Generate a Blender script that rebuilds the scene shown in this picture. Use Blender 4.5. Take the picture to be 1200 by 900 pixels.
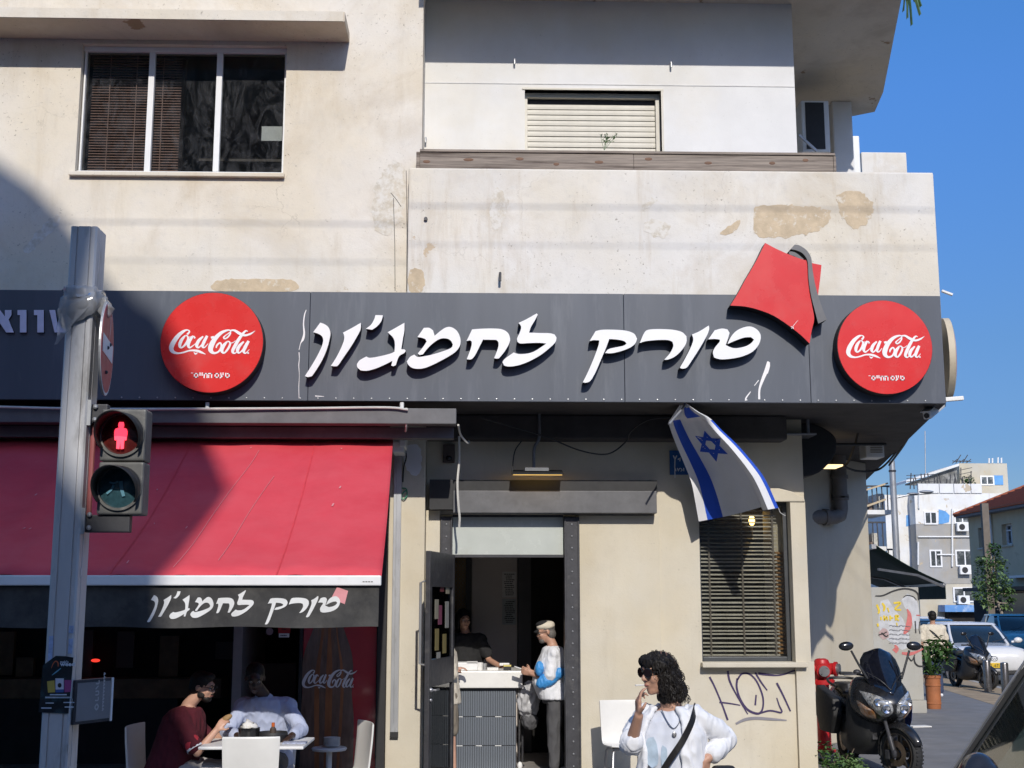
import bpy, bmesh, math, random
from mathutils import Vector, Matrix, Euler, noise
from math import radians as R, sin, cos, tan, pi
random.seed(7)
S = bpy.context.scene
C = S.collection
for o in list(bpy.data.objects): bpy.data.objects.remove(o)
# ------------------------------------------------------------------ camera
CAM = Vector((0.0, -14.3, 1.88)); YAW = R(1.6); PITCH = R(9.72); FPX = 1500.0
cd = bpy.data.cameras.new('camera'); cam = bpy.data.objects.new('camera', cd); C.objects.link(cam)
cd.sensor_width = 36; cd.lens = FPX / 1200 * 36; cd.clip_start = .1; cd.clip_end = 3000
cam.location = CAM; cam.rotation_euler = (R(90) + PITCH, 0, -YAW); S.camera = cam
# ------------------------------------------------------------------ sky and sun
SUN_EL = R(32.5); SUN_AZ = R(5.0)          # the sun stands behind the photographer, a little to the right
w = bpy.data.worlds.new('World'); S.world = w; w.use_nodes = True
wt = w.node_tree; bg = wt.nodes['Background']
sky = wt.nodes.new('ShaderNodeTexSky'); sky.sky_type = 'NISHITA'; sky.sun_disc = False
sky.sun_elevation = SUN_EL; sky.sun_rotation = R(180) - SUN_AZ
sky.air_density = 1.0; sky.dust_density = 0.6; sky.ozone_density = 2.2; sky.altitude = 20
hsv = wt.nodes.new('ShaderNodeHueSaturation'); hsv.inputs['Saturation'].default_value = 1.32
wt.links.new(sky.outputs[0], hsv.inputs['Color'])
# evens out the sky's brightening towards the horizon, alike all round
tcw = wt.nodes.new('ShaderNodeTexCoord'); sx_ = wt.nodes.new('ShaderNodeSeparateXYZ'); wr = wt.nodes.new('ShaderNodeValToRGB'); wm = wt.nodes.new('ShaderNodeMix'); wm.data_type = 'RGBA'; wm.blend_type = 'MULTIPLY'; wm.inputs[0].default_value = 1
wt.links.new(tcw.outputs['Generated'], sx_.inputs[0]); wt.links.new(sx_.outputs[2], wr.inputs[0]); el = wr.color_ramp.elements
el[0].position = 0; el[0].color = (.19, .222, .32, 1); el[1].position = .7; el[1].color = (.92, .90, .92, 1)
for p_, c_ in ((.117, (.23, .27, .375)), (.19, (.33, .347, .43)), (.37, (.587, .565, .69))): e_ = el.new(p_); e_.color = (*c_, 1)
wt.links.new(hsv.outputs[0], wm.inputs[6]); wt.links.new(wr.outputs[0], wm.inputs[7]); wt.links.new(wm.outputs[2], bg.inputs[0]); bg.inputs[1].default_value = 0.15
SDIR = Vector((sin(SUN_AZ) * cos(SUN_EL), -cos(SUN_AZ) * cos(SUN_EL), sin(SUN_EL)))
sl = bpy.data.lights.new('sun', 'SUN'); sun = bpy.data.objects.new('sun', sl); C.objects.link(sun)
sl.energy = 2.25; sl.angle = R(0.5); sl.color = (1.0, .945, .865)
sun.rotation_euler = (-SDIR).to_track_quat('-Z', 'Y').to_euler(); sun.location = (5, -40, 40)
vs = S.view_settings; vs.view_transform = 'Standard'; vs.look = 'None'; vs.exposure = 0.68; vs.gamma = 1.0
S.cycles.max_bounces = 6; S.cycles.transparent_max_bounces = 12

# ------------------------------------------------------------------ measuring helpers (photograph pixel -> place)
_rot = Matrix.Rotation(-YAW, 3, 'Z') @ Matrix.Rotation(PITCH, 3, 'X')
def ray(px, py): return _rot @ Vector(((px - 600) / FPX, 1.0, (450 - py) / FPX))
def at(px, py, Y):
    d = ray(px, py); return CAM + d * ((Y - CAM.y) / d.y)
def gx(px, Y, py=707): return at(px, py, Y).x
def gz(py, Y, px=600): return at(px, py, Y).z

# ------------------------------------------------------------------ object helpers
ROOT = {}
def tag(o, label=None, cat=None, group=None, kind=None):
    if label: o['label'] = label
    if cat: o['category'] = cat
    if group: o['group'] = group
    if kind: o['kind'] = kind
    return o
def thing(name, label, cat, loc=(0, 0, 0), rz=0, group=None):
    o = bpy.data.objects.new(name, None); C.objects.link(o)
    o.empty_display_size = .2; o.location = loc; o.rotation_euler = (0, 0, rz)
    ROOT[o.name] = (Matrix.Translation(Vector(loc)) @ Matrix.Rotation(rz, 4, 'Z')).inverted()
    return tag(o, label, cat, group)
def link(me, name, parent=None, local=False):
    o = bpy.data.objects.new(name, me); C.objects.link(o)
    if parent:
        o.parent = parent
        if not local and parent.name in ROOT: o.matrix_parent_inverse = ROOT[parent.name]
    return o
def copy_tree(o, parent=None):
    c = o.copy(); C.objects.link(c)
    if parent: c.parent = parent
    for ch in list(o.children): copy_tree(ch, c)
    return c
def paths(p, n=6, closed=False):
    """Catmull-Rom through points of any dimension"""
    P = [Vector(q) for q in p]; out = []; N = len(P)
    for i in range(N if closed else N - 1):
        a, b = P[i], P[(i + 1) % N]
        z = P[i - 1] if (closed or i > 0) else a * 2 - b
        d = P[(i + 2) % N] if (closed or i + 2 < N) else b * 2 - a
        for k in range(n):
            t = k / n
            out.append(.5 * ((2 * a) + (b - z) * t + (2 * z - 5 * a + 4 * b - d) * t * t + (3 * a - z - 3 * b + d) * t ** 3))
    if not closed: out.append(P[-1])
    return out
def outline(pts, n=5, sharp=42):
    """closed outline, smooth except at sharp turns"""
    P = [Vector(q) for q in pts]; N = len(P); cor = []
    for i in range(N):
        a = P[i] - P[i - 1]; b = P[(i + 1) % N] - P[i]
        cor.append(a.length > 0 and b.length > 0 and math.degrees(a.angle(b)) > sharp)
    out = []
    for i in range(N):
        a, b = P[i], P[(i + 1) % N]
        z = a * 2 - b if cor[i] else P[i - 1]
        d = b * 2 - a if cor[(i + 1) % N] else P[(i + 2) % N]
        for k in range(n):
            t = k / n
            out.append(.5 * ((2 * a) + (b - z) * t + (2 * z - 5 * a + 4 * b - d) * t * t + (3 * a - z - 3 * b + d) * t ** 3))
    return out
class MB:
    def __init__(s): s.bm = bmesh.new(); s.mi = 0
    def face(s, vs):
        try:
            f = s.bm.faces.new(vs); f.material_index = s.mi; return f
        except ValueError: return None
    def box(s, lo, hi, rot=None, piv=None):
        lo = Vector(lo); hi = Vector(hi)
        v = []
        for z in (lo.z, hi.z):
            for (x, y) in ((lo.x, lo.y), (hi.x, lo.y), (hi.x, hi.y), (lo.x, hi.y)):
                p = Vector((x, y, z))
                if rot is not None:
                    c = Vector(piv) if piv is not None else (lo + hi) / 2
                    p = rot @ (p - c) + c
                v.append(s.bm.verts.new(p))
        for q in ((3, 2, 1, 0), (4, 5, 6, 7), (0, 1, 5, 4), (1, 2, 6, 5), (2, 3, 7, 6), (3, 0, 4, 7)):
            s.face([v[i] for i in q])
        return s
    def bar(s, a, b, w, h, up=(0, 0, 1)):
        a = Vector(a); b = Vector(b); d = (b - a).normalized(); up = Vector(up)
        x = d.cross(up)
        if x.length < 1e-4: x = d.cross(Vector((1, 0, 0)))
        x.normalize(); y = x.cross(d).normalized()
        v = [s.bm.verts.new(p + x * i * w / 2 + y * j * h / 2) for p in (a, b) for (i, j) in ((-1, -1), (1, -1), (1, 1), (-1, 1))]
        for q in ((0, 1, 2, 3), (7, 6, 5, 4), (0, 4, 5, 1), (1, 5, 6, 2), (2, 6, 7, 3), (3, 7, 4, 0)):
            s.face([v[i] for i in q])
        return s
    def tube(s, pts, r, n=8, cap=True, closed=False):
        pts = [Vector(p) for p in pts]; m = len(pts); rings = []
        rr = r if isinstance(r, (list, tuple)) else [r] * m
        t0 = (pts[1] - pts[0]).normalized()
        x = t0.orthogonal().normalized()
        for i, p in enumerate(pts):
            a = pts[i - 1] if (i or closed) else p; b = pts[(i + 1) % m] if (i < m - 1 or closed) else p
            t = (b - a)
            t = t.normalized() if t.length > 1e-9 else t0
            x = (x - t * x.dot(t))
            if x.length < 1e-6: x = t.orthogonal()
            x.normalize(); y = t.cross(x)
            rings.append([s.bm.verts.new(p + (x * cos(2 * pi * k / n) + y * sin(2 * pi * k / n)) * rr[i]) for k in range(n)])
        for i in range(m if closed else m - 1):
            A = rings[i]; B = rings[(i + 1) % m]
            for k in range(n): s.face([A[k], A[(k + 1) % n], B[(k + 1) % n], B[k]])
        if cap and not closed: s.face(rings[0][::-1]); s.face(rings[-1])
        return s
    def cyl(s, a, b, r, r2=None, n=16): return s.tube([a, b], [r, r if r2 is None else r2], n)
    def loft(s, rings, cap=True, closed=True):
        V = [[s.bm.verts.new(Vector(p)) for p in r] for r in rings]
        n = len(V[0])
        for A, B in zip(V, V[1:]):
            for k in range(n if closed else n - 1): s.face([A[k], A[(k + 1) % n], B[(k + 1) % n], B[k]])
        if cap and closed: s.face(V[0][::-1]); s.face(V[-1])
        return s
    def lathe(s, prof, c=(0, 0, 0), axis='Z', n=24, cap=False):
        c = Vector(c); rings = []
        for (r, h) in prof:
            ring = []
            for k in range(n):
                a = 2 * pi * k / n; u, v = r * cos(a), r * sin(a)
                ring.append(c + (Vector((u, v, h)) if axis == 'Z' else Vector((h, u, v)) if axis == 'X' else Vector((v, h, u))))
            rings.append(ring)
        return s.loft(rings, cap)
    def ell(s, c, r, rot=None, nu=14, nv=9):
        c = Vector(c); M = rot if rot is not None else Matrix.Identity(3)
        if isinstance(r, (int, float)): r = (r, r, r)
        top = s.bm.verts.new(c + M @ Vector((0, 0, r[2]))); bot = s.bm.verts.new(c + M @ Vector((0, 0, -r[2]))); rows = []
        for j in range(1, nv):
            ph = pi * j / nv
            rows.append([s.bm.verts.new(c + M @ Vector((r[0] * sin(ph) * cos(2 * pi * k / nu), r[1] * sin(ph) * sin(2 * pi * k / nu), r[2] * cos(ph)))) for k in range(nu)])
        for k in range(nu):
            s.face([top, rows[0][k], rows[0][(k + 1) % nu]]); s.face([bot, rows[-1][(k + 1) % nu], rows[-1][k]])
        for A, B in zip(rows, rows[1:]):
            for k in range(nu): s.face([A[k], B[k], B[(k + 1) % nu], A[(k + 1) % nu]])
        return s
    def cap(s, a, ra, b, rb, n=12):
        """capsule-like round cone"""
        a = Vector(a); b = Vector(b)
        s.ell(a, ra, nu=n, nv=7); s.ell(b, rb, nu=n, nv=7)
        if (b - a).length > 1e-4: s.tube([a, b], [ra, rb], n)
        return s
    def prism(s, poly, f, d0, d1, front=0, side=None):
        """poly: 2-d points; f(x, y, d) -> world; d0 front, d1 back"""
        A = [s.bm.verts.new(f(p[0], p[1], d0)) for p in poly]; B = [s.bm.verts.new(f(p[0], p[1], d1)) for p in poly]
        s.mi = front; s.face(A)
        s.mi = front if side is None else side
        s.face(B[::-1]); n = len(A)
        for k in range(n): s.face([A[k], B[k], B[(k + 1) % n], A[(k + 1) % n]])
        s.mi = 0
        return s
    def ribbon(s, pts, f, d, w=1.0, n=5):
        """pts: (x, y, width); flat calligraphic stroke, drawn at depth d through f, split into quads"""
        P = paths(pts, n); L = []; Rr = []
        for i, p in enumerate(P):
            a = P[max(0, i - 1)]; b = P[min(len(P) - 1, i + 1)]
            t = Vector((b[0] - a[0], b[1] - a[1]))
            t = t.normalized() if t.length > 1e-9 else Vector((1, 0)); nn = Vector((-t.y, t.x)) * p[2] * w / 2
            L.append(s.bm.verts.new(f(p[0] + nn.x, p[1] + nn.y, d))); Rr.append(s.bm.verts.new(f(p[0] - nn.x, p[1] - nn.y, d)))
        for i in range(len(P) - 1): s.face([L[i], L[i + 1], Rr[i + 1], Rr[i]])
        return s
    def sheet(s, pts_rows):
        return s.loft(pts_rows, cap=False, closed=False)
    def mesh(s, mat=None, smooth=False, bevel=0, seg=2, tri=False, normals=True, angle=35):
        bm = s.bm
        if normals: bmesh.ops.recalc_face_normals(bm, faces=bm.faces)
        if bevel:
            es = [e for e in bm.edges if len(e.link_faces) == 2 and e.calc_face_angle(0) > R(28)]
            bmesh.ops.bevel(bm, geom=es, offset=bevel, segments=seg, affect='EDGES', profile=.6, clamp_overlap=True)
        if tri:
            bmesh.ops.triangulate(bm, faces=[f for f in bm.faces if len(f.verts) > 4])
        me = bpy.data.meshes.new('m'); bm.to_mesh(me); bm.free()
        for m in (mat if isinstance(mat, (list, tuple)) else [mat]): me.materials.append(m)
        if smooth:
            for p in me.polygons: p.use_smooth = True
            try: me.set_sharp_from_angle(angle=R(angle))
            except Exception: pass
        return me
    def build(s, name, mat, parent=None, **k):
        me = s.mesh(mat, **k)
        o = link(me, name, parent)
        if parent is None and len(me.vertices):
            xs = [v.co for v in me.vertices]
            c = Vector(((min(p.x for p in xs) + max(p.x for p in xs)) / 2, (min(p.y for p in xs) + max(p.y for p in xs)) / 2, min(p.z for p in xs)))
            me.transform(Matrix.Translation(-c)); o.location = c
        return o
def mod_mesh(me, mods):
    """mesh with modifiers applied"""
    o = bpy.data.objects.new('t', me); C.objects.link(o)
    for (ty, kw) in mods:
        m = o.modifiers.new('m', ty)
        for k, v in kw.items(): setattr(m, k, v)
    dg = bpy.context.evaluated_depsgraph_get(); dg.update()
    r = bpy.data.meshes.new_from_object(o.evaluated_get(dg))
    bpy.data.objects.remove(o); return r
def flesh(mb, name, mat, parent, voxel=.009, smooth=6, fac=.5, crease=None):
    """overlapping solids welded into one continuous skin"""
    me = mb.mesh(None)
    r = mod_mesh(me, [('REMESH', dict(mode='VOXEL', voxel_size=voxel)), ('SMOOTH', dict(factor=fac, iterations=smooth))])
    bpy.data.meshes.remove(me); r.materials.clear(); r.materials.append(mat)
    if crease:
        amp, sc = crease
        nr = [v.normal.copy() for v in r.vertices]
        for v, n_ in zip(r.vertices, nr):
            q = v.co
            a = noise.noise(Vector((q.x * sc, q.y * sc, q.z * sc * .55))) + .5 * noise.noise(Vector((q.x * sc * 2.3, q.y * sc * 2.3, q.z * sc)))
            a = 1 - 2 * abs(a)
            v.co = q + n_ * a * amp
    for p in r.polygons: p.use_smooth = True
    return link(r, name, parent)

# ------------------------------------------------------------------ materials
MATS = {}
def nodes(name):
    m = bpy.data.materials.new(name); m.use_nodes = True
    nt = m.node_tree; return m, nt, nt.nodes['Principled BSDF']
def N(nt, ty, **k):
    n = nt.nodes.new(ty)
    for a, b in k.items():
        if a == 'ins':
            for i, v in b.items(): n.inputs[i].default_value = v
        else: setattr(n, a, b)
    return n
def L(nt, a, b): nt.links.new(a, b)
def c4(c): return (c[0], c[1], c[2], 1)
def coords(nt, scale=(1, 1, 1), src='Object'):
    tc = N(nt, 'ShaderNodeTexCoord'); mp = N(nt, 'ShaderNodeMapping'); mp.inputs['Scale'].default_value = scale
    L(nt, tc.outputs[src], mp.inputs[0]); return mp.outputs[0]
def noisef(nt, vec, scale, detail=5, rough=.6, lo=.4, hi=.6, dist=0):
    n = N(nt, 'ShaderNodeTexNoise'); n.inputs['Scale'].default_value = scale; n.inputs['Detail'].default_value = detail
    n.inputs['Roughness'].default_value = rough; n.inputs['Distortion'].default_value = dist; L(nt, vec, n.inputs['Vector'])
    r = N(nt, 'ShaderNodeMapRange'); r.inputs[1].default_value = lo; r.inputs[2].default_value = hi
    L(nt, n.outputs['Fac'], r.inputs[0]); return r.outputs[0]
def mixc(nt, fac, a, b, bt='MIX'):
    m = N(nt, 'ShaderNodeMix', data_type='RGBA', blend_type=bt)
    for i, v in ((0, fac), (6, a), (7, b)):
        if hasattr(v, 'links') or isinstance(v, bpy.types.NodeSocket): L(nt, v, m.inputs[i])
        else: m.inputs[i].default_value = v if i == 0 else c4(v)
    return m.outputs[2]
def mul(nt, a, b):
    m = N(nt, 'ShaderNodeMath', operation='MULTIPLY')
    for i, v in ((0, a), (1, b)):
        if isinstance(v, bpy.types.NodeSocket): L(nt, v, m.inputs[i])
        else: m.inputs[i].default_value = v
    return m.outputs[0]
def bump(nt, b, h, st=.3, dist=.01):
    n = N(nt, 'ShaderNodeBump'); n.inputs['Strength'].default_value = st; n.inputs['Distance'].default_value = dist
    L(nt, h, n.inputs['Height']); L(nt, n.outputs[0], b.inputs['Normal'])
def mat(name, col, rough=.6, var=.12, sc=6, metal=0, bmp=0, bsc=60, spec=.5, stretch=(1, 1, 1), dirt=None, dsc=2.0, dlo=.55, dhi=.75, coat=0, emit=None, estr=0, sheen=0):
    m, nt, b = nodes(name)
    v = coords(nt, stretch)
    dark = tuple(x * (1 - var) for x in col); lite = tuple(min(1, x * (1 + var)) for x in col)
    c = mixc(nt, noisef(nt, v, sc, 6, .65, .3, .7), dark, lite)
    if dirt: c = mixc(nt, noisef(nt, v, dsc, 8, .7, dlo, dhi), c, dirt)
    L(nt, c, b.inputs['Base Color']); b.inputs['Metallic'].default_value = metal; b.inputs['Specular IOR Level'].default_value = spec
    rr = N(nt, 'ShaderNodeMapRange'); L(nt, noisef(nt, v, sc * 2.3, 4, .6, .2, .8), rr.inputs[0])
    rr.inputs[3].default_value = max(.02, rough - .08); rr.inputs[4].default_value = min(1, rough + .08); L(nt, rr.outputs[0], b.inputs['Roughness'])
    if bmp: bump(nt, b, noisef(nt, v, bsc, 6, .65, 0, 1), bmp, .006)
    if coat: b.inputs['Coat Weight'].default_value = coat; b.inputs['Coat Roughness'].default_value = .06
    if emit: b.inputs['Emission Color'].default_value = c4(emit); b.inputs['Emission Strength'].default_value = estr
    MATS[name] = m; return m
def glass(name, tint=(.8, .85, .85), rough=.02, body=0.0, bcol=(.02, .02, .02), ior=1.5, dirt=0):
    m, nt, b = nodes(name); out = nt.nodes['Material Output']
    tr = N(nt, 'ShaderNodeBsdfTransparent'); tr.inputs[0].default_value = c4(tint)
    gl = N(nt, 'ShaderNodeBsdfGlossy'); gl.inputs['Roughness'].default_value = rough
    fr = N(nt, 'ShaderNodeFresnel'); fr.inputs[0].default_value = ior
    b.inputs['Base Color'].default_value = c4(bcol); b.inputs['Roughness'].default_value = .3
    m1 = N(nt, 'ShaderNodeMixShader'); m1.inputs[0].default_value = body
    if dirt:
        v = coords(nt, (1, 1, .5)); f = noisef(nt, v, 5, 8, .7, .45, .8, 2.5)
        a = N(nt, 'ShaderNodeMath', operation='MULTIPLY_ADD'); L(nt, f, a.inputs[0]); a.inputs[1].default_value = dirt; a.inputs[2].default_value = body
        L(nt, a.outputs[0], m1.inputs[0])
    L(nt, tr.outputs[0], m1.inputs[1]); L(nt, b.outputs[0], m1.inputs[2])
    m2 = N(nt, 'ShaderNodeMixShader'); L(nt, fr.outputs[0], m2.inputs[0]); L(nt, m1.outputs[0], m2.inputs[1]); L(nt, gl.outputs[0], m2.inputs[2])
    L(nt, m2.outputs[0], out.inputs[0]); MATS[name] = m; return m
def plaster(name, col, stain=(.45, .36, .24), patch=(.5, .41, .28), amount=.5, fine=.25, patch_lo=.62, crack=True, streak=.3, bmp=.35, seed=0):
    """old painted render: mottling, tan bare patches, vertical water streaks, specks and hair cracks"""
    m, nt, b = nodes(name)
    tc = N(nt, 'ShaderNodeTexCoord'); mp = N(nt, 'ShaderNodeMapping'); mp.inputs['Location'].default_value = (seed * 3.1, seed * 1.7, seed * 2.3)
    L(nt, tc.outputs['Object'], mp.inputs[0]); v = mp.outputs[0]
    st = N(nt, 'ShaderNodeMapping'); st.inputs['Scale'].default_value = (1, 1, .12); L(nt, v, st.inputs[0])
    c = mixc(nt, noisef(nt, v, 1.3, 6, .6, .35, .68), tuple(x * .94 for x in col), tuple(min(.9, x * 1.05) for x in col))
    c = mixc(nt, mul(nt, noisef(nt, v, .8, 9, .68, .5, .72, .6), amount), c, tuple(.5 * (a + s) for a, s in zip(col, stain)))
    c = mixc(nt, mul(nt, noisef(nt, st.outputs[0], 3.2, 7, .7, .55, .8), streak), c, stain)
    c = mixc(nt, noisef(nt, v, .45, 5, .6, .42, .62), c, mixc(nt, 1.0, c, (.97, .925, .83), 'MULTIPLY'))
    c = mixc(nt, mul(nt, noisef(nt, v, 9, 8, .75, .52, .72), .35 * amount), c, tuple(.72 * a for a in col))
    pt = noisef(nt, v, 1.1, 10, .62, patch_lo, patch_lo + .012, .35)
    c = mixc(nt, mul(nt, pt, .85), c, patch)
    sp = mul(nt, noisef(nt, v, 34, 4, .65, .63, .70), noisef(nt, v, 1.7, 4, .6, .42, .66)); c = mixc(nt, mul(nt, sp, min(1, .15 + .75 * amount)), c, tuple(x * .35 for x in stain))
    if crack:
        vo = N(nt, 'ShaderNodeTexVoronoi', feature='DISTANCE_TO_EDGE'); vo.inputs['Scale'].default_value = .55
        dn = N(nt, 'ShaderNodeTexNoise'); dn.inputs['Scale'].default_value = 2.2; dn.inputs['Detail'].default_value = 8; L(nt, v, dn.inputs['Vector'])
        ad = N(nt, 'ShaderNodeVectorMath', operation='ADD'); L(nt, v, ad.inputs[0]); L(nt, dn.outputs['Color'], ad.inputs[1]); L(nt, ad.outputs[0], vo.inputs['Vector'])
        rg = N(nt, 'ShaderNodeMapRange'); rg.inputs[1].default_value = .004; rg.inputs[2].default_value = 0; L(nt, vo.outputs['Distance'], rg.inputs[0])
        c = mixc(nt, mul(nt, mul(nt, rg.outputs[0], noisef(nt, v, .9, 3, .5, .55, .7)), .28), c, tuple(x * .3 for x in stain))
    L(nt, c, b.inputs['Base Color']); b.inputs['Roughness'].default_value = .9; b.inputs['Specular IOR Level'].default_value = .2
    h = N(nt, 'ShaderNodeMath', operation='MULTIPLY_ADD'); L(nt, noisef(nt, v, 55, 6, .7, 0, 1), h.inputs[0]); h.inputs[1].default_value = .6
    h2 = N(nt, 'ShaderNodeMath', operation='MULTIPLY_ADD'); L(nt, pt, h2.inputs[0]); h2.inputs[1].default_value = -.6; L(nt, noisef(nt, v, 5, 6, .6, 0, 1), h2.inputs[2])
    L(nt, h2.outputs[0], h.inputs[2]); bump(nt, b, h.outputs[0], bmp, .012)
    MATS[name] = m; return m

M = MATS
plaster('cream_render', (.735, .695, .63), amount=.9, patch_lo=.70, streak=.45)
plaster('parapet_render', (.72, .695, .65), amount=1.0, patch=(.55, .43, .29), patch_lo=.68, streak=.7, seed=3)
plaster('white_paint_wall', (.74, .74, .735), amount=.12, patch_lo=.95, streak=.08, crack=False, bmp=.15, seed=5)
plaster('soffit_render', (.62, .56, .48), stain=(.22, .15, .09), patch=(.30, .20, .12), amount=.8, patch_lo=.63, streak=.2, seed=8)
plaster('beige_wall', (.60, .555, .455), stain=(.3, .26, .2), patch=(.6, .56, .48), amount=.3, patch_lo=.74, streak=.25, crack=False, bmp=.3, seed=11)
plaster('corner_wall', (.57, .525, .43), stain=(.3, .26, .2), amount=.3, patch_lo=.9, streak=.3, crack=False, seed=13)
plaster('concrete_panel', (.42, .42, .40), stain=(.25, .25, .24), patch=(.55, .54, .52), amount=.6, patch_lo=.62, streak=.4, seed=15)
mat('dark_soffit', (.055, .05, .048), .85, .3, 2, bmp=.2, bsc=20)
mat('sign_panel', (.075, .087, .110), .48, .16, 1.6, stretch=(1, 1, .14), dirt=(.16, .175, .20), dsc=3.5, dlo=.54, dhi=.9, bmp=.04, bsc=9)
mat('black_edge', (.012, .011, .012), .6)
mat('sign_white', (.80, .80, .80), .45, .05, 2, dirt=(.6, .58, .55), dlo=.6, dhi=.9)
mat('sign_red', (.66, .025, .022), .28, .07, 1.2, dirt=(.60, .09, .08), dlo=.5, dhi=.9, spec=.5)
mat('sign_print', (.82, .80, .79), .4, .03)
mat('steel_dark', (.045, .045, .05), .5, .25, 8, metal=.2, bmp=.08, dirt=(.11, .105, .10), dsc=7)
mat('steel_grey', (.16, .165, .175), .5, .2, 6, metal=.3, bmp=.06, dirt=(.26, .25, .24), dsc=6, stretch=(1, 1, .5))
mat('lintel_steel', (.115, .115, .12), .55, .2, 4, metal=.2, bmp=.08, dirt=(.09, .09, .09), dsc=5)
mat('galvanised', (.42, .43, .44), .42, .15, 5, metal=.55, dirt=(.25, .24, .22), dsc=8, stretch=(1, 1, .3))
mat('pole_paint', (.52, .52, .525), .42, .15, 3, metal=.15, dirt=(.20, .195, .19), dsc=5, stretch=(1, 1, .25))
mat('white_alu', (.76, .76, .75), .4, .06, 4, dirt=(.5, .48, .44), dlo=.6, dhi=.85)
mat('white_plastic', (.74, .74, .72), .45, .05, 5, dirt=(.5, .48, .44), dlo=.62, dhi=.9)
mat('shutter_ivory', (.60, .57, .49), .55, .07, 5, dirt=(.4, .36, .28), dlo=.6, dhi=.9)
mat('blind_brown', (.34, .20, .16), .5, .2, 12)
mat('blind_grey', (.60, .565, .49), .45, .2, 12, dirt=(.42, .38, .32), dsc=6)
mat('blind_wood', (.30, .16, .06), .5, .2, 12)
mat('black_gloss', (.012, .012, .013), .22, .1)
mat('black_matt', (.018, .018, .019), .6, .2)
mat('black_rubber', (.022, .022, .022), .75, .25, 15, bmp=.15, bsc=90)
mat('dark_room', (.016, .014, .013), .9, .4, 2)  # near-black, so the unlit rooms' darkness sits in the colour
mat('dark_floor', (.30, .28, .26), .5, .3, 3)
mat('room_brown', (.075, .055, .045), .6, .15, 2)
mat('panel_greige', (.62, .55, .50), .38, .06, 1.2)
mat('awning_red', (.61, .045, .065), .8, .06, 2.0, dirt=(.64, .09, .11), dsc=1.2, dlo=.4, dhi=.9, bmp=.05, bsc=200)
mat('awning_black', (.035, .034, .033), .85, .2, 5, dirt=(.10, .095, .085), dsc=3, dlo=.45, dhi=.85, bmp=.1, bsc=120)
mat('frosted', (.50, .53, .49), .25, .07, 2, dirt=(.42, .43, .36), dsc=1.5)
mat('counter_white', (.76, .75, .71), .3, .05)
mat('counter_slat', (.14, .16, .185), .4, .2, 5, stretch=(1, 1, .2))
mat('skin_light', (.52, .30, .21), .5, .08, 9); mat('skin_tan', (.46, .26, .18), .5, .08, 9); mat('skin_dark', (.045, .025, .018), .45, .1, 9)
mat('hair_black', (.012, .010, .009), .6, .3, 30, spec=.25); mat('hair_grey', (.12, .11, .10), .6, .3, 30)
mat('cloth_white', (.72, .73, .76), .85, .04, 6, bmp=.1, bsc=150); mat('cloth_cream', (.62, .56, .45), .85, .06, 6, bmp=.1, bsc=150)
mat('cloth_black', (.014, .014, .015), .9, .2, 6); mat('cloth_grey', (.085, .085, .09), .9, .15, 8, bmp=.1, bsc=150)
mat('cloth_maroon', (.09, .008, .016), .9, .15, 6); mat('cloth_maroon_lit', (.42, .03, .045), .9, .1, 6); mat('cloth_blue', (.42, .47, .62), .85, .05, 6, bmp=.1, bsc=120)
mat('cloth_khaki', (.20, .17, .13), .9, .1, 6); mat('cloth_stone', (.45, .43, .42), .9, .1, 6); mat('denim', (.035, .05, .10), .9, .2, 10)
mat('bag_blue', (.05, .27, .62), .5, .08); mat('leather_black', (.014, .013, .013), .4, .2)
mat('chair_white', (.70, .685, .64), .4, .05, 4, dirt=(.5, .46, .40), dlo=.62, dhi=.9)
mat('hydrant_red', (.46, .012, .015), .42, .15, 6, dirt=(.25, .02, .02), dsc=6)
mat('chrome', (.62, .63, .64), .15, .05, 4, metal=1.0)
mat('alu_dull', (.40, .40, .41), .38, .15, 8, metal=.8)
mat('terracotta', (.34, .12, .045), .7, .2, 7, bmp=.2, bsc=40)
mat('wood_grey', (.27, .225, .185), .8, .45, 3, stretch=(.5, 3, 14), dirt=(.085, .062, .05), dsc=1.9, dlo=.48, dhi=.66, bmp=.35, bsc=20)
mat('leaf_green', (.055, .115, .03), .5, .4, 9); mat('leaf_pale', (.12, .20, .07), .5, .3, 9); mat('bark', (.16, .12, .085), .9, .3, 12, bmp=.5, bsc=40)
mat('flag_white', (.70, .70, .71), .8, .03, 6, bmp=.05, bsc=200); mat('flag_blue', (.012, .075, .50), .8, .05)
mat('paper_white', (.70, .69, .66), .7, .04); mat('ink_black', (.015, .015, .016), .7)
mat('tile_red', (.40, .115, .05), .75, .25, 20, bmp=.3)
mat('cable_black', (.02, .02, .02), .6); mat('cable_white', (.58, .57, .53), .5); mat('cable_green', (.05, .25, .14), .5)
glass('window_glass', (.8, .82, .82), .015, .01, (.2, .2, .22), dirt=.16, ior=1.3)
glass('shop_glass', (.86, .87, .86), .02, .01, (.1, .1, .1), dirt=.06)
glass('dark_glass', (.16, .17, .19), .03, .2, (.01, .011, .014))
glass('clear_plastic', (.80, .81, .82), .12, .35, (.62, .62, .62))
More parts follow.
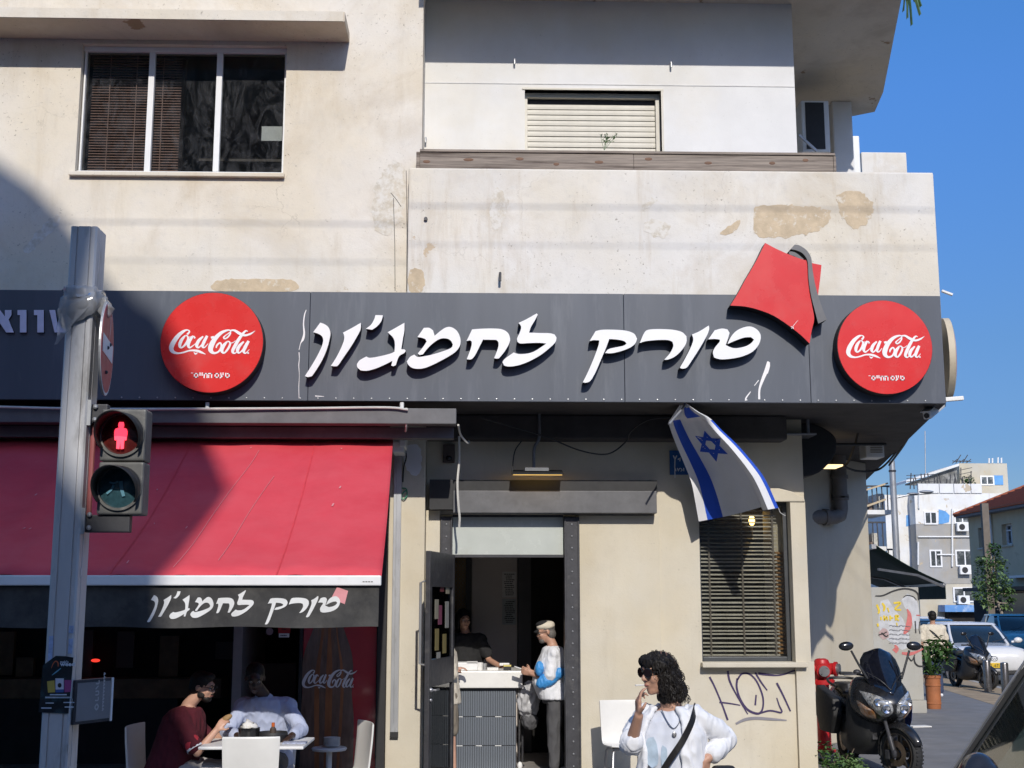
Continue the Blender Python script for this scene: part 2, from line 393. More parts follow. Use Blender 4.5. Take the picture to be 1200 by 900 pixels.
# ================================================================== GROUND
g = MB(); g.box((-400, -400, -.6), (400, 900, -.125)); g.build('ground', mat('far_ground', (.16, .155, .15), .9, .15, .5), None)['kind'] = 'structure'
asp = mat('asphalt', (.085, .085, .088), .85, .25, 3, bmp=.4, bsc=70, dirt=(.10, .097, .09), dsc=.7, dlo=.5, dhi=.8)
pave = mat('pavement', (.185, .185, .19), .8, .18, 2.5, bmp=.3, bsc=60, dirt=(.20, .185, .165), dsc=.8, dlo=.5, dhi=.85)
kerbm = mat('kerb_stone', (.36, .35, .33), .8, .15, 5, bmp=.2)
g = MB(); g.box((-60, -19, -.3), (60, -6.5, -.12)); g.build('road', asp)['kind'] = 'structure'
SD = Vector((sin(R(8)), cos(R(8)), 0)); SN = Vector((SD.y, -SD.x, 0))     # side street runs back and a little to the right
def side(a, b, z=0): p = Vector((9.67, 0, z)) + SD * a + SN * b; return p          # a metres up the street, b metres right of its kerb
def strip(name, m, a0, a1, b0, b1, z0, z1):
    q = MB(); bmv = [q.bm.verts.new(side(a, b, z)) for z in (z0, z1) for (a, b) in ((a0, b0), (a1, b0), (a1, b1), (a0, b1))]
    for f in ((3, 2, 1, 0), (4, 5, 6, 7), (0, 1, 5, 4), (1, 2, 6, 5), (2, 3, 7, 6), (3, 0, 4, 7)): q.face([bmv[i] for i in f])
    return tag(q.build(name, m), kind='structure')
# one pavement sheet in front of and beside the building, with a lay-by on the right
g = MB()
pl = [(-60, -9.2), (.1, -9.2), (.8, -7.6), (side(-7.65, 0).x, -7.6), (side(140, 0).x, side(140, 0).y), (-60, 150)]
n_ = len(pl); top = [g.bm.verts.new((x, y, 0)) for x, y in pl]; bot = [g.bm.verts.new((x, y, -.3)) for x, y in pl]
g.face(top)
for i in range(n_): g.face([top[i], bot[i], bot[(i + 1) % n_], top[(i + 1) % n_]])
g.build('pavement', pave, tri=True)['kind'] = 'structure'
def kerbrow(pts):
    for a, b in zip(pts, pts[1:]):
        a = Vector((*a, 0)); b = Vector((*b, 0)); d = (b - a).normalized(); n = max(1, round((b - a).length / 1.0)); L_ = (b - a).length / n
        for i in range(n):
            q = MB(); q.bar(a + d * (i * L_ + .004) + Vector((0, 0, -.14)), a + d * ((i + 1) * L_ - .004) + Vector((0, 0, -.14)), .15, .29); yield q
KB = MB().box((-1, -1, -.31), (-.99, -.99, -.3)).build('kerb', kerbm); KB['kind'] = 'structure'
for q in kerbrow([(-9, -9.277), (.13, -9.277), (.83, -7.677), (side(-7.65, 0).x, -7.677)]):
    o = q.build('kerb_stone', kerbm, KB, bevel=.012); o.matrix_parent_inverse = Matrix.Translation(-KB.location)
for q in kerbrow([(side(-7.55, .078).x, side(-7.55, .078).y), (side(60, .078).x, side(60, .078).y)]):
    o = q.build('kerb_stone', kerbm, KB, bevel=.012); o.matrix_parent_inverse = Matrix.Translation(-KB.location)
strip('side_road', asp, -12, 140, .165, 5.6, -.3, -.114)
strip('dirt_strip', mat('dirt', (.34, .26, .17), .95, .25, 3, bmp=.5, bsc=30, dirt=(.2, .16, .12), dsc=1.2), 8.8, 24, -1.35, -.01, -.05, .004)
strip('far_pavement', pave, -6, 140, 5.65, 8.5, -.3, .0)

# ================================================================== MAIN BUILDING
B = thing('corner_building', 'cream two storey corner building with balcony parapet above the long dark shop sign', 'building', (0, 3, 0))
ZS = 3.94                                            # underside of the overhang
def wallgrid(mb, x0, x1, z0, z1, y0, y1, holes=()):
    xs = sorted({x0, x1, *[h[0] for h in holes], *[h[1] for h in holes]}); zs = sorted({z0, z1, *[h[2] for h in holes], *[h[3] for h in holes]})
    xs = [x for x in xs if x0 <= x <= x1]; zs = [z for z in zs if z0 <= z <= z1]
    def solid(i, j):
        if i < 0 or j < 0 or i >= len(xs) - 1 or j >= len(zs) - 1: return False
        cx, cz = (xs[i] + xs[i + 1]) / 2, (zs[j] + zs[j + 1]) / 2
        return not any(h[0] < cx < h[1] and h[2] < cz < h[3] for h in holes)
    V = {}
    def v(i, j, k):
        if (i, j, k) not in V: V[(i, j, k)] = mb.bm.verts.new((xs[i], (y0, y1)[k], zs[j]))
        return V[(i, j, k)]
    for i in range(len(xs) - 1):
        for j in range(len(zs) - 1):
            if not solid(i, j): continue
            mb.face([v(i, j, 0), v(i + 1, j, 0), v(i + 1, j + 1, 0), v(i, j + 1, 0)]); mb.face([v(i, j + 1, 1), v(i + 1, j + 1, 1), v(i + 1, j, 1), v(i, j, 1)])
            if not solid(i - 1, j): mb.face([v(i, j, 0), v(i, j + 1, 0), v(i, j + 1, 1), v(i, j, 1)])
            if not solid(i + 1, j): mb.face([v(i + 1, j, 0), v(i + 1, j, 1), v(i + 1, j + 1, 1), v(i + 1, j + 1, 0)])
            if not solid(i, j - 1): mb.face([v(i, j, 0), v(i, j, 1), v(i + 1, j, 1), v(i + 1, j, 0)])
            if not solid(i, j + 1): mb.face([v(i, j + 1, 0), v(i + 1, j + 1, 0), v(i + 1, j + 1, 1), v(i, j + 1, 1)])
    return mb
YU = -.9
wx0, wx1, wz0, wz1 = gx(92, YU, 130), gx(334, YU, 130), gz(207, YU), gz(57, YU)
xe = gx(495, YU, 120)
wallgrid(MB(), -14, xe, ZS + .02, 13.5, YU, YU + .3, [(wx0, wx1, wz0, wz1)]).build('wall', M['cream_render'], B)
# return wall into the loggia and the white recessed wall with its shuttered window
YL = -.3; YP0 = -.89; mat('far_tile', (.74, .70, .64), .7, .1, 3)
sx0, sx1, sz0, sz1 = gx(615, YL, 140), gx(775, YL, 140), gz(196, YL), gz(105, YL)
xw = gx(932, YL, 120)
MB().box((xe - .28, YU + .3, ZS), (xe - .002, 3, 13.5)).build('wall', M['white_paint_wall'], B)
wallgrid(MB(), xe, xw, 5.0, 9.6, YL, YL + .25, [(sx0, sx1, sz0, sz1)]).build('wall', M['white_paint_wall'], B)
MB().box((xw - .25, YL + .25, 5.0), (xw, 6.5, 9.6)).build('wall', M['white_paint_wall'], B)
q = MB(); q.box((xe, YL - .006, gz(98.5, YL, 600)), (xw, YL - .0, gz(97.5, YL, 600))); q.build('wall_seam', mat('seam', (.66, .655, .64), .9), B)
# stubs of old hooks on the white wall
for (px, py) in ((603, 74), (786, 78), (499, 166)):
    p = at(px, py, YL); q = MB(); q.tube([p + Vector((0, .02, .03)), p + Vector((0, -.05, .03)), p + Vector((0, -.05, -.03))], .011, 8)
    q.build('wall_hook', M['galvanised'], B)
# upper balcony slab, its soffit seen from below
ZU = 8.83
e0 = at(1060, 0, 0); zz = ZU
def soff(px, py, z):                                 # point on a horizontal plane z seen at this pixel
    d = ray(px, py); return CAM + d * ((z - CAM.z) / d.z)
a_, b_, c_, d_ = soff(1062, -30, ZU), soff(1035, 108, ZU), soff(1025, 131, ZU), soff(1000, 136, ZU)
pl = [(xe, -1.52), (a_.x - .2, -1.52), (a_.x, a_.y), (b_.x, b_.y), (c_.x, c_.y), (d_.x, d_.y), (xw, d_.y), (xw, 6.4), (xe, 6.4)]
q = MB(); q.prism(pl, lambda x, y, d: Vector((x, y, d)), ZU, ZU + .16)
q.build('upper_balcony', M['soffit_render'], B, tri=True)
q = MB(); q.box((xe + .02, YP0, 5.5), (5.0, 3.1, 5.58)); q.build('balcony_floor', M['far_tile'], B)
# old render on a slab above the left window
q = MB(); xr = gx(404, -1.42, 30); zt, zb = gz(16, -1.42), gz(28, -1.42)
q.box((-14, -1.42, zb), (xr, YU - .002, zt)); q.build('window_canopy', M['soffit_render'], B, bevel=.012)
q = MB(); q.box((-14, -1.426, zb + .004), (xr - .02, -1.4205, zt - .003)); q.build('canopy_fascia', M['cream_render'], B)
# ---- left window: three white sashes, venetian blind behind
yw = YU + .10
f = MB()
for (a, b, c, d) in ((wx0, wx1, wz1 - .055, wz1), (wx0, wx1, wz0 + .003, wz0 + .05)): f.box((a, yw - .03, c), (b, yw + .05, d))
sw = (wx1 - wx0) / 3
for i in range(4):
    x = wx0 + sw * i; f.box((max(wx0, x - .032) + (.0 if i else .012), yw - .028 + .012 * (i % 2), wz0 + .05), (min(wx1, x + .032), yw + .05, wz1 - .055))
win = f.build('window', M['white_alu'], B, bevel=.006)
q = MB(); q.box((wx0 - .05, YU - .06, wz0 - .045), (wx1 + .02, yw - .035, wz0)); q.build('sill', M['cream_render'], win, bevel=.008)
for i in range(3):
    q = MB(); q.box((wx0 + sw * i + .034, yw + .012 + .014 * (i % 2), wz0 + .052), (wx0 + sw * (i + 1) - .034, yw + .018 + .014 * (i % 2), wz1 - .057)); q.build('pane', M['window_glass'], win)
    q = MB(); 
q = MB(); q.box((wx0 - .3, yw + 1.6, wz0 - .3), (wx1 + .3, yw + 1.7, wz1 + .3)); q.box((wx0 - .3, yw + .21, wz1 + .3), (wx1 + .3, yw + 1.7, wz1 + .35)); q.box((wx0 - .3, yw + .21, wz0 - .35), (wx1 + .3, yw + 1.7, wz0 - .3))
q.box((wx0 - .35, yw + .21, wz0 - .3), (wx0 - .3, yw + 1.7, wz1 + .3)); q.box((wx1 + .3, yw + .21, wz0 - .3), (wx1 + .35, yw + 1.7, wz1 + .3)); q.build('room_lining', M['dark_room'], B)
x0b, x1b = wx0 + .07, gx(212, yw + .12, 130)
sl0 = None
nb = 44
for i in range(nb):
    z = wz1 - .08 - (wz1 - wz0 - .12) * i / nb
    if sl0 is None:
        m_ = MB().box((x0b, -.012, -.001), (x1b, .012, .001), rot=Matrix.Rotation(R(42), 3, 'X'), piv=(0, 0, 0)).mesh(M['blind_brown']); sl0 = m_
    o = link(sl0, 'blind_slat', win); o.location = (0, yw + .10, z)
q = MB()
for x in (x0b + .2, (x0b + x1b) / 2, x1b - .2): q.box((x - .004, yw + .082, wz0 + .06), (x + .004, yw + .084, wz1 - .06))
q.build('blind_tape', M['blind_brown'], win)
p = at(318, 157, yw + .3); q = MB(); q.box((p.x - .11, yw + .3, p.z - .08), (p.x + .12, yw + .31, p.z + .09)); q.build('paper_sheet', M['paper_white'], win)
q = MB(); q.box((wx0 + .9, yw + .5, wz0 - .1), (wx0 + 1.0, yw + .56, wz1 + .1)); q.box((wx0 + 1.1, yw + .9, wz0 + .5), (wx1, yw + .95, wz0 + .53)); q.build('curtain_rail', M['room_brown'], win)
# ---- roller shutter on the loggia
f = MB(); f.box((sx0, YL + .10, sz1 - .05), (sx1, YL + .16, sz1)); f.box((sx0, YL + .10, sz0), (sx0 + .035, YL + .16, sz1 - .05)); f.box((sx1 - .05, YL + .10, sz0), (sx1 - .0, YL + .16, sz1 - .05))
f.box((sx0 - .03, YL - .012, sz1), (sx1 + .03, YL + .10, sz1 + .025)); f.box((sx1, YL - .012, sz0), (sx1 + .025, YL + .1, sz1))
sh = f.build('shutter', M['shutter_ivory'], B, bevel=.004)
q = MB(); q.box((sx0 + .035, YL + .16, sz1 - .14), (sx1 - .05, YL + .2, sz1 - .05)); q.build('roller_gap_shade', M['black_edge'], sh)  # black strip here and sheet below put the reveal's shade into colour
slh = .0655; ms = None
q = MB(); q.box((sx0, YL + .2, sz0), (sx1, YL + .24, sz1 - .05)); q.build('roller_gap_shade', M['black_edge'], sh)
zz = sz1 - .115; i = 0
while zz > sz0:
    if ms is None:
        pr = [(-.001, 0.002), (-.006, .006), (-.008, .032), (-.006, .058), (-.001, .0625)]
        q = MB(); q.prism(pr, lambda y, z, d: Vector((d, y, z)), sx0 + .036, sx1 - .052)
        ms = q.mesh(M['shutter_ivory'], bevel=0)
    o = link(ms, 'shutter_slat', sh); o.location = (0, YL + .155 + random.uniform(-.001, .001), zz - slh); o.rotation_euler = (0, random.uniform(-.0012, .0012), 0)
    zz -= slh; i += 1
# ---- balcony parapet
YP = -1.12
px0, px1 = gx(478, YP, 260), gx(1097, YP, 260)
zp0, zp1 = ZS + .9, gz(199, YP, 780)
q = MB(); far_e = Vector((px1, YP, 0)) + Vector((sin(R(11.5)), cos(R(11.5)), 0)) * 6.2
pl = [(px0, YP), (px1, YP), (far_e.x, far_e.y), (far_e.x - .2, far_e.y), (px1 - .22, YP + .22), (px0, YP + .22)]
q.prism(pl, lambda x, y, d: Vector((x, y, d)), zp0, zp1); q.build('balcony_parapet', M['parapet_render'], B, bevel=.02, seg=2)
q = MB(); p = at(499, 257, YP); q.cyl((p.x, YP + .0, p.z), (p.x, YP - .03, p.z), .02, n=10); p = at(586, 325, YP); q.tube([(p.x, YP, p.z + .03), (p.x, YP - .07, p.z + .03), (p.x, YP - .075, p.z - .06)], .014, 8); q.build('drain_stub', M['steel_dark'], B)
# floor slab of the first storey = overhang over the pavement
q = MB(); fr = gx(1108, -1.2, 470)
E12 = Vector((sin(R(11.5)), cos(R(11.5)), 0))
ov = [(-14, -1.2), (fr, -1.2), (fr + E12.x * 10.4, -1.2 + E12.y * 10.4), (3.0, -1.2 + E12.y * 10.4), (3.0, 8.2), (-14, 8.2)]
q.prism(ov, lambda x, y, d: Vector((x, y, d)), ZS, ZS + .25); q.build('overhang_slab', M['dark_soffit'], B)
q = MB(); q.box((-14, 1.2, ZS + .26), (xe - .29, 8, 14)); q.build('upper_storey_core', M['cream_render'], B)
q = MB(); e1 = Vector((fr - .05, -1.1, 0)); q.prism([(px0, -.85), (fr - .1, -.85), (fr - .1 + E12.x * 10, -.85 + E12.y * 10), (fr - .3 + E12.x * 10, -.8 + E12.y * 10), (fr - .35, -.6), (px0, -.6)], lambda x, y, d: Vector((x, y, d)), ZS + .26, zp0 - .002); q.build('balcony_edge', M['cream_render'], B)
# things in the loggia's right-hand corner
q = MB(); a = at(976, 140, 2.6); b = at(999, 140, 2.6); q.box((a.x, 2.6, 6.0), (b.x, 3.0, ZU - .003)); q.build('pilaster', M['white_paint_wall'], B, bevel=.02)
q = MB(); q.box((xw + .001, 3.2, 5.2), (b.x - .1, 3.4, ZU - .002)); q.build('wall', M['soffit_render'], B)
q = MB(); a = at(1003, 190, 5.5); b = at(1055, 186, 5.5); q.box((a.x, 5.2, 5.2), (b.x, 7.0, b.z)); q.build('roof_block', M['parapet_render'], B, bevel=.02)
q = MB(); q.box((3.0, 3.4, ZS + .26), (5.2, 7, 6.3)); q.build('wall', M['cream_render'], B)

# ================================================================== SHOP LEVEL WALLS
BW = M['beige_wall']
YB = -.25
pA0, pA1 = gx(454, YB, 700), gx(497, YB, 700)
MB().box((pA0, YB, 0), (pA1, .35, ZS - .004)).build('pillar', BW, B, bevel=.015)
q = MB(); pB = gx(515, -.06, 700); q.box((pA1 + .002, -.06, 0), (pB, .12, gz(598, -.06))); q.build('wall', BW, B, bevel=.01)
zl = gz(603, 0); xR = gx(949, 0, 760); dx1 = gx(679, 0, 760)
bx0, bx1, bz0, bz1 = gx(821, 0, 690), gx(928, 0, 690), gz(776, 0), gz(586, 0)
q = wallgrid(MB(), pA1 + .003, xR, 0, ZS - .004, 0, .3, [(pA1 + .003, dx1, 0, zl), (bx0, bx1, bz0, bz1)]); q.build('wall', BW, B, bevel=.0)
xj = gx(773, 0, 650)
q = MB(); q.box((dx1 + .004, -.022, 0), (xj, -.0, gz(604, 0))); q.build('wall_panel', BW, B, bevel=.006)
# right return of the shop wall, then the long receding corner wall
CW0 = Vector((gx(940, 3.0, 700), 3.0, 0)); CW1 = at(1022, 707, 4.5); CW1.z = 0
q = MB(); q.box((xR - .3, .3, 0), (xR - .001, 3.3, ZS - .004)); q.build('wall', M['corner_wall'], B)
q = MB(); dv = (CW1 - CW0).normalized(); nv = Vector((dv.y, -dv.x, 0)); back = -nv * .35
s0 = CW0 - dv * .6
MB().box((CW1.x - .5, CW1.y + .36, 0), (CW1.x - .02, 9.2, ZS - .005)).build('wall', M['corner_wall'], B)
q.prism([(p.x, p.y) for p in (s0, CW1, CW1 + back, s0 + back)], lambda x, y, d: Vector((x, y, d)), 0, ZS - .005); q.build('corner_wall', M['corner_wall'], B, bevel=.015)
# curved brow over the blind window
q = MB(); pr = []
zb_ = gz(584, -.06)
for (x, z) in ((bx1 - .22, zb_ - .03), (bx1 - .22, zb_ + .12), (bx1 - .12, zb_ + .12), (bx1 + .02, zb_ + .085), (bx1 + .16, zb_ + .01), (bx1 + .17, zb_ - .03)): pr.append((x, z))
q.prism(pr, lambda x, z, d: Vector((x, d, z)), -.07, -.001); q.build('window_brow', BW, B, bevel=.012)
q = MB(); q.box((bx1 + .002, -.05, 0.0), (xR - .002, -.001, zb_ - .03)); q.box((bx1 + .002, -.052, 0), (xR + .03, -.045, 1.25)); q.build('wall_panel', BW, B, bevel=.012)
# dark beam under the soffit
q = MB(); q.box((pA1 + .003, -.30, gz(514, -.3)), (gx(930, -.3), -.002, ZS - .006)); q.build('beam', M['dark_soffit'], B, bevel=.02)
# drain pipes in the corner
cp = CW0 + dv * .98 + nv * .12; cp.z = 0
zel = gz(606, cp.y); pts = [Vector((cp.x, cp.y, ZS)), Vector((cp.x, cp.y, zel + .12)), Vector((cp.x - .03, cp.y - .03, zel + .03)), Vector((cp.x - .12, cp.y - .12, zel)), Vector((CW0.x - .5, CW0.y + .1, zel - .03))]
q = MB(); q.tube(pts, .10, 12)
for z in (ZS - .6, zel + .55, zel + .25): q.cyl((cp.x, cp.y, z), (cp.x, cp.y, z + .05), .118, n=12)
q.cyl(pts[3] + Vector((-.12, -.04, -.005)), pts[3] + Vector((-.18, -.06, -.005)), .118, n=12)
q.build('drain_pipe', mat('pipe_paint', (.20, .18, .16), .6, .15, 6), B, smooth=True)
# ---- lintel
q = MB(); lx0, lx1 = gx(530, -.2), gx(772, -.2)
q.box((lx0, -.2, gz(601, -.2)), (lx1, -.001, gz(575, -.2))); lin = q.build('lintel', M['lintel_steel'], B, bevel=.006)
q = MB(); q.box((gx(502, -.24), -.235, gz(597, -.24)), (lx0 - .002, -.062, gz(562, -.24))); q.box((lx0 - .002, -.16, gz(575, -.2) + .002), (lx1 + .01, -.001, gz(562, -.2))); q.build('lintel_box_and_shade', M['black_matt'], B)  # black end box, plus a black strip painted in for the flange's shadow
# ---- riveted door posts
def post(p0, p1, n):
    a, b = gx(p0, -.06, 740), gx(p1, -.06, 740); z1 = gz(606, -.06)
    q = MB(); q.box((a, -.06, 0), (b, .12, z1)); q.box((a, -.072, 0), (a + .02, -.061, z1)); q.box((b - .02, -.072, 0), (b, -.061, z1))
    o = q.build('door_post', M['steel_dark'], B, bevel=.004)
    rm = MB(); rm.ell((0, 0, 0), (.012, .009, .012), nu=8, nv=5); rm = rm.mesh(M['steel_grey'], smooth=True)
    for i in range(n):
        r_ = link(rm, 'rivet', o); r_.location = ((a + b) / 2, -.062, z1 - .08 - i * (z1 - .1) / n)
    return a, b
dpl = post(515, 529, 20); dpr = post(662, 680, 21)
zt0, zt1 = gz(650, .02), gz(606, .02)
q = MB(); q.box((dpl[1] + .002, .0, zt0 - .03), (dpr[0] - .002, .08, zt0)); q.box((dpl[1] + .002, .02, zt1), (dpr[0] - .002, .08, zl - .002)); q.build('transom_rail', M['steel_dark'], B)
q = MB(); q.box((dpl[1] + .003, .03, zt0 + .001), (dpr[0] - .003, .045, zt1 - .001)); q.build('transom_glass', M['frosted'], B)
# ---- open door leaf
h0 = Vector((dpl[1] + .01, -.09, 0)); h1 = at(500, 800, -1.12); h1.z = 0
du = (h1 - h0); LW = du.length; du.normalize(); dn = Vector((du.y, -du.x, 0))
if dn.x < 0: dn = -dn
ztop = gz(650, -.08)
def dbox(mb, u0, u1, t0, t1, z0, z1):
    vv = [mb.bm.verts.new(h0 + du * u + dn * t + Vector((0, 0, z))) for z in (z0, z1) for (u, t) in ((u0, t0), (u1, t0), (u1, t1), (u0, t1))]
    for f in ((3, 2, 1, 0), (4, 5, 6, 7), (0, 1, 5, 4), (1, 2, 6, 5), (2, 3, 7, 6), (3, 0, 4, 7)): mb.face([vv[i] for i in f])
q = MB()
zm0, zm1 = gz(802, -.6), gz(771, -.6)
dbox(q, 0, .07, -.025, .025, .05, ztop); dbox(q, LW - .09, LW, -.025, .025, .05, ztop); dbox(q, .07, LW - .09, -.024, .024, ztop - .36, ztop - .001)
dbox(q, .07, LW - .09, -.024, .024, zm0, zm1); dbox(q, .07, LW - .09, -.024, .024, .05, .16)
door = q.build('door', M['steel_dark'], B, bevel=.005)
q = MB(); dbox(q, .07, LW - .09, -.006, .006, zm1, ztop - .36); q.build('pane', M['shop_glass'], door)
q = MB(); dbox(q, .07, LW - .09, -.006, .006, .16, zm0); q.build('pane', M['shop_glass'], door)
q = MB(); hp = h0 + du * (LW - .05) + dn * .03; q.tube([hp + Vector((0, 0, 1.02)), hp + dn * .05 + Vector((0, 0, 1.02)), hp + dn * .05 - du * .13 + Vector((0, 0, 1.02))], .011, 8); q.ell(hp + Vector((0, 0, 1.02)), .025); q.ell(hp + Vector((0, 0, .92)), .018); q.build('handle', M['alu_dull'], door, smooth=True)
q = MB(); hp = h0 + du * (LW - .06) - dn * .03; q.tube([hp + Vector((0, 0, ztop - .3)), hp - dn * .06 + Vector((0, 0, ztop - .32)), hp - dn * .06 + Vector((0, 0, zm1 - .04)), hp + Vector((0, 0, zm1 - .05))], .014, 8); q.build('pull_bar', M['galvanised'], door, smooth=True)
cols = [(.26, .24, .18), (.12, .03, .035), (.20, .16, .06), (.25, .25, .23), (.10, .2, .3), (.6, .5, .3), (.18, .05, .09)]
rr = random.Random(4)
for i, (u0, z0, h_, ci) in enumerate(((.18, 1.98, .26, 0), (.42, 2.0, .24, 1), (.2, 1.62, .28, 3), (.5, 1.66, .2, 6), (.62, 1.4, .22, 2), (.3, 1.36, .2, 2), (.64, 1.72, .2, 0), (.75, 1.12, .2, 4), (.55, 1.14, .24, 3))):
    mm = M.get('flyer%d' % ci) or mat('flyer%d' % ci, cols[ci], .5, .15, 20)
    q = MB(); dbox(q, min(u0, LW - .25), min(u0, LW - .25) + .15, .008, .0105, z0, z0 + h_); q.build('flyer', mm, door)
# ================================================================== INTERIOR
q = MB(); XA, XZ = gx(200, .4), xR - .32
rx0 = dpl[0] - 2.2
q.box((rx0, 3.4, 0), (XZ, 3.5, 3.6)); q.box((rx0 - .1, .31, 0), (rx0, 3.5, 3.6)); q.box((XZ, .31, 0), (XZ + .02, 3.5, 3.6)); q.box((rx0, .31, 3.6), (XZ, 3.5, 3.65)); q.build('room_lining', mat('room_inner', (.42, .38, .35), .8), B)
q = MB(); q.box((gx(622, 2.5) + .003, 2.5, .013), (XZ - .01, 2.55, 3.59)); q.build('room_shade_sheet', M['dark_room'], B); MB().box((bx0 - .3, .7, bz0 - .4), (bx1 + .3, .75, bz1 + .3)).build('blind_shade_sheet', M['dark_room'], B)  # added dark sheets stand in for the unlit depth of the room
q = MB(); q.box((rx0, .31, .0), (XZ, 3.4, .012)); q.build('room_floor', M['dark_floor'], B)
yi = 2.6
q = MB(); q.box((gx(553, yi), yi, 0), (gx(606, yi), yi + .1, gz(653, yi) + .5)); q.box((gx(553, yi) - .0, yi - .006, gz(746, yi)), (gx(606, yi), yi - .0, gz(745, yi))); q.build('wall_panel', M['panel_greige'], B)
q = MB(); q.box((gx(607, yi), yi - .12, 0), (gx(622, yi), yi + .1, 3.5)); q.box((gx(546, yi), yi - .05, 0), (gx(552, yi), yi + .1, 3.5)); q.build('interior_column', mat('column_grey', (.07, .065, .065), .5), B)
q = MB(); x0, x1, z0, z1 = gx(527, yi), gx(546, yi), gz(716, yi), gz(650, yi) + .2
gold = mat('gilt_lattice', (.42, .30, .16), .45, .15, 10)
for i in range(6):
    for j in range(16):
        u, v_ = x0 + (x1 - x0) * i / 5, z0 + .055 * j
        if v_ < z1: q.bar((u - .03, yi, v_ - .03), (u + .03, yi, v_ + .03), .008, .012); q.bar((u - .03, yi + .008, v_ + .03), (u + .03, yi + .008, v_ - .03), .008, .012)
q.build('lattice_screen', gold, B)['kind'] = 'stuff'
notice = mat('notice_paper', (.75, .72, .69), .7, .05); notice2 = mat('notice_paper_grey', (.45, .47, .47), .7, .1)
def lines(mb, x0, x1, z0, z1, y, n, seed):
    r_ = random.Random(seed)
    for i in range(n):
        z = z1 - (z1 - z0) * (i + .5) / n; a = r_.uniform(.02, .25); b = r_.uniform(.7, .98); x = x0 + (x1 - x0) * a
        while x < x0 + (x1 - x0) * b:
            e = min(x + (x1 - x0) * r_.uniform(.08, .25), x0 + (x1 - x0) * b); mb.box((x, y - .002, z - (z1 - z0) / n * .22), (e, y - .001, z + (z1 - z0) / n * .22)); x = e + (x1 - x0) * .03
for (a, b, m_, s_) in ((670, 700, notice, 1), (702, 732, notice2, 2)):
    x0, x1, z0, z1 = gx(588.5, yi), gx(609 if s_ == 1 else 608.5, yi), gz(b, yi), gz(a, yi)
    x1 = min(x1, gx(606, yi) - .01)
    q = MB(); q.box((x0, yi - .012, z0), (x1, yi - .008, z1)); o = tag(q.build('notice', m_), 'pale printed notice on the inside wall, upper of the two' if s_ == 1 else 'greyer printed notice on the inside wall, lower of the two', 'notice', 'notices on the inside wall')
    q = MB(); lines(q, x0 + .015, x1 - .015, z0 + .02, z1 - .02, yi - .012, 12, s_); q.build('print', M['ink_black'], o)
    for c in o.children: c.matrix_parent_inverse = Matrix.Translation(-o.location)
# counter
CT = thing('shop_counter', 'white topped counter with blue grey fluted front inside the doorway', 'counter', (-.3, .9, 0))
yc = .75
ctz = gz(786, yc); cx0, cx1 = gx(470, yc), gx(612, yc)
q = MB(); q.box((cx0, yc - .05, gz(806, yc)), (cx1, yc + .8, ctz)); q.build('counter_top', M['counter_white'], CT, bevel=.012)
q = MB(); q.box((cx0, yc + .03, 0), (gx(605, yc), yc + .7, gz(806, yc) - .002)); q.build('counter_body', mat('counter_back', (.06, .065, .075), .5), CT)
x = cx0; rr = random.Random(2); mS = [None] * 3
q = MB()
wS = .026
nS = int((gx(605, yc) - cx0) / wS)
levels = [0.02, gz(874, yc), gz(840, yc), gz(809, yc)]
mm = None
for lv in range(3):
    z0, z1 = levels[lv] + .004, levels[lv + 1] - .004
    me_ = MB().box((.002, -.012, z0), (wS - .003, 0, z1)).mesh(M['counter_slat'], bevel=.004, seg=1)
    for i in range(nS):
        xx = cx0 + i * wS
        if xx < gx(522, yc): continue
        o = link(me_, 'fluted_slat', CT); o.matrix_parent_inverse = ROOT[CT.name]; o.location = (xx, yc + .03 - rr.uniform(0, .004), 0)
q = MB(); rr2 = random.Random(8)
for lv in (1, 2):
    for xx in (.06, .28, .5): q.box((gx(530, yc) + xx, yc + .012, levels[lv] - .004), (gx(530, yc) + xx + .07, yc + .017, levels[lv] + .004))
q.build('joint_strip', M['white_plastic'], CT)
# things on the counter
tx = thing('pos_tray', 'flat white tray lying on the white counter top', 'tray', (gx(558, .95), .95, ctz))
q = MB(); q.box((gx(535, .95), .82, ctz + .001), (gx(560, .95), 1.1, ctz + .09)); q.build('tray_body', M['white_plastic'], tx, bevel=.01)
q = MB(); q.box((gx(548, .95), .8, ctz + .092), (gx(560, .95), .95, ctz + .10)); q.build('paper_sheet', M['paper_white'], tx)
q = MB(); q.lathe([(.0, 0), (.035, 0), (.04, .085), (.036, .085), (.03, .005)], (gx(562.5, .9), .9, ctz + .001), n=14); tag(q.build('paper_cup', M['paper_white'], smooth=True), 'small white paper cup at the left of the counter things', 'cup')
q = MB(); q.lathe([(.0, 0), (.03, 0), (.032, .07), (.028, .07), (.026, .005)], (gx(568, 1.05), 1.05, ctz + .001), n=14); tag(q.build('glass_tumbler', M['clear_plastic'], smooth=True), 'clear tumbler standing beside the white paper cup', 'tumbler')
q = MB(); q.box((gx(571, .9), .82, ctz + .001), (gx(584, .9), 1.0, ctz + .03)); tag(q.build('napkin_stack', M['paper_white'], bevel=.004), 'low stack of white napkins on the counter', 'napkins')
sp = thing('sponge_box', 'small yellow and dark box near the counter end', 'box', (gx(594, .9), .9, ctz)); q = MB(); q.box((gx(590, .9), .84, ctz + .001), (gx(599, .9), .94, ctz + .04)); q.build('box_body', M['black_matt'], sp, bevel=.004); q = MB(); q.box((gx(590, .9), .84, ctz + .042), (gx(599, .9), .94, ctz + .06)); q.build('box_lid', mat('yellow_lid', (.6, .5, .15), .5), sp, bevel=.003)
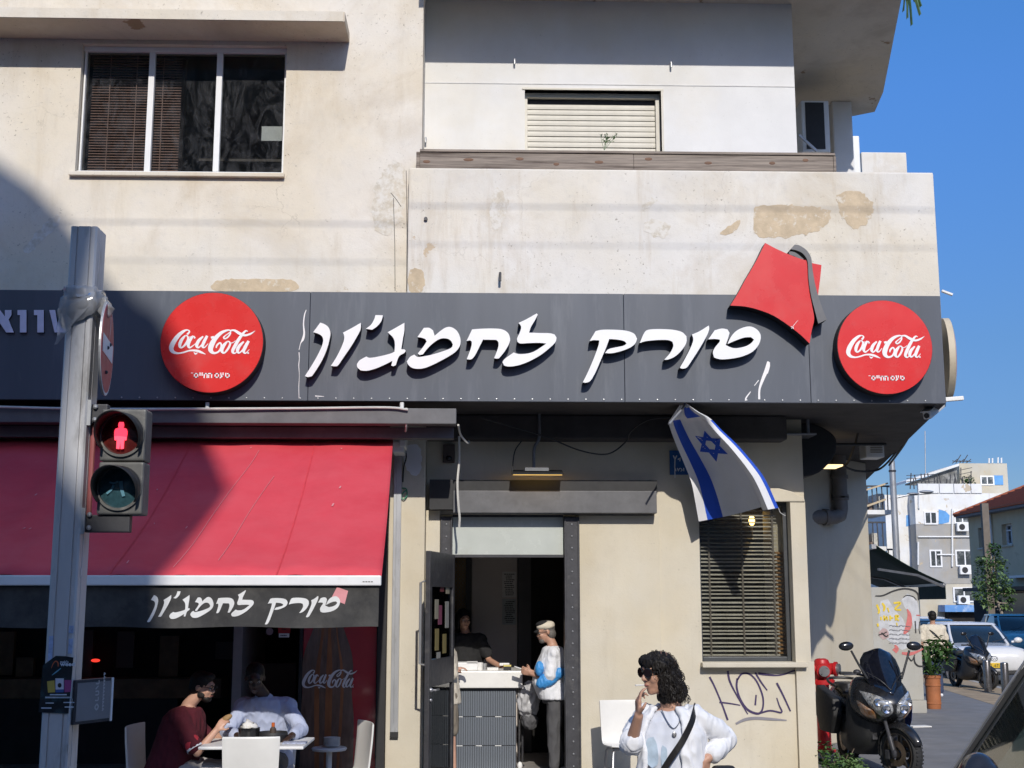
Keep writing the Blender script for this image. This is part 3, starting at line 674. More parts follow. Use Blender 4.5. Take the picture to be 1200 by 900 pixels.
# ---- blind window on the right
yb = .14
f = MB(); fw = .05
f.box((bx0, yb - .03, bz0), (bx0 + fw * .6, yb + .04, bz1)); f.box((bx1 - fw, yb - .03, bz0), (bx1, yb + .04, bz1)); f.box((bx0 + fw * .6, yb - .03, bz1 - fw), (bx1 - fw, yb + .04, bz1)); f.box((bx0 + fw * .6, yb - .03, bz0), (bx1 - fw, yb + .04, bz0 + fw))
wb = f.build('window', mat('frame_dark', (.05, .055, .06), .4), B, bevel=.005)
q = MB(); q.box((bx0 - .02, -.13, bz0 - .055), (bx1 + .12, yb - .032, bz0 - .002)); q.build('sill', M['beige_wall'], wb, bevel=.01)
q = MB(); q.box((bx0 + .03, yb + .0, bz0 + .05), (bx1 - .05, yb + .006, bz1 - .05)); q.build('pane', M['shop_glass'], wb)
n_ = 37; zz0, zz1 = bz0 + .07, bz1 - .06
ma = MB().box((bx0 + .035, -.019, -.0012), (gx(914, yb), .019, .0012), rot=Matrix.Rotation(R(24), 3, 'X'), piv=(0, 0, 0)).mesh(M['blind_grey'])
mb_ = MB().box((gx(911, yb + .05), -.024, -.0012), (gx(923, yb + .05), .024, .0012), rot=Matrix.Rotation(R(28), 3, 'X'), piv=(0, 0, 0)).mesh(M['blind_wood'])
rr = random.Random(5)
for i in range(n_):
    z = zz0 + (zz1 - zz0) * i / n_
    o = link(ma, 'blind_slat', wb); o.location = (0, yb + .06, z); o.rotation_euler = (rr.uniform(-.06, .06), rr.uniform(-.002, .002), 0)
    if i < 26:
        o = link(mb_, 'blind_end_slat', wb); o.location = (0, yb + .115, z + .02); o.rotation_euler = (rr.uniform(-.1, .1), 0, 0)
q = MB()
for px in (833, 872, 909): q.box((gx(px, yb) - .009, yb + .032, zz0), (gx(px, yb) + .009, yb + .034, zz1))
q.box((bx0 + .035, yb + .045, bz0 + .052), (gx(914, yb), yb + .075, zz0 - .012)); q.build('blind_tape', mat('tape', (.20, .17, .14), .8), wb)
lp = at(881, 610, .6); q = MB(); q.ell(lp, (.035, .035, .06)); q.build('wall_lamp_bulb', mat('warm_bulb', (1, .7, .3), .5, emit=(1, .62, .16), estr=6), B); q = MB(); q.cyl(lp + Vector((0, 0, -.16)), lp + Vector((0, 0, -.06)), .012); q.build('lamp_stem', gold, B)
# ---- open bay on the left under the awning
bl = gx(454, YB, 700)
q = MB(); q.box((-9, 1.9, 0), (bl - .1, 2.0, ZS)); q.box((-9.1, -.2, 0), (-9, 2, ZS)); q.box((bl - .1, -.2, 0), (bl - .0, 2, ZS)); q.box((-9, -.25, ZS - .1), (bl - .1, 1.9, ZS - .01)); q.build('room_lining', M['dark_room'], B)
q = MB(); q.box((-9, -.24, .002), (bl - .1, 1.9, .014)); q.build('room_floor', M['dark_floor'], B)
q = MB(); q.box((-9, 1.45, 0), (gx(212, 1.4), 1.85, gz(818, 1.4))); q.build('back_bench', M['black_matt'], B)
amber = mat('amber_wood', (.16, .105, .055), .6, .3, 6)
q = MB(); q.box((-9, 1.44, gz(818, 1.4)), (gx(262, 1.4), 1.86, gz(795, 1.4))); q.build('bench_rail', amber, B, bevel=.01)
q = MB(); q.box((gx(300, 1.2), 1.0, 0), (gx(352, 1.2), 1.4, gz(776, 1.2))); q.build('side_cabinet', M['room_brown'], B, bevel=.01)
for (a, b, c, d, m_) in ((2, 20, 740, 790, amber), (24, 44, 770, 792, amber), (95, 112, 738, 800, M['room_brown']), (140, 160, 740, 782, M['room_brown']), (190, 212, 745, 792, amber), (255, 276, 752, 772, M['room_brown'])):
    q = MB(); q.box((gx(a, 1.8), 1.78, gz(d, 1.8)), (gx(b, 1.8), 1.85, gz(c, 1.8))); q.build('wall_shelf', m_, B)
p = at(112, 774, 1.7); q = MB(); q.ell(p, (.055, .02, .02)); q.build('led_lamp', mat('led_red', (.8, .02, .02), .5, emit=(1, .05, .03), estr=.8), B)
# dark shopfront frame and glossy bottle panel
yp = -.18
q = MB(); q.box((gx(443, -.3, 700), -.3, 0), (pA0 - .004, -.1, ZS - .005)); q.box((gx(352, yp), yp, 0), (gx(356, yp), -.1, 3.2)); q.box((-9, -.24, 3.3), (bl - .1, -.14, ZS - .02)); q.build('shopfront_frame', M['black_matt'], B, bevel=.006)
rp = mat('panel_red', (.40, .02, .03), .12, .1, 2, coat=.6)
x0, x1 = gx(356.5, yp), gx(442, yp); z1 = gz(700, yp)
q = MB(); q.box((x0, yp + .03, 0), (x1, yp + .06, 3.2)); pan = q.build('poster_panel', rp, B)
bt = mat('bottle_print', (.16, .10, .075), .14, .35, 6, stretch=(3, 1, .6), dirt=(.34, .13, .04), dsc=1.1, coat=.5)
bxc = gx(385.5, yp); sc_ = 14.12 / 1500
hw = [(31, 905), (31, 850), (30, 830), (28, 812), (29, 795), (29, 780), (27, 765), (23, 752), (18, 738), (14, 722), (12, 700), (11, 680)]
poly = [(bxc + a * sc_, gz(b, yp)) for a, b in hw] + [(bxc - a * sc_, gz(b, yp)) for a, b in hw[::-1]]
q = MB(); q.prism(outline(poly, 3, 50), lambda x, z, d: Vector((x, d, z)), yp + .024, yp + .029); q.build('bottle_print', bt, pan, tri=True)

# tan patches where the paint has peeled off the render: thin, ragged, a little proud of the wall
pm = mat('bare_render', (.56, .45, .31), .95, .16, 7, bmp=.5, bsc=45, dirt=(.66, .60, .50), dsc=9, dlo=.56, dhi=.62); pm2 = mat('damp_stain', (.58, .525, .43), .95, .14, 9, bmp=.4, bsc=50, dirt=(.70, .67, .61), dsc=11, dlo=.42, dhi=.58)
def peel(pts, Y, m_, sd, rag=1.6, par=None):
    P = []; base = outline(pts, 9, 200)
    for k, p in enumerate(base):
        v = noise.noise_vector(Vector((p[0] * .22, p[1] * .22, sd))) * rag * 2 + noise.noise_vector(Vector((p[0] * .7, p[1] * .7, sd + 5))) * rag; P.append((p[0] + v.x, p[1] + v.y))
    q = MB(); q.prism(P, lambda x, y, d: Vector((at(x, y, Y).x, Y + d, at(x, y, Y).z)), -.0022 - .0002 * (sd % 5), .004); q.build('peeled_patch', m_, B, tri=True)
peel([(884, 245), (905, 240), (940, 242), (969, 244), (972, 258), (960, 270), (930, 277), (908, 280), (884, 272)], YP, pm, 1)
peel([(981, 232), (995, 224), (1014, 229), (1024, 244), (1018, 258), (1002, 268), (988, 256)], YP, pm, 2)
peel([(845, 272), (858, 262), (868, 258), (862, 270), (850, 275)], YP, pm, 3, .8); peel([(480, 318), (493, 316), (498, 330), (494, 341), (480, 341)], YP, pm, 4, .8)
peel([(755, 262), (770, 258), (785, 264), (780, 277), (762, 275)], YP, pm2, 5, 1.5); peel([(578, 226), (588, 222), (596, 240), (588, 262), (580, 272), (574, 250)], YP, pm2, 6, 1.2); peel([(752, 240), (764, 232), (770, 236), (756, 246)], YP, pm2, 7)
peel([(255, 329), (290, 327), (340, 328), (343, 341), (255, 341)], YU, pm, 8, .8); peel([(446, 205), (462, 190), (474, 200), (472, 250), (455, 275), (438, 262), (436, 235)], YU, pm2, 9, 2); peel([(28, 292), (48, 266), (66, 252), (70, 262), (52, 280), (36, 296)], YU, pm2, 10, 1.2)
peel([(470, 528), (488, 521), (494, 535), (490, 556), (478, 552), (474, 540)], YB, M['cloth_white'] if 'cloth_white' in M else pm2, 12, .9)
q = MB()
for x0, y0, x1, y1 in ((461, 232, 463, 341), (476, 200, 476.5, 341), (458, 226, 470, 242)): q.tube([at(x0, y0, YU - .002), at((x0 + x1) / 2 + .7, (y0 + y1) / 2, YU - .002), at(x1, y1, YU - .002)], .004, 4)
q.build('wall_crack', M['black_edge'], B)['kind'] = 'stuff'
# ================================================================== LONG SHOP SIGN
YS = -1.28
sx = gx(1109, YS, 470); zs0, zs1 = gz(471, YS, 700), gz(343.5, YS, 600)
SG = thing('shop_sign', 'long dark grey shop sign over the whole ground floor with white brush lettering', 'shop sign', (-1, YS, zs0))
edges = [-9.0, gx(354, YS), gx(736, YS), gx(960, YS), sx]
for a, b in zip(edges, edges[1:]):
    q = MB(); q.box((a + .002, YS, zs0), (b - .002, YS + .05, zs1)); q.build('sign_panel', M['sign_panel'], SG, bevel=.003, seg=1)
q = MB(); q.box((-9, YS + .052, zs0 + .02), (sx - .01, YS + .075, zs1 - .02)); q.box((sx - .06, YS + .076, zs0 + .01), (sx - .0, -.95, zs1 - .01)); q.build('sign_backing', M['black_matt'], SG)
q = MB(); rv = random.Random(3)
for i in range(46):
    x = gx(130 + i * 21.5, YS); q.ell((x, YS - .002, zs0 + .025), (.009, .006, .009), nu=6, nv=4)
q.build('sign_screws', M['galvanised'], SG)['kind'] = 'stuff'
def pxf(ox, oy, sc, Y):
    """zoomed drawing coordinates -> point on the plane Y + d"""
    def f(x, y, d):
        p = at(ox + x / sc, oy + y / sc, Y); return Vector((p.x, Y + d, p.z))
    return f
SW2 = [M['sign_white'], M['black_edge']]
LET = [
 ((340, 350, 6.667), [(180,262),(235,187),(270,200),(300,225),(315,270),(305,330),(285,400),(250,480),(205,555),(170,605),(140,612),(115,605),(160,535),(210,450),(248,370),(258,320),(245,290),(215,272)]),
 ((340, 350, 6.667), [(413,265),(480,230),(553,188),(550,240),(520,300),(475,375),(420,455),(375,520),(350,528),(318,525),(360,460),(400,380),(420,325),(422,290)]),
 ((340, 350, 6.667), [(667,128),(725,130),(712,175),(680,215),(640,243),(592,235),(630,205),(655,165)]),
 ((340, 350, 6.667), [(762,262),(820,230),(893,188),(892,250),(880,320),(868,395),(895,397),(903,408),(890,425),(850,452),(825,520),(805,528),(790,522),(800,485),(740,515),(670,545),(600,563),(550,560),(525,535),(522,510),(545,480),(595,452),(625,462),(700,450),(780,430),(815,415),(818,350),(805,305)]),
 ((500, 350, 6.667), [(-72,300),(-22,228),(20,228),(50,248),(62,290),(110,250),(150,225),(190,222),(235,250),(262,305),(262,360),(235,405),(190,440),(120,480),(40,520),(-30,545),(-100,545),(-140,520),(-155,490),(-130,455),(-97,437),(-70,455),(-20,450),(50,435),(130,410),(190,385),(205,360),(190,330),(160,312),(110,312),(60,340),(10,385),(-30,435),(-55,440),(-70,428),(-30,380),(0,335),(-10,315),(-40,305)]),
 ((500, 350, 6.667), [(312,330),(355,240),(420,235),(520,233),(590,240),(635,268),(652,315),(640,360),(610,410),(570,460),(550,468),(527,465),(545,420),(560,375),(560,340),(545,322),(440,320),(420,360),(385,430),(360,465),(340,475),(313,473),(330,430),(350,370),(352,335),(340,325)]),
 ((500, 350, 6.667), [(717,190),(780,160),(860,115),(868,125),(845,170),(815,220),(800,265),(880,268),(960,270),(1000,280),(1015,305),(1005,340),(960,385),(890,440),(800,490),(710,522),(640,530),(605,522),(592,495),(610,470),(680,420),(715,432),(780,430),(840,412),(900,375),(935,350),(880,345),(800,347),(735,350),(710,338),(707,310),(725,270),(738,230),(732,205)]),
 ((660, 350, 5.0), [(155,248),(190,190),(230,182),(300,182),(370,188),(415,205),(433,235),(420,265),(385,290),(330,310),(280,320),(245,318),(268,295),(320,283),(355,275),(372,262),(355,248),(320,240),(270,236),(250,290),(220,360),(190,430),(160,480),(135,492),(115,490),(140,440),(175,360),(205,280),(212,245),(180,243)]),
 ((660, 350, 5.0), [(448,260),(475,200),(500,182),(560,178),(640,182),(695,195),(722,220),(722,255),(700,295),(660,335),(620,355),(592,358),(625,320),(645,280),(640,252),(610,242),(540,243),(480,250)]),
 ((660, 350, 5.0), [(755,210),(800,190),(853,157),(855,180),(840,220),(800,290),(755,360),(725,402),(700,410),(683,405),(715,350),(750,280),(762,240)]),
 ((660, 350, 5.0), [(850,238),(888,185),(930,175),(962,180),(975,200),(965,235),(952,272),(1000,290),(1060,282),(1100,262),(1118,240),(1100,225),(1060,228),(1010,245),(962,266),(985,220),(1020,185),(1070,165),(1110,166),(1145,190),(1158,225),(1145,270),(1110,310),(1050,338),(980,352),(920,355),(885,345),(877,315),(890,285),(915,255),(918,240),(890,236)]),
]
LD = .13
for (o_, pts) in LET:
    q = MB(); q.prism(outline(pts, 4, 40), pxf(*o_, YS - LD), 0, LD - .004, 0, 1); q.build('letter', SW2, SG, tri=True)
# lahmajun emblem: red sheet with a curling grey stalk
f5 = pxf(840, 270, 6.0, YS - .17); RD = [M['sign_red'], M['black_edge']]
q = MB(); q.prism(outline([(340,88),(420,130),(510,170),(600,203),(635,212),(640,300),(650,420),(668,520),(685,620),(668,700),(652,795),(590,735),(500,665),(400,600),(300,560),(200,535),(95,528),(150,440),(210,330),(280,210)], 3, 40), f5, 0, .16, 0, 1)
em = q.build('emblem', RD, SG, tri=True)
q = MB(); q.prism(outline([(668,225),(740,240),(730,340),(715,460),(718,500),(700,440),(680,340)], 3, 40), f5, .02, .15, 0, 1); q.build('emblem_flap', RD, em, tri=True)
GD = [mat('sign_stalk', (.12, .12, .125), .5), M['black_edge']]
q = MB(); q.prism(outline([(516,135),(545,103),(580,110),(630,145),(660,195),(668,260),(680,340),(700,430),(735,540),(770,630),(710,658),(684,560),(657,450),(642,340),(638,250),(630,205),(600,165),(560,145)], 4, 50), f5, -.02, .16, 0, 1); q.build('emblem_stalk', GD, em, tri=True)
q = MB(); q.prism(outline([(508,150),(530,145),(570,165),(612,200),(600,204),(540,178),(512,168)], 3, 60), f5, .005, .12, 0, 1); q.build('emblem_stalk', GD, em, tri=True)
q = MB()
for (x0, y0, x1, y1, w) in ((525, 690, 572, 632, 4), (540, 690, 520, 676, 8)): q.ribbon([(x0, y0, w), ((x0 + x1) / 2, (y0 + y1) / 2 - 4, w * .7), (x1, y1, 2)], f5, -.002)
q.build('scratch', M['sign_print'], em)
# splashes of white bird lime on the sign
q = MB(); fs = pxf(340, 350, 6.667, YS)
q.ribbon([(126, 88, 5), (112, 130, 8), (105, 200, 9), (110, 270, 14), (100, 318, 18), (82, 350, 6), (70, 400, 5)], fs, -.003); q.ribbon([(70, 420, 10), (72, 470, 6), (68, 520, 8), (72, 600, 4), (68, 690, 6), (70, 780, 5)], fs, -.003, .7); q.ribbon([(195, 760, 7), (230, 763, 6), (265, 764, 3)], fs, -.003)
fs = pxf(660, 350, 5, YS); q.ribbon([(1200, 368, 10), (1190, 420, 22), (1170, 470, 18), (1150, 530, 12), (1148, 590, 12)], fs, -.003); q.ribbon([(1145, 478, 5), (1120, 510, 4)], fs, -.003); q.ribbon([(1098, 545, 5), (1072, 580, 8), (1068, 598, 8)], fs, -.003); q.ribbon([(1207, 372, 8), (1203, 400, 14), (1196, 440, 5)], fs, -.0035)
q.build('bird_lime', M['sign_print'], SG)['kind'] = 'stuff'
# neighbour's sign lettering on the shaded left end: alef, two vavs, shin
lil = mat('sign_lilac', (.62, .62, .74), .5)
f4 = pxf(0, 300, 2.857, YS)
def rect_letter(polys):
    for pl in polys:
        q = MB(); q.prism(pl, f4, -.03, -.002, 0, 1); q.build('letter', [lil, M['black_edge']], SG, tri=True)
rect_letter([[(62, 183), (92, 183), (92, 258), (70, 258), (70, 200), (62, 200)], [(117, 183), (150, 183), (150, 258), (128, 258), (128, 200), (117, 200)],
 [(-20, 183), (4, 183), (20, 205), (20, 183), (42, 183), (42, 200), (32, 215), (50, 258), (24, 258), (2, 225), (-4, 240), (-4, 258), (-26, 258), (-24, 235), (-10, 212)],
 [(168, 183), (188, 183), (196, 232), (206, 183), (226, 183), (216, 240), (240, 232), (250, 183), (270, 183), (256, 240), (236, 258), (186, 258)]])
# ---------------------------------------------------------------- round red signs
COKE = [
 [(262,378,16),(278,355,12),(262,343,9),(235,352,20),(195,387,30),(160,440,36),(146,485,34),(163,514,24),(200,524,13),(240,517,12),(290,502,12),(340,504,18),(375,516,16),(408,531,3)],
 [(318,516,4),(332,528,12),(346,518,4)],
 [(248,386,12),(222,420,24),(209,460,24),(222,481,12),(250,457,16),(270,415,16),(264,390,10),(248,386,12)],
 [(262,396,6),(285,398,6),(305,386,4)],
 [(322,408,14),(312,392,9),(286,420,24),(273,458,24),(286,480,13),(320,456,6),(345,430,4)],
 [(384,392,12),(352,425,24),(338,462,24),(352,479,12),(382,450,12),(404,404,14)],
 [(414,387,20),(392,435,24),(382,468,20),(397,478,10),(424,448,5)],
 [(443,402,17),(466,396,17)],
 [(548,412,12),(540,398,12),(556,382,8),(582,362,8),(592,350,8),(572,342,12),(522,362,24),(475,410,34),(448,465,40),(446,500,34),(470,521,18),(505,510,14),(525,470,14),(515,442,12),(492,460,14),(486,482,8)],
 [(548,412,10),(570,398,12),(588,372,12),(590,352,8)],
 [(578,346,6),(618,344,16),(660,368,22),(700,382,16),(742,370,14),(778,346,2)],
 [(568,431,12),(541,465,26),(529,500,26),(546,521,12),(570,497,16),(590,455,16),(584,433,10),(568,431,12)],
 [(585,445,6),(610,440,6),(632,424,4)],
 [(722,352,5),(702,350,14),(662,402,24),(626,470,26),(612,508,22),(630,522,10),(658,492,5)],
 [(694,431,12),(662,465,24),(648,500,24),(662,519,12),(692,490,12),(714,444,14)],
 [(730,426,20),(706,475,26),(696,508,20),(711,521,10),(738,492,4)],
 [(724,520,12),(736,520,12)],
]
# block Hebrew letters for the slogan under the script, drawn in the same zoom
SLG = [[(305,676,6),(318,676,6)],
 [(330,680,11),(355,680,11),(355,708,11),(330,708,11),(330,680,11)],           # final mem
 [(372,676,12),(372,692,12)], [(388,676,12),(388,692,12)],                       # two yods
 [(404,710,12),(404,680,11),(426,680,11),(426,710,12)],                          # het
 [(438,694,11),(438,710,11)], [(436,680,11),(460,680,11),(460,710,12)],         # he
 [(486,680,11),(512,680,11),(512,708,11),(486,708,11),(486,680,11)],           # final mem
 [(528,676,11),(534,700,11)], [(546,676,11),(546,696,11),(526,712,11)],         # ayin
 [(566,678,11),(566,708,11),(592,708,11),(592,680,11),(578,680,10)]]            # tet
def straight(mb, pts, f, d):
    for a, b in zip(pts, pts[1:]):
        v = Vector((b[0] - a[0], b[1] - a[1])).normalized(); n_ = Vector((-v.y, v.x)) * a[2] / 2; e = v * a[2] / 2 * .98
        mb.face([mb.bm.verts.new(f(x, y, d)) for x, y in ((a[0] - e.x + n_.x, a[1] - e.y + n_.y), (b[0] + e.x + n_.x, b[1] + e.y + n_.y), (b[0] + e.x - n_.x, b[1] + e.y - n_.y), (a[0] - e.x - n_.x, a[1] - e.y - n_.y))])
def coke_disc(label, cpx, cpy, rp_):
    D = .15; c = at(cpx, cpy, YS - D); r_ = rp_ / FPX * (YS - D - CAM.y) * 1.008
    t = thing('round_sign', label, 'round sign', (c.x, YS, c.z - r_), 0, 'round red signs on the shop front')
    q = MB(); q.lathe([(r_ - .004, -.012), (r_, -.010), (r_, D - .012), (r_ - .01, D - .004)], (c.x, YS - D + .004, c.z), 'Y', 72, cap=True); q.build('sign_rim', M['black_edge'], t, smooth=True)
    q = MB(); q.lathe([(r_ - .006, -.006), (r_ - .004, 0)], (c.x, YS - D - .011, c.z), 'Y', 72, cap=True); q.build('sign_face', M['sign_red'], t)
    zx, zy, sc = (450, 437, 6.667)                   # centre of the disc in the traced drawing
    k = r_ / (392 / 1.0)
    def f(x, y, d): return Vector((c.x + (x - zx) * k, YS - D - .011 + d, c.z - (y - zy) * k))
    q = MB()
    for i, st in enumerate(COKE): q.ribbon(st, f, -.008 - .00025 * i, 1.0, 6)
    q.build('script_lettering', M['sign_print'], t)
    q = MB()
    for i, st in enumerate(SLG): straight(q, [(a, b, c * .78) for a, b, c in st], f, -.008 - .0002 * i)
    q.build('slogan_lettering', M['sign_print'], t)
    return t, c, r_
coke_disc('left round red sign with white script, partly in the big curved shadow', 248.5, 401.5, 60.5)
t, c, r_ = coke_disc('right round red sign with white script, near the corner', 1036.5, 407, 57.5)
q = MB(); q.ribbon([(-2, 0, 3), (0, 60, 4), (1, 150, 3), (2, 200, 4)], lambda x, y, d: Vector((c.x + x * .002, YS - .162 + d, c.z + r_ * .93 - y * .0018)), -.006, .002); q.build('paint_drip', M['sign_print'], t)
# third round sign on the side street, seen on edge
p = at(1111, 420, -.4); rim = .46
t = thing('round_sign', 'round sign on the side wall seen edge on, cream rim', 'round sign', (p.x, -.4, p.z - rim), 0, 'round red signs on the shop front')
n2 = Vector((E12.y, -E12.x, 0)); q = MB(); rings = []
for (rr_, h) in ((rim - .02, -.02), (rim, -.02), (rim, .045), (rim - .02, .055)):
    rings.append([Vector((p.x - .02, -.35, p.z)) + n2 * h + E12 * (rr_ * cos(2 * pi * k / 40)) + Vector((0, 0, rr_ * sin(2 * pi * k / 40))) for k in range(40)])
q.loft(rings); q.build('sign_rim', mat('rim_cream', (.55, .48, .36), .6, .1, 5, dirt=(.3, .22, .14), dsc=4), t, smooth=True)
q = MB(); q.loft([[Vector((p.x - .02, -.35, p.z)) + n2 * h + E12 * (.42 * cos(2 * pi * k / 40)) + Vector((0, 0, .42 * sin(2 * pi * k / 40))) for k in range(40)] for h in (.056, .06)]); q.build('sign_face', M['sign_red'], t)
# ================================================================== AWNING WITH ITS CASSETTE
zb1, zb0 = gz(479, -1.3), gz(497, -1.3)
q = MB(); q.box((-9, -1.3, zb0), (gx(533, -1.3), -1.1, zb1)); q.box((-9, -1.06, zb0 - .12), (gx(530, -1.06), -.9, zb0 - .003))
tag(q.build('steel_beam', M['lintel_steel'], bevel=.006), 'scuffed grey steel beam running under the shop sign above the red awning', 'beam')
AW = thing('awning', 'big red fabric awning with black lettered valance over the tables', 'awning', (-4, -2.2, 1.7))
ya0, ya1 = -.75, -4.1
T0, T1 = at(461, 511, ya0), at(447, 675, ya1)
z_t, z_b = T0.z, T1.z
def awn(u, v):                                        # u along X, v 0 top .. 1 front
    xr_ = T0.x + (T1.x - T0.x) * v
    y = ya0 + (ya1 - ya0) * v
    z = z_t + (z_b - z_t) * v - .09 * sin(pi * v) + .012 * sin(u * 1.55 + .4 * sin(3 * v)) * (.3 + sin(pi * v)) + .012 * sin(u * 2.9 + 2 * v) * v + .005 * sin(u * 4.3 - 5 * v) * sin(pi * v)
    return Vector((-9 + (xr_ + 9) * (u / 40), y, z))
q = MB(); q.sheet([[awn(u / 4, v / 14) for u in range(161)] for v in range(15)])
me = q.mesh(M['awning_red'], smooth=True); me = mod_mesh(me, [('SOLIDIFY', dict(thickness=.004))]); 
for p_ in me.polygons: p_.use_smooth = True
link(me, 'awning_cloth', AW)
q = MB(); 
for u in (9.5, 19.3, 29.7, 36): 
    q = MB(); q.sheet([[awn(u - .03, v / 14) + Vector((0, -.002, .006)), awn(u + .03, v / 14) + Vector((0, -.002, .006))] for v in range(15)]); q.build('cloth_seam', M.get('seam_red') or mat('seam_red', (.60, .042, .058), .8), AW)
q = MB(); q.box((-9, ya1 - .035, z_b - .075), (T1.x, ya1 + .03, z_b + .004)); bar = q.build('front_bar', M['white_alu'], AW, bevel=.01)
lab = MB(); 
for i in range(4): lab.box((gx(425 + i * 3.2, ya1), ya1 - .038, z_b - .048), (gx(427.3 + i * 3.2, ya1), ya1 - .0365, z_b - .042))
lab.build('maker_mark', M['ink_black'], bar)
zv1, zv0 = z_b - .076, gz(735, ya1)
xv = gx(444, ya1, 705)
rows = []
for j in range(9):
    row = []
    for i in range(161):
        x = -9 + (xv + 9) * i / 160; t_ = j / 8
        row.append(Vector((x, ya1 - .012 * t_ * sin(x * 7.3) - .01 * t_ * sin(x * 17 + 1) - .012 * t_ * t_, zv1 + (zv0 - zv1) * t_ + .006 * sin(x * 6) * t_)))
    rows.append(row)
q = MB(); q.sheet(rows); me = q.mesh(M['awning_black'], smooth=True); va = link(me, 'valance', AW)
# printed lettering on the valance follows its folds: the same brush letters, smaller
fv_ = lambda x, y: (gx(x, ya1, y), gz(y, ya1))
def vprint(x, z, d):
    t_ = (z - zv1) / (zv0 - zv1); t_ = min(1, max(0, t_))
    return Vector((x, ya1 - .012 * t_ * sin(x * 7.3) - .01 * t_ * sin(x * 17 + 1) - .012 * t_ * t_ + d, z))
wp = mat('valance_print', (.66, .66, .64), .7, .08, 8, dirt=(.4, .4, .38), dsc=12, dlo=.6, dhi=.8)
for k_, (o_, pts) in enumerate(LET):
    P = []
    for (x, y) in outline(pts, 3, 40):
        X, Y = o_[0] + x / o_[2], o_[1] + y / o_[2]     # big sign pixels
        # big sign x 357..890 -> valance x 173..400 ; y 367..452 -> 690..734
        u = (X - 357) / (890 - 357); Xv = 173 + u * (398 - 173); Yv = 691 + (Y - 367) * (733 - 691) / (452 - 367) + (1 - u) * 1.0
        P.append(fv_(Xv, Yv))
    q = MB(); q.face([q.bm.verts.new(vprint(x, z, -.004)) for x, z in P]); q.build('printed_letter', wp, va, tri=True)
q = MB(); P = [fv_(x, y) for x, y in ((395, 688), (408, 692.5), (404, 708), (388, 701.5))]; q.face([q.bm.verts.new(vprint(x, z, -.004)) for x, z in P]); q.build('printed_patch', mat('pink_print', (.62, .26, .27), .7), va)
q = MB(); q.cyl((-9, ya0, z_t + .0), (gx(468, ya0), ya0, z_t + .0), .055, n=14); q.build('roller_tube', M['white_alu'], AW, smooth=True)
q = MB(); p = at(466, 513, ya0); q.box((p.x - .05, ya0 - .05, p.z - .16), (p.x + .07, ya0 + .3, p.z - .05)); q.box((p.x + .02, ya0 - .07, p.z - .1), (p.x + .09, ya0 + .3, p.z + .06)); q.build('wall_bracket', M['white_plastic'], AW, bevel=.01)
q = MB()
for X in (-6.5, -1.35): q.tube([(X, -.5, z_t - .25), (X + .25, -2.6, z_t - 1.15), (X, ya1 + .05, z_b - .04)], .022, 8)
q.build('folding_arm', M['white_alu'], AW, smooth=True)
# ================================================================== LOOSE FITTINGS ON THE FACADE
# vertical conduit on the beige pillar
q = MB(); a, b = gx(459.5, YB - .06, 700), gx(468.5, YB - .06, 700); q.box((a, YB - .05, gz(857, YB)), (b, YB - .003, gz(534, YB))); q.box((a + .03, YB - .056, gz(857, YB) + .1), (a + .038, YB - .051, gz(534, YB)))
co = tag(q.build('conduit', M['galvanised'], bevel=.006), 'long grey metal conduit fixed upright to the beige pillar', 'conduit')
q = MB(); q.box((a - .002, YB - .056, gz(863, YB)), (b + .002, YB - .003, gz(857, YB) - .001)); o = q.build('end_cap', M['black_matt'], co); o.matrix_parent_inverse = Matrix.Translation(-co.location)
def cable(pts, r, m, label, name='cable', cat='cable', group=None, n=8):
    q = MB(); q.tube(paths(pts, n), r, 6); return tag(q.build(name, m, smooth=True), label, cat, group)
A = at
cable([A(476, 478, -1.28), A(476, 500, -1.25), A(474, 508, -.9), A(468, 512, -.78), A(466, 516, -.75)], .011, M['cable_white'], 'short white cable dropping from the steel beam to the awning roller')
cable([A(473, 520, YB - .02), A(476, 535, YB - .03), A(473, 548, YB - .02), A(472, 565, YB - .02)], .008, M['cable_black'], 'thin black cable on the beige pillar beside the conduit')
cable([A(471, 572, YB - .02), A(476, 573, YB - .03), A(477, 580, YB - .03), A(473, 585, YB - .03), A(470, 582, YB - .02), A(473, 577, YB - .03), A(476, 575, YB - .02)], .007, M['cable_green'], 'little loop of green wire sticking out of the pillar')
cable([A(537, 498, -1.0), A(540, 510, -.8), A(548, 519, -.7), A(549, 517, -.6)], .012, M['cable_white'], 'short pale cable looping under the steel beam end')
cable([A(538, 511, -.45), A(538, 540, -.4), A(536, 565, -.42), A(537, 590, -.42), A(538.5, 606, -.4), A(538, 618, -.38)], .013, M['cable_white'], 'long white cable hanging in front of the door lintel')
cable([A(565, 490, -.9), A(600, 500, -.7), A(640, 512, -.6), A(680, 528, -.5), A(712, 532, -.5), A(733, 518, -.5), A(740, 505, -.6), A(760, 492, -.7), A(785, 489, -.8)], .008, M['cable_black'], 'thin black cable sagging under the overhang behind the sign')
cable([A(600, 556, -.4), A(603, 530, -.35), A(611, 517, -.35)], .007, M['cable_black'], 'thin dark wire leading up from the flat door lamp')
cable([A(-30, 476, -1.34), A(120, 479.5, -1.33), A(240, 479, -1.34), A(350, 478.5, -1.33), A(450, 477.5, -1.33), A(478, 480, -1.33)], .012, M['cable_white'], 'pale cable lying along the top of the steel beam')
q = MB(); p = A(471, 474, -1.25); q.cyl(p + Vector((0, 0, -.06)), p + Vector((0, 0, .02)), .022, n=10); tag(q.build('conduit_stub', M['white_plastic']), 'short white pipe stub between the sign and the steel beam', 'pipe')
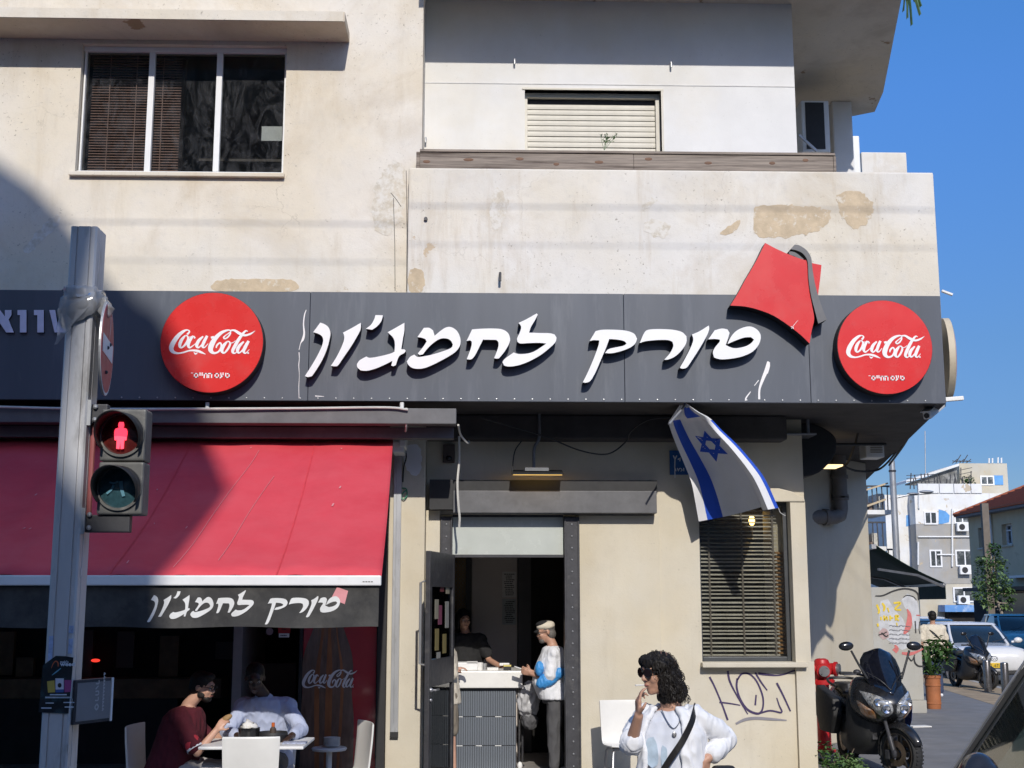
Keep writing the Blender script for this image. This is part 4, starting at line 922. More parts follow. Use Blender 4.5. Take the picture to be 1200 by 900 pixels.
q = MB(); p = A(243, 474, -1.25); q.cyl(p + Vector((0, 0, -.06)), p + Vector((0, 0, .02)), .02, n=10); tag(q.build('conduit_stub', M['white_plastic']), 'white pipe stub under the left round red sign', 'pipe')
# old meter box left of the door
b = thing('bell_box', 'small brown box with a glass eye on the dark wall above the door', 'box', A(526, 545, -.05))
q = MB(); q.box((A(519, 545, -.05).x, -.08, A(526, 542, -.05).z), (A(533, 545, -.05).x, -.002, A(526, 521, -.05).z)); q.build('box_body', M['room_brown'], b, bevel=.01)
q = MB(); q.ell(A(526, 537, -.09), (.035, .02, .03)); q.build('glass_eye', M['black_gloss'], b, smooth=True)
# flat lamp over the door
dl = thing('door_lamp', 'flat black lamp with warm glowing panel hanging over the doorway', 'lamp', A(630, 558, -.42))
x0, x1 = gx(600, -.42, 555), gx(660, -.42, 555); zl_ = gz(553.5, -.42)
rx = Matrix.Rotation(R(14), 3, 'X')
q = MB(); q.box((x0, -.46, zl_), (x1, -.22, zl_ + .018), rot=rx); q.build('lamp_body', M['black_matt'], dl, bevel=.004)
q = MB(); q.box((x0 + .012, -.45, zl_ - .006), (x1 - .012, -.235, zl_ - .001), rot=rx, piv=((x0 + x1) / 2, -.34, zl_ + .009)); q.build('lamp_panel', mat('lamp_glow', (1, .75, .3), .5, emit=(1, .60, .16), estr=1.15), dl)
p = A(632, 500, -.36); q = MB(); q.tube(paths([(p.x, -.34, ZS), (p.x, -.34, gz(512, -.34)), (p.x - .045, -.34, gz(522, -.34)), (p.x - .06, -.34, gz(530, -.34)), (p.x - .06, -.34, zl_ + .05)], 5), .017, 8); q.box((p.x - .16, -.40, zl_ + .018), (p.x + .1, -.28, zl_ + .055)); q.build('lamp_stem', M['steel_grey'], dl, smooth=False)
# blue street name plate behind the flag
sp = thing('street_plate', 'small blue street name plate behind the flag', 'street sign', A(795, 556, -.01))
q = MB(); q.box((gx(784.5, 0, 540), -.02, gz(556, 0)), (gx(806, 0, 540), -.003, gz(527.5, 0))); q.build('plate', mat('plate_blue', (.02, .10, .28), .4), sp, bevel=.003)
fp = pxf(770, 460, 5.625, -.022); q = MB()
for st in ([(108, 418, 8), (118, 440, 8), (128, 418, 8)], [(118, 440, 8), (116, 490, 6), (118, 560, 5)], [(140, 440, 7), (152, 432, 7), (150, 450, 7)], [(120, 500, 6), (124, 516, 6)], [(134, 500, 6), (140, 516, 6), (148, 500, 6)], [(156, 500, 6), (166, 512, 6), (158, 518, 6)], [(175, 500, 6), (176, 516, 6)]): straight(q, st, fp, -.002)
q.build('plate_letter', M['sign_print'], sp)
# lamp and dark light box under the overhang on the right
q = MB(); hb = [(930, 495), (966, 497), (972, 505), (971, 512), (960, 538), (930, 549)]
pl = [(A(x, y, .6).x, A(x, y, .6).z) for x, y in ((905, 505), (940, 500), (962, 508), (972, 520), (968, 540), (945, 560), (905, 560))]
q.prism(outline(pl, 4, 60), lambda x, z, d: Vector((x, d, z)), .3, 2.2); tag(q.build('duct_box', M['black_matt'], bevel=.02), 'rounded black duct box hanging under the overhang at the corner', 'duct')
a_ = at(966, 548, 1.6); q = MB(); q.box((a_.x, 1.4, a_.z), (a_.x + .18, 1.75, a_.z + .02)); tag(q.build('soffit_lamp', mat('soffit_glow', (1, .8, .5), .5, emit=(1, .72, .36), estr=1.2)), 'small warm glowing lamp under the corner overhang', 'lamp')
q = MB(); a_ = at(913, 512, .1); q.box((a_.x, -.1, a_.z), (a_.x + .38, .25, a_.z + .02)); q.box((a_.x + .02, .0, a_.z + .02), (a_.x + .05, .05, ZS)); q.box((a_.x + .3, .0, a_.z + .02), (a_.x + .33, .05, ZS)); tag(q.build('flood_lamp', M['alu_dull'], bevel=.005), 'flat pale floodlight bracket hanging right of the flag', 'lamp')
for (p0, p1, r_, lab) in (((948, 496), (1060, 501), .02, 'upper black rod under the corner overhang'), ((972, 521), (1062, 511), .018, 'lower black rod under the corner overhang')):
    q = MB(); q.cyl(at(*p0, .9), at(*p1, .9) + Vector((0, .8, 0)), r_, n=8); tag(q.build('steel_rod', M['black_matt'], smooth=True), lab, 'rod')
ac = thing('outdoor_unit', 'small white air conditioner unit hung under the corner overhang', 'air conditioner', at(1025, 535, 2.2))
u0, u1 = at(1015, 536, 2.2), at(1036, 516, 2.2)
q = MB(); q.box((u0.x, 2.2, u0.z), (u1.x, 2.5, u1.z)); q.build('unit_case', M['white_plastic'], ac, bevel=.02)
q = MB(); 
for i in range(7): q.box((u0.x + .06, 2.19, u0.z + .06 + i * .03), (u1.x - .03, 2.198, u0.z + .075 + i * .03))
q.build('unit_grille', mat('grille_tan', (.35, .32, .27), .6), ac)
q = MB(); 
for (x, y0, y1) in ((1016, 480, 500), (1017, 503, 513)):
    a, b = at(x - 3, y1, 1.8), at(x + 4, y0, 1.8); q.box((a.x, 1.8, a.z), (b.x, 1.9, b.z)); 
    for i in range(4): q.box((a.x - .05, 1.82, a.z + .05 + i * (b.z - a.z) / 4.5), (a.x, 1.88, a.z + .1 + i * (b.z - a.z) / 4.5))
tag(q.build('junction_box', M['white_plastic'], bevel=.008), 'white junction boxes in a column above the small air conditioner', 'junction box')
for i, pts in enumerate(([A(1010, 478, .8), A(1005, 510, 1.2), A(995, 540, 1.6), A(985, 548, 1.8)], [at(1068, 500, 1.6), at(1050, 530, 3.2), at(1030, 550, 4.4), at(1005, 552, 3.6), at(985, 545, 2.6)], [at(1075, 490, .2), at(1060, 520, 2.5), at(1042, 545, 5.5)])):
    cable(pts, .016, M['cable_black'], ['black cable curving down beside the drain pipe', 'black cable bundle sagging under the corner overhang', 'black cable following the outer edge of the overhang'][i])
def cctv(label, p0, p1, r_):
    t = thing('security_camera', label, 'security camera', p0)
    a, b = Vector(p0), Vector(p1); d = (b - a).normalized()
    q = MB(); q.bar(a, b, r_ * 2, r_ * 2.1); q.build('camera_body', M['white_plastic'], t, bevel=.018)
    q = MB(); q.bar(a + Vector((0, 0, r_ * 1.25)), b + d * .06 + Vector((0, 0, r_ * 1.25)), r_ * 2.4, .012); q.build('sun_shield', M['white_plastic'], t)
    q = MB(); q.cyl(b, b + d * .01, r_ * .7, n=12); q.build('lens', M['black_gloss'], t)
    q = MB(); q.tube([a + Vector((0, 0, 0)), a - d * .05 + Vector((0, .02, .06)), a - d * .08 + Vector((-.03, .1, .14))], .018, 8); q.build('mount', M['white_plastic'], t, smooth=True)
cctv('white security camera pointing down at the overhang corner', at(1104, 472, -.5), at(1086, 487, -1.0), .042)
q = MB(); p = at(1112, 468, -.6); q.bar(p + Vector((-.12, 0, -.01)), p + Vector((.15, -.02, .01)), .06, .045); q.tube([p + Vector((-.1, 0, 0)), p + Vector((-.2, .1, .02))], .02); tag(q.build('spot_lamp', M['white_plastic'], bevel=.01), 'white tube lamp sticking out past the sign corner', 'lamp')
q = MB(); p = at(1110, 344, -.6); q.bar(p + Vector((-.06, 0, .03)), p + Vector((.05, -.02, -.02)), .05, .02); tag(q.build('spot_lamp', M['white_plastic']), 'small white bracket at the top corner of the sign', 'lamp')
# ---- timber beam on the balcony parapet
TB = thing('timber_beam', 'weathered timber boards laid along the top of the balcony parapet', 'timber', (1.5, YP + .1, zp1))
xa, xb, xc = gx(492, YP, 186), gx(743, YP, 186), gx(977, YP, 189)
zt_ = zp1 + .21
for a, b in ((xa, xb - .003), (xb, xc)):
    q = MB(); q.box((a, YP + .015, zp1 + .002), (b, YP + .05, zt_ - .03)); q.build('board', M['wood_grey'], TB, bevel=.004)
q = MB(); q.box((xa, YP - .0, zt_ - .028), (xc + .02, YP + .16, zt_)); q.build('top_board', M['wood_grey'], TB, bevel=.004)
q = MB(); q.box((xc + .002, YP + .01, zp1 + .002), (xc + .03, YP + .15, zt_ - .03)); q.box((xa - .04, YP + .03, zp1 - .02), (xa - .002, YP + .1, zt_ - .02)); q.build('end_post', M['wood_grey'], TB, bevel=.004)
kn = mat('wood_knot', (.16, .085, .05), .7, .3, 10); q = MB(); kr = random.Random(9)
for px in (500, 549, 609, 652, 702, 760, 830, 905, 944):
    p = at(px, 189 + kr.uniform(-3, 4), YP + .012); q.ell((p.x, YP + .015, p.z), (.03 + kr.random() * .03, .003, .018), nu=10, nv=6)
q.build('wood_knot', kn, TB, smooth=True)
# little weed growing behind the beam
q = MB(); wr = random.Random(2); p0 = at(708, 176, YP + .2)
for i in range(7):
    e = p0 + Vector((wr.uniform(-.08, .16), 0, wr.uniform(.05, .2))); q.tube([p0, (p0 + e) / 2 + Vector((wr.uniform(-.02, .02), 0, .02)), e], .003, 4)
    for j in range(5):
        c = p0.lerp(e, .5 + j * .12) ; d = Vector((wr.uniform(-1, 1), -.3, wr.uniform(-.3, 1))).normalized() * .035; n_ = d.orthogonal().normalized() * .01
        q.face([q.bm.verts.new(v) for v in (c, c + d * .5 + n_, c + d, c + d * .5 - n_)])
tag(q.build('weed', M['leaf_green'], normals=False), 'small wispy weed growing behind the timber boards', 'plant')
# air conditioner in the loggia corner, its stay and a smaller unit
AC = thing('outdoor_unit', 'air conditioner under the upper balcony with dark grille facing the street', 'air conditioner', at(955, 178, 1.6))
a, b = at(941, 178, 1.6), at(971, 118, 1.6)
q = MB(); q.box((a.x, 1.6, a.z), (b.x, 2.3, b.z)); q.build('unit_case', M['white_plastic'], AC, bevel=.015)
q = MB(); q.box((a.x + .05, 1.59, a.z + .04), (b.x - .07, 1.598, b.z - .03)); q.build('unit_grille', M['black_matt'], AC)
q = MB(); q.bar(at(936, 158, 1.5), at(957, 177, 1.5), .03, .03); q.build('support_bar', M['galvanised'], AC)
ac2 = thing('outdoor_unit', 'narrow white air conditioner seen edge on beside the white pilaster', 'air conditioner', at(1004, 200, 4))
q = MB(); a, b = at(1001, 203, 4), at(1007, 159, 4); q.box((a.x, 4, a.z), (b.x, 4.6, b.z)); q.build('unit_case', M['white_plastic'], ac2, bevel=.02)
# palm-like leaves poking over the upper balcony
PL = thing('balcony_plant', 'strappy green plant overhanging the upper balcony edge', 'plant', at(1062, -20, .2))
for i, (ex, ey) in enumerate(((1068, 30), (1078, 18), (1079, 8), (1063, 22), (1072, 2), (1058, 14))):
    s0_ = at(1052, -18 + i * 2, .2); e = at(ex, ey, .0 + .1 * i); mid = (s0_ + e) / 2 + Vector((.05, 0, .10)); pp = paths([s0_, mid, e], 6); q = MB()
    q.sheet([[p + Vector((0, .0, .035 * sin(pi * (k + .4) / 14))) + Vector((.02, 0, 0)), p + Vector((0, -.03, 0)), p - Vector((.01, 0, .035 * sin(pi * (k + .4) / 14)))] for k, p in enumerate(pp)])
    q.build('leaf', M['leaf_pale' if i % 2 else 'leaf_green'], PL, smooth=True, normals=False)
# ================================================================== FLAG
FL = thing('flag', 'white flag with two blue stripes and a blue star hanging from a slanted staff', 'flag', at(800, 478, -1.1))
f7 = pxf(770, 460, 5.625, 0)
# cloth as a surface: u runs from the hoist edge (left) to the right edge, v from staff (top) to the fly (bottom); depth folds
Lf = [(160, 68), (95, 165), (78, 205), (120, 330), (175, 460), (225, 590), (250, 710), (275, 850)]
Rt = [(190, 70), (270, 125), (350, 170), (430, 250), (530, 345), (640, 470), (730, 590), (800, 705)]
Lp = paths([(a, b, 0) for a, b in Lf], 6); Rp = paths([(a, b, 0) for a, b in Rt], 6)
nv_ = len(Lp) - 1; nu_ = 46
def ss(u): t = min(1, max(0, (u - .80) / .07)); return t * t * (3 - 2 * t)
def flagpt(u, v, d=0):
    i = min(nv_ - 1, int(v * nv_)); t = v * nv_ - i; a = Lp[i].lerp(Lp[i + 1], t); b = Rp[i].lerp(Rp[i + 1], t)
    x = a.x + (b.x - a.x) * u; y = a.y + (b.y - a.y) * u + 26 * sin(pi * u) * (v ** 2) * .6 - 0
    if v > .8: y += (u ** 2) * 55 * (v - .8) / .2 * (1 if u > .8 else .25)
    Y = (-1.08 + .93 * (min(v, .66) + max(0, v - .66) * min(1, max(.05, u * 2.4 - .55)))) * (1 - ss(u)) - ss(u) * 1.0 + (.20 * sin(u * 3.4 * (1.2 - .2 * v) + .5)) * (.2 + .8 * v) * (1 - ss(u)) - .18 * ss(u) + d + .030 * sin(u * 17 + v * 5) * (1 - .65 * v) + .03 * sin(u * 6 - v * 9) * (1 - v) + .02 * sin(v * 14 + u * 4) * v * (1 - u)
    p = at(770 + x / 5.625, 460 + y / 5.625, Y); return p
q = MB(); V = [[q.bm.verts.new(flagpt(i / nu_, j / nv_)) for i in range(nu_ + 1)] for j in range(nv_ + 1)]
for j in range(nv_):
    for i in range(nu_):
        u = (i + .5) / nu_
        q.mi = 1 if (.10 < u < .31) or (u > .965 and j > nv_ * .30) else 0
        if j < nv_ * .22: q.mi = 1 if .5 < u < .85 else 0
        q.face([V[j][i], V[j][i + 1], V[j + 1][i + 1], V[j + 1][i]])
q.build('flag_cloth', [M['flag_white'], M['flag_blue']], FL, smooth=True, normals=False)
# star of David stitched on the cloth
cu, cv = .60, .51
def st_pt(k, r_): return (cu + r_ * 1.4 * sin(k * pi / 3 + .35), cv - r_ * .72 * cos(k * pi / 3 + .35))
q = MB()
for tri_ in ((0, 2, 4), (1, 3, 5)):
    for a, b in zip(tri_, tri_[1:] + tri_[:1]):
        A_, B_ = st_pt(a, .175), st_pt(b, .175); A2, B2 = st_pt(a, .098), st_pt(b, .098)
        for s_ in (-.004, .004):
            rows = [[flagpt(A_[0] + (B_[0] - A_[0]) * k / 8, A_[1] + (B_[1] - A_[1]) * k / 8, s_) for k in range(9)], [flagpt(A2[0] + (B2[0] - A2[0]) * k / 8, A2[1] + (B2[1] - A2[1]) * k / 8, s_) for k in range(9)]]
            q.sheet(rows)
q.build('flag_star', M['flag_blue'], FL, normals=False)
q = MB(); q.tube([at(807, 470, -1.0), at(802, 476, -1.12), at(784, 497, -1.35)], .012, 8); q.tube([at(805, 472, -.9), at(805, 476, -1.2)], .02, 8); q.build('flag_staff', M['galvanised'], FL, smooth=True)
q = MB(); q.tube(paths([flagpt(1, 1), flagpt(1, 1) + Vector((.02, 0, -.05)), flagpt(1, 1) + Vector((.07, 0, -.08))], 4), .003, 5); q.build('flag_cord', M['cable_white'], FL)
# graffiti under the blind window
fg = pxf(780, 585, 2.857, -.003); q = MB(); w_ = 6
for i, st in enumerate(([(147,595,7),(165,630,6),(190,690,6),(208,740,7)], [(180,680,6),(215,684,5),(250,690,4)], [(208,575,7),(215,610,7),(240,660,5),(275,720,4)], [(240,600,7),(238,630,7),(250,670,7),(275,705,8),(310,718,8),(325,700,6),(325,660,6),(305,610,6),(280,585,6),(255,585,6),(240,605,6)], [(300,690,6),(303,655,5)], [(310,718,6),(350,708,6),(388,714,6),(380,690,5),(372,665,4)], [(300,580,6),(318,610,6),(340,640,4)], [(310,583,8),(330,586,8),(370,590,5),(400,585,5),(435,574,5),(440,600,4),(450,640,3)], [(372,615,7),(395,660,6),(418,710,5)])):
    q.ribbon(st, fg, -.0003 * (i + 1), 1.0)
GR = tag(q.build('graffiti_tag', mat('spray_purple', (.045, .028, .09), .7, .3, 20)), 'purple spray painted tag on the beige wall under the blind window', 'graffiti')
q = MB(); q.ribbon([(235,752,7),(265,738,10),(300,733,10),(350,736,9),(405,740,4)], fg, -.004, 1.0); tag(q.build('graffiti_stroke', mat('spray_grey', (.24, .23, .25), .8)), 'faint grey spray stroke below the purple tag', 'graffiti')

# script on the bottle poster, smaller and greyer
k_ = 66 / 660; fb = lambda x, y, d: Vector((at(386 + (x - 455) * k_, 796 + (y - 437) * k_ * 1.12, yp).x, yp + .0225 + d, at(386, 796 + (y - 437) * k_ * 1.12, yp).z))
q = MB()
for i, st_ in enumerate(COKE): q.ribbon(st_, fb, -.0002 * i, k_ * 14.12 / 1500, 5) if False else q.ribbon([(a, b, c) for a, b, c in st_], fb, -.0002 * i, 1.0, 5)
q.build('poster_script', mat('poster_grey', (.72, .70, .70), .4), pan)
q = MB()
for (x, w_) in ((-.11, .05), (.02, .07), (.16, .03)): q.ribbon([(bxc + x * .8, gz(905, yp), w_), (bxc + x, gz(800, yp), w_), (bxc + x * .6, gz(745, yp), w_ * .5), (bxc + x * .35, gz(700, yp), w_ * .4)], lambda a, b, d: Vector((a, yp + .0232 + d, b)), 0)
q.build('bottle_sheen', mat('bottle_amber', (.30, .12, .05), .2, .4, 5, stretch=(2, 1, .4)), pan)
# pale scuffs and droppings on the awning
ar = random.Random(12); q = MB()
for i in range(18):
    u = ar.uniform(22, 39); v = ar.uniform(.05, .95); p = awn(u, v) + Vector((0, -.003, .008)); e = awn(u + ar.uniform(-.05, .05), min(1, v + ar.uniform(.006, .02))) + Vector((0, -.003, .008)); q.bar(p, e, ar.uniform(.006, .016), .002)
for (u0, v0, v1) in ((33.2, .12, .95), (34.4, .3, .9)): 
    pp = [awn(u0 - (v - v0) * 1.6 + .1 * sin(v * 9), v) + Vector((0, -.003, .008)) for v in [v0 + (v1 - v0) * k / 16 for k in range(17)]]; q.tube(pp, .0022, 4)
q.build('awning_specks', mat('speck_pink', (.66, .26, .27), .9), AW)['kind'] = 'stuff'
# ================================================================== SIGNAL POLE AT THE KERB
YPo = -8.35; dPo = YPo - CAM.y
pxl, pxr = gx(81, YPo, 300), gx(112, YPo, 300); zpt = gz(265, YPo, 100)
PO = thing('signal_pole', 'square grey metal pole at the kerb, taped with a ragged plastic bag', 'pole', ((pxl + pxr) / 2, YPo, 0))
wP = pxr - pxl; dP = .155; x0 = pxl
q = MB()
q.prism([(x0 + .008, YPo), (x0 + .030, YPo), (x0 + .032, YPo + .008), (x0 + .036, YPo + .008), (x0 + .038, YPo), (x0 + wP - .032, YPo), (x0 + wP - .030, YPo + .008), (x0 + wP - .026, YPo + .008), (x0 + wP - .024, YPo), (x0 + wP - .008, YPo),
         (x0 + wP, YPo + .008), (x0 + wP, YPo + .05), (x0 + wP - .007, YPo + .052), (x0 + wP - .007, YPo + .058), (x0 + wP, YPo + .06), (x0 + wP, YPo + dP - .008), (x0 + wP - .008, YPo + dP), (x0 + .008, YPo + dP), (x0, YPo + dP - .008), (x0, YPo + .008)], lambda x, y, d: Vector((x, y, d)), 0, zpt)
q.build('pole_shaft', M['pole_paint'], PO)
q = MB(); q.box((x0 - .04, YPo - .04, 0), (x0 + wP + .04, YPo + dP + .04, .03)); q.build('base_plate', M['steel_dark'], PO, bevel=.01)
# torn sticker scraps down the pole
tr = random.Random(11); q = MB()
for i in range(26):
    z = tr.uniform(.9, 2.0); y = YPo + tr.uniform(.0, .04); s_ = tr.uniform(.008, .025)
    P = [(y, z), (y + s_ * .6, z + s_ * .5), (y + s_ * .5, z + s_ * 1.8), (y - s_ * .2, z + s_ * 2.2)]
    q.face([q.bm.verts.new((x0 + wP + .0025 + .0004 * (i % 4), a, b)) for a, b in P])
q.build('sticker_scraps', M['paper_white'], PO, normals=False)['kind'] = 'stuff'
stb = mat('sticker_blue', (.33, .42, .62), .5, .3, 30, dirt=(.6, .6, .6), dsc=20)
for (px, y0, y1, w_) in ((90, 748, 766, .018), (56, 745, 775, .02), (90, 733, 742, .02)):
    p = at(px, y1, YPo); q = MB(); h_ = gz(y0, YPo) - p.z; q.box((min(max(p.x, x0 + .004), x0 + wP - w_ - .004), YPo - .003, p.z), (min(max(p.x, x0 + .004), x0 + wP - w_ - .004) + w_, YPo - .001, p.z + h_)); q.build('sticker', stb, PO)
# black flyer stuck round the pole, with cups and a brush-off headline
fz0, fz1 = gz(836, YPo, 70), gz(769, YPo, 70)
fl = thing('flyer', 'black printed flyer with three coloured cups stuck on the signal pole', 'flyer', (x0 + wP / 2, YPo - .006, fz0))
yf = YPo - .005
q = MB(); q.prism([(x0 - .012, fz0 + .005), (x0 + wP - .004, fz0), (x0 + wP + .004, fz1 - .006), (x0 + wP - .03, fz1), (x0 + .05, fz1 + .002), (x0 - .006, fz1 - .04)], lambda x, z, d: Vector((x, d, z)), yf, yf + .003); q.build('flyer_paper', mat('flyer_black', (.012, .014, .018), .35, .6, 14, dirt=(.03, .07, .09), dsc=16, dlo=.5, dhi=.7), fl)
ffy = pxf(40, 755, 8.57, yf)
def fpoly(name, pts, m_, d=-.0012): 
    q = MB(); q.face([q.bm.verts.new(ffy(x, y, d)) for x, y in pts]); return q.build(name, m_, fl, tri=True)
fpoly('printed_cup', [(130, 372), (205, 362), (212, 482), (140, 485)], mat('cup_yellow', (.5, .38, .08), .5)); fpoly('printed_cup', [(214, 342), (298, 342), (298, 452), (216, 455)], mat('cup_white', (.55, .57, .66), .5)); fpoly('printed_cup', [(304, 358), (378, 360), (368, 478), (306, 482)], mat('cup_plum', (.30, .06, .20), .5))
fpoly('printed_band', [(216, 456), (298, 453), (297, 482), (217, 485)], mat('cup_band', (.05, .1, .3), .5)); fpoly('printed_dot', [(257 + 20 * cos(a), 412 + 24 * sin(a)) for a in [k * pi / 6 for k in range(12)]], M['ink_black'], -.0016)
q = MB(); q.ribbon([(175, 240, 6), (190, 200, 8), (215, 170, 10), (240, 185, 10), (242, 225, 6)], ffy, -.0014); q.build('printed_swirl', mat('print_orange', (.5, .12, .05), .5), fl)
q = MB(); q.ribbon([(180, 310, 5), (220, 280, 12), (270, 240, 6)], ffy, -.0014); q.build('printed_swirl', mat('print_cyan', (.15, .4, .55), .5), fl)
pl_ = mat('print_pale', (.60, .68, .78), .5)
def txt(s, px, py, size, f, parent, m_, d=-.0014, name='printed_text', bold=0, xs=1.0):
    cu_ = bpy.data.curves.new('t', 'FONT'); cu_.body = s; cu_.size = 1; cu_.offset = bold; cu_.resolution_u = 2
    o = bpy.data.objects.new('t', cu_); C.objects.link(o); dg = bpy.context.evaluated_depsgraph_get(); dg.update()
    me = bpy.data.meshes.new_from_object(o.evaluated_get(dg)); bpy.data.objects.remove(o)
    for v in me.vertices: v.co = f(px + v.co.x * size * xs, py - v.co.y * size, d)
    me.materials.clear(); me.materials.append(m_); return link(me, name, parent)
txt("maki's", 262, 188, 34, ffy, fl, pl_, bold=.02); txt('weed', 264, 218, 58, ffy, fl, pl_, bold=.03, xs=1.15)
q = MB(); r_ = random.Random(5)
for (xa, xb, y, h_) in ((165, 330, 506, 12), (120, 368, 534, 16), (120, 200, 590, 9), (300, 400, 584, 9), (78, 170, 640, 12), (312, 400, 630, 10)):
    x = xa
    while x < xb: e = x + r_.uniform(6, 20); straight(q, [(x, y, h_), (min(e, xb), y, h_)], ffy, -.0014); x = e + 8
q.build('printed_lines', pl_, fl)['kind'] = 'stuff'
# small grey plate fixed sideways to the pole
ts = Vector((-.30, .954, 0)); base = at(93, 822, YPo + .03)
def plate_pt(u, z, d): return Vector((x0 + wP + .012, YPo + .02, 0)) + Vector((.42, .907, 0)) * u + Vector((.907, -.42, 0)) * (-d) + Vector((0, 0, z))
pz0, pz1 = gz(848, YPo + .1, 110), gz(796, YPo + .1, 110)
pb = thing('push_plate', 'small grey metal plate with upright lettering fixed beside the pole', 'plate', plate_pt(.1, pz0, 0))
q = MB(); q.prism([(0, pz0), (.25, pz0), (.25, pz1), (0, pz1)], plate_pt, 0, .03); q.build('plate_frame', M['steel_dark'], pb, bevel=.004)
q = MB(); q.prism([(.012, pz0 + .014), (.236, pz0 + .014), (.236, pz1 - .014), (.012, pz1 - .014)], plate_pt, -.003, -.0005); q.build('plate_face', mat('plate_grey', (.20, .195, .20), .45, .1, 5), pb)
q = MB(); q.prism([(.238, pz0), (.25, pz0), (.25, pz1), (.238, pz1)], plate_pt, -.006, -.0006); q.build('plate_edge', M['white_alu'], pb)
fpl = lambda x, y, d: plate_pt(.13 + y, pz0 + .07 + x, d)
q = MB()
for st in ([(0, 0, .008), (.012, .014, .008), (0, .024, .008), (-.012, .012, .008), (0, 0, .008)], [(.03, .0, .006), (.03, .02, .006), (.045, .02, .006)], [(.055, 0, .006), (.055, .02, .006), (.07, .02, .006), (.07, 0, .006)], [(.08, 0, .006), (.095, .018, .006)], [(.105, 0, .006), (.105, .02, .006), (.12, .02, .006)]): q.ribbon(st, fpl, -.0045, 1.0, 3)
for x in range(11): q.ribbon([(-.02 + x * .016, .05, .006), (-.012 + x * .016, .06, .006), (-.010 + x * .016, .05, .006)], fpl, -.0045, 1.0, 2)
q.build('plate_lettering', mat('plate_print', (.42, .41, .40), .5), pb)['kind'] = 'stuff'
# ragged clear bag knotted round the pole
BG = thing('plastic_bag', 'ragged clear plastic bag knotted round the top of the signal pole', 'plastic bag', at(95, 400, YPo - .02))
def bagcol(pts, m_seed, name):
    q = MB(); q.loft(pts, cap=False); me = q.mesh(M['clear_plastic'], smooth=True, angle=70)
    for v in me.vertices:
        a = noise.noise_vector(v.co * 22 + Vector((m_seed, 0, 0))); b = noise.noise_vector(v.co * 55)
        v.co += a * .014 + b * .006
    return link(me, name, BG)
zc_ = gz(352, YPo, 95); rings = []
for k, (dz, off) in enumerate(((.07, .010), (.05, .028), (.03, .02), (.01, .036), (-.02, .028), (-.05, .045), (-.09, .038), (-.13, .022))):
    ring = []
    for j in range(40):
        t_ = j / 40 * 4; e = int(t_); f_ = t_ - e; cs = [(x0, YPo), (x0 + wP, YPo), (x0 + wP, YPo + dP), (x0, YPo + dP)]
        a, b = cs[e], cs[(e + 1) % 4]; x = a[0] + (b[0] - a[0]) * f_; y = a[1] + (b[1] - a[1]) * f_; cx_, cy_ = x0 + wP / 2, YPo + dP / 2
        L_ = math.hypot(x - cx_, y - cy_); x += (x - cx_) / L_ * off; y += (y - cy_) / L_ * off
        sag = .09 * max(0, (x - x0) / wP) * (1 if k > 3 else 0)
        ring.append(Vector((x, y, zc_ + dz + sag * .6)))
    rings.append(ring)
bagcol(rings, 1, 'bag_wrap')
tail = [at(*p, YPo - .03) for p in ((70, 350), (68, 375), (66, 402), (70, 404), (88, 390), (107, 365), (112, 350))]
q = MB(); rows = []
for k in range(9):
    t_ = k / 8; a = at(70 + 0 * t_, 352 + 0 * t_, YPo - .03).lerp(at(65, 405, YPo - .03), t_); b = at(112, 350, YPo - .035).lerp(at(68, 404, YPo - .02), t_ ** .75)
    rows.append([a.lerp(b, j / 10) for j in range(11)])
q.sheet(rows); me = q.mesh(M['clear_plastic'], smooth=True, angle=80, normals=False)
for v in me.vertices: v.co += noise.noise_vector(v.co * 26) * .012 + Vector((0, -.008, 0))
link(me, 'bag_tail', BG)
kn_ = at(124, 362, YPo + .02); q = MB(); q.ell(kn_, (.035, .03, .055), nu=20, nv=14); me = q.mesh(M['clear_plastic'], smooth=True, angle=80)
for v in me.vertices: v.co += noise.noise_vector(v.co * 30) * .02
link(me, 'bag_knot', BG)
# no-entry disc turned nearly edge on
NE = at(116, 411, YPo + .09); nt_ = Vector((-.15, .9887, 0)); nn_ = Vector((.9887, .15, 0)); rN = .225
NE = Vector((x0 + wP + .055, YPo + .07, gz(411, YPo + .07)))
ne = thing('no_entry_sign', 'round red no entry sign seen almost edge on beside the pole', 'road sign', NE - Vector((0, 0, rN)))
def disc(r0, h0, h1, n=48): return [[NE + nn_ * h + nt_ * (r0 * cos(2 * pi * k / n)) + Vector((0, 0, r0 * sin(2 * pi * k / n))) for k in range(n)] for h in (h0, h1)]
q = MB(); q.loft(disc(rN, -.006, .002)); q.build('sign_back', M['galvanised'], ne)
q = MB(); q.loft(disc(rN - .002, .0025, .0035)); q.build('sign_border', M['sign_print'], ne)
q = MB(); q.loft(disc(rN - .014, .004, .005)); q.build('sign_face', mat('road_red', (.55, .05, .06), .5, .1, 5), ne)
q = MB(); q.prism([(-.17, -.042), (.17, -.042), (.17, .042), (-.17, .042)], lambda x, z, d: NE + nt_ * x + Vector((0, 0, z)) + nn_ * d, .0075, .0055); q.build('sign_bar', M['sign_print'], ne)
for (a, b) in ((-.02, .0), (.06, .03), (-.03, -.12)): q = MB(); q.ell(NE + nt_ * a + Vector((0, 0, b)) + nn_ * .008, .009, nu=8, nv=5); q.build('bolt', M['steel_dark'], ne)
q = MB(); q.ribbon([(.05, .17, .008), (.06, .12, .012), (.05, .08, .008), (.045, .04, .003)], lambda x, y, d: NE + nt_ * x + Vector((0, 0, y)) + nn_ * d, .0062, 1); q.build('bird_lime', M['sign_print'], ne)
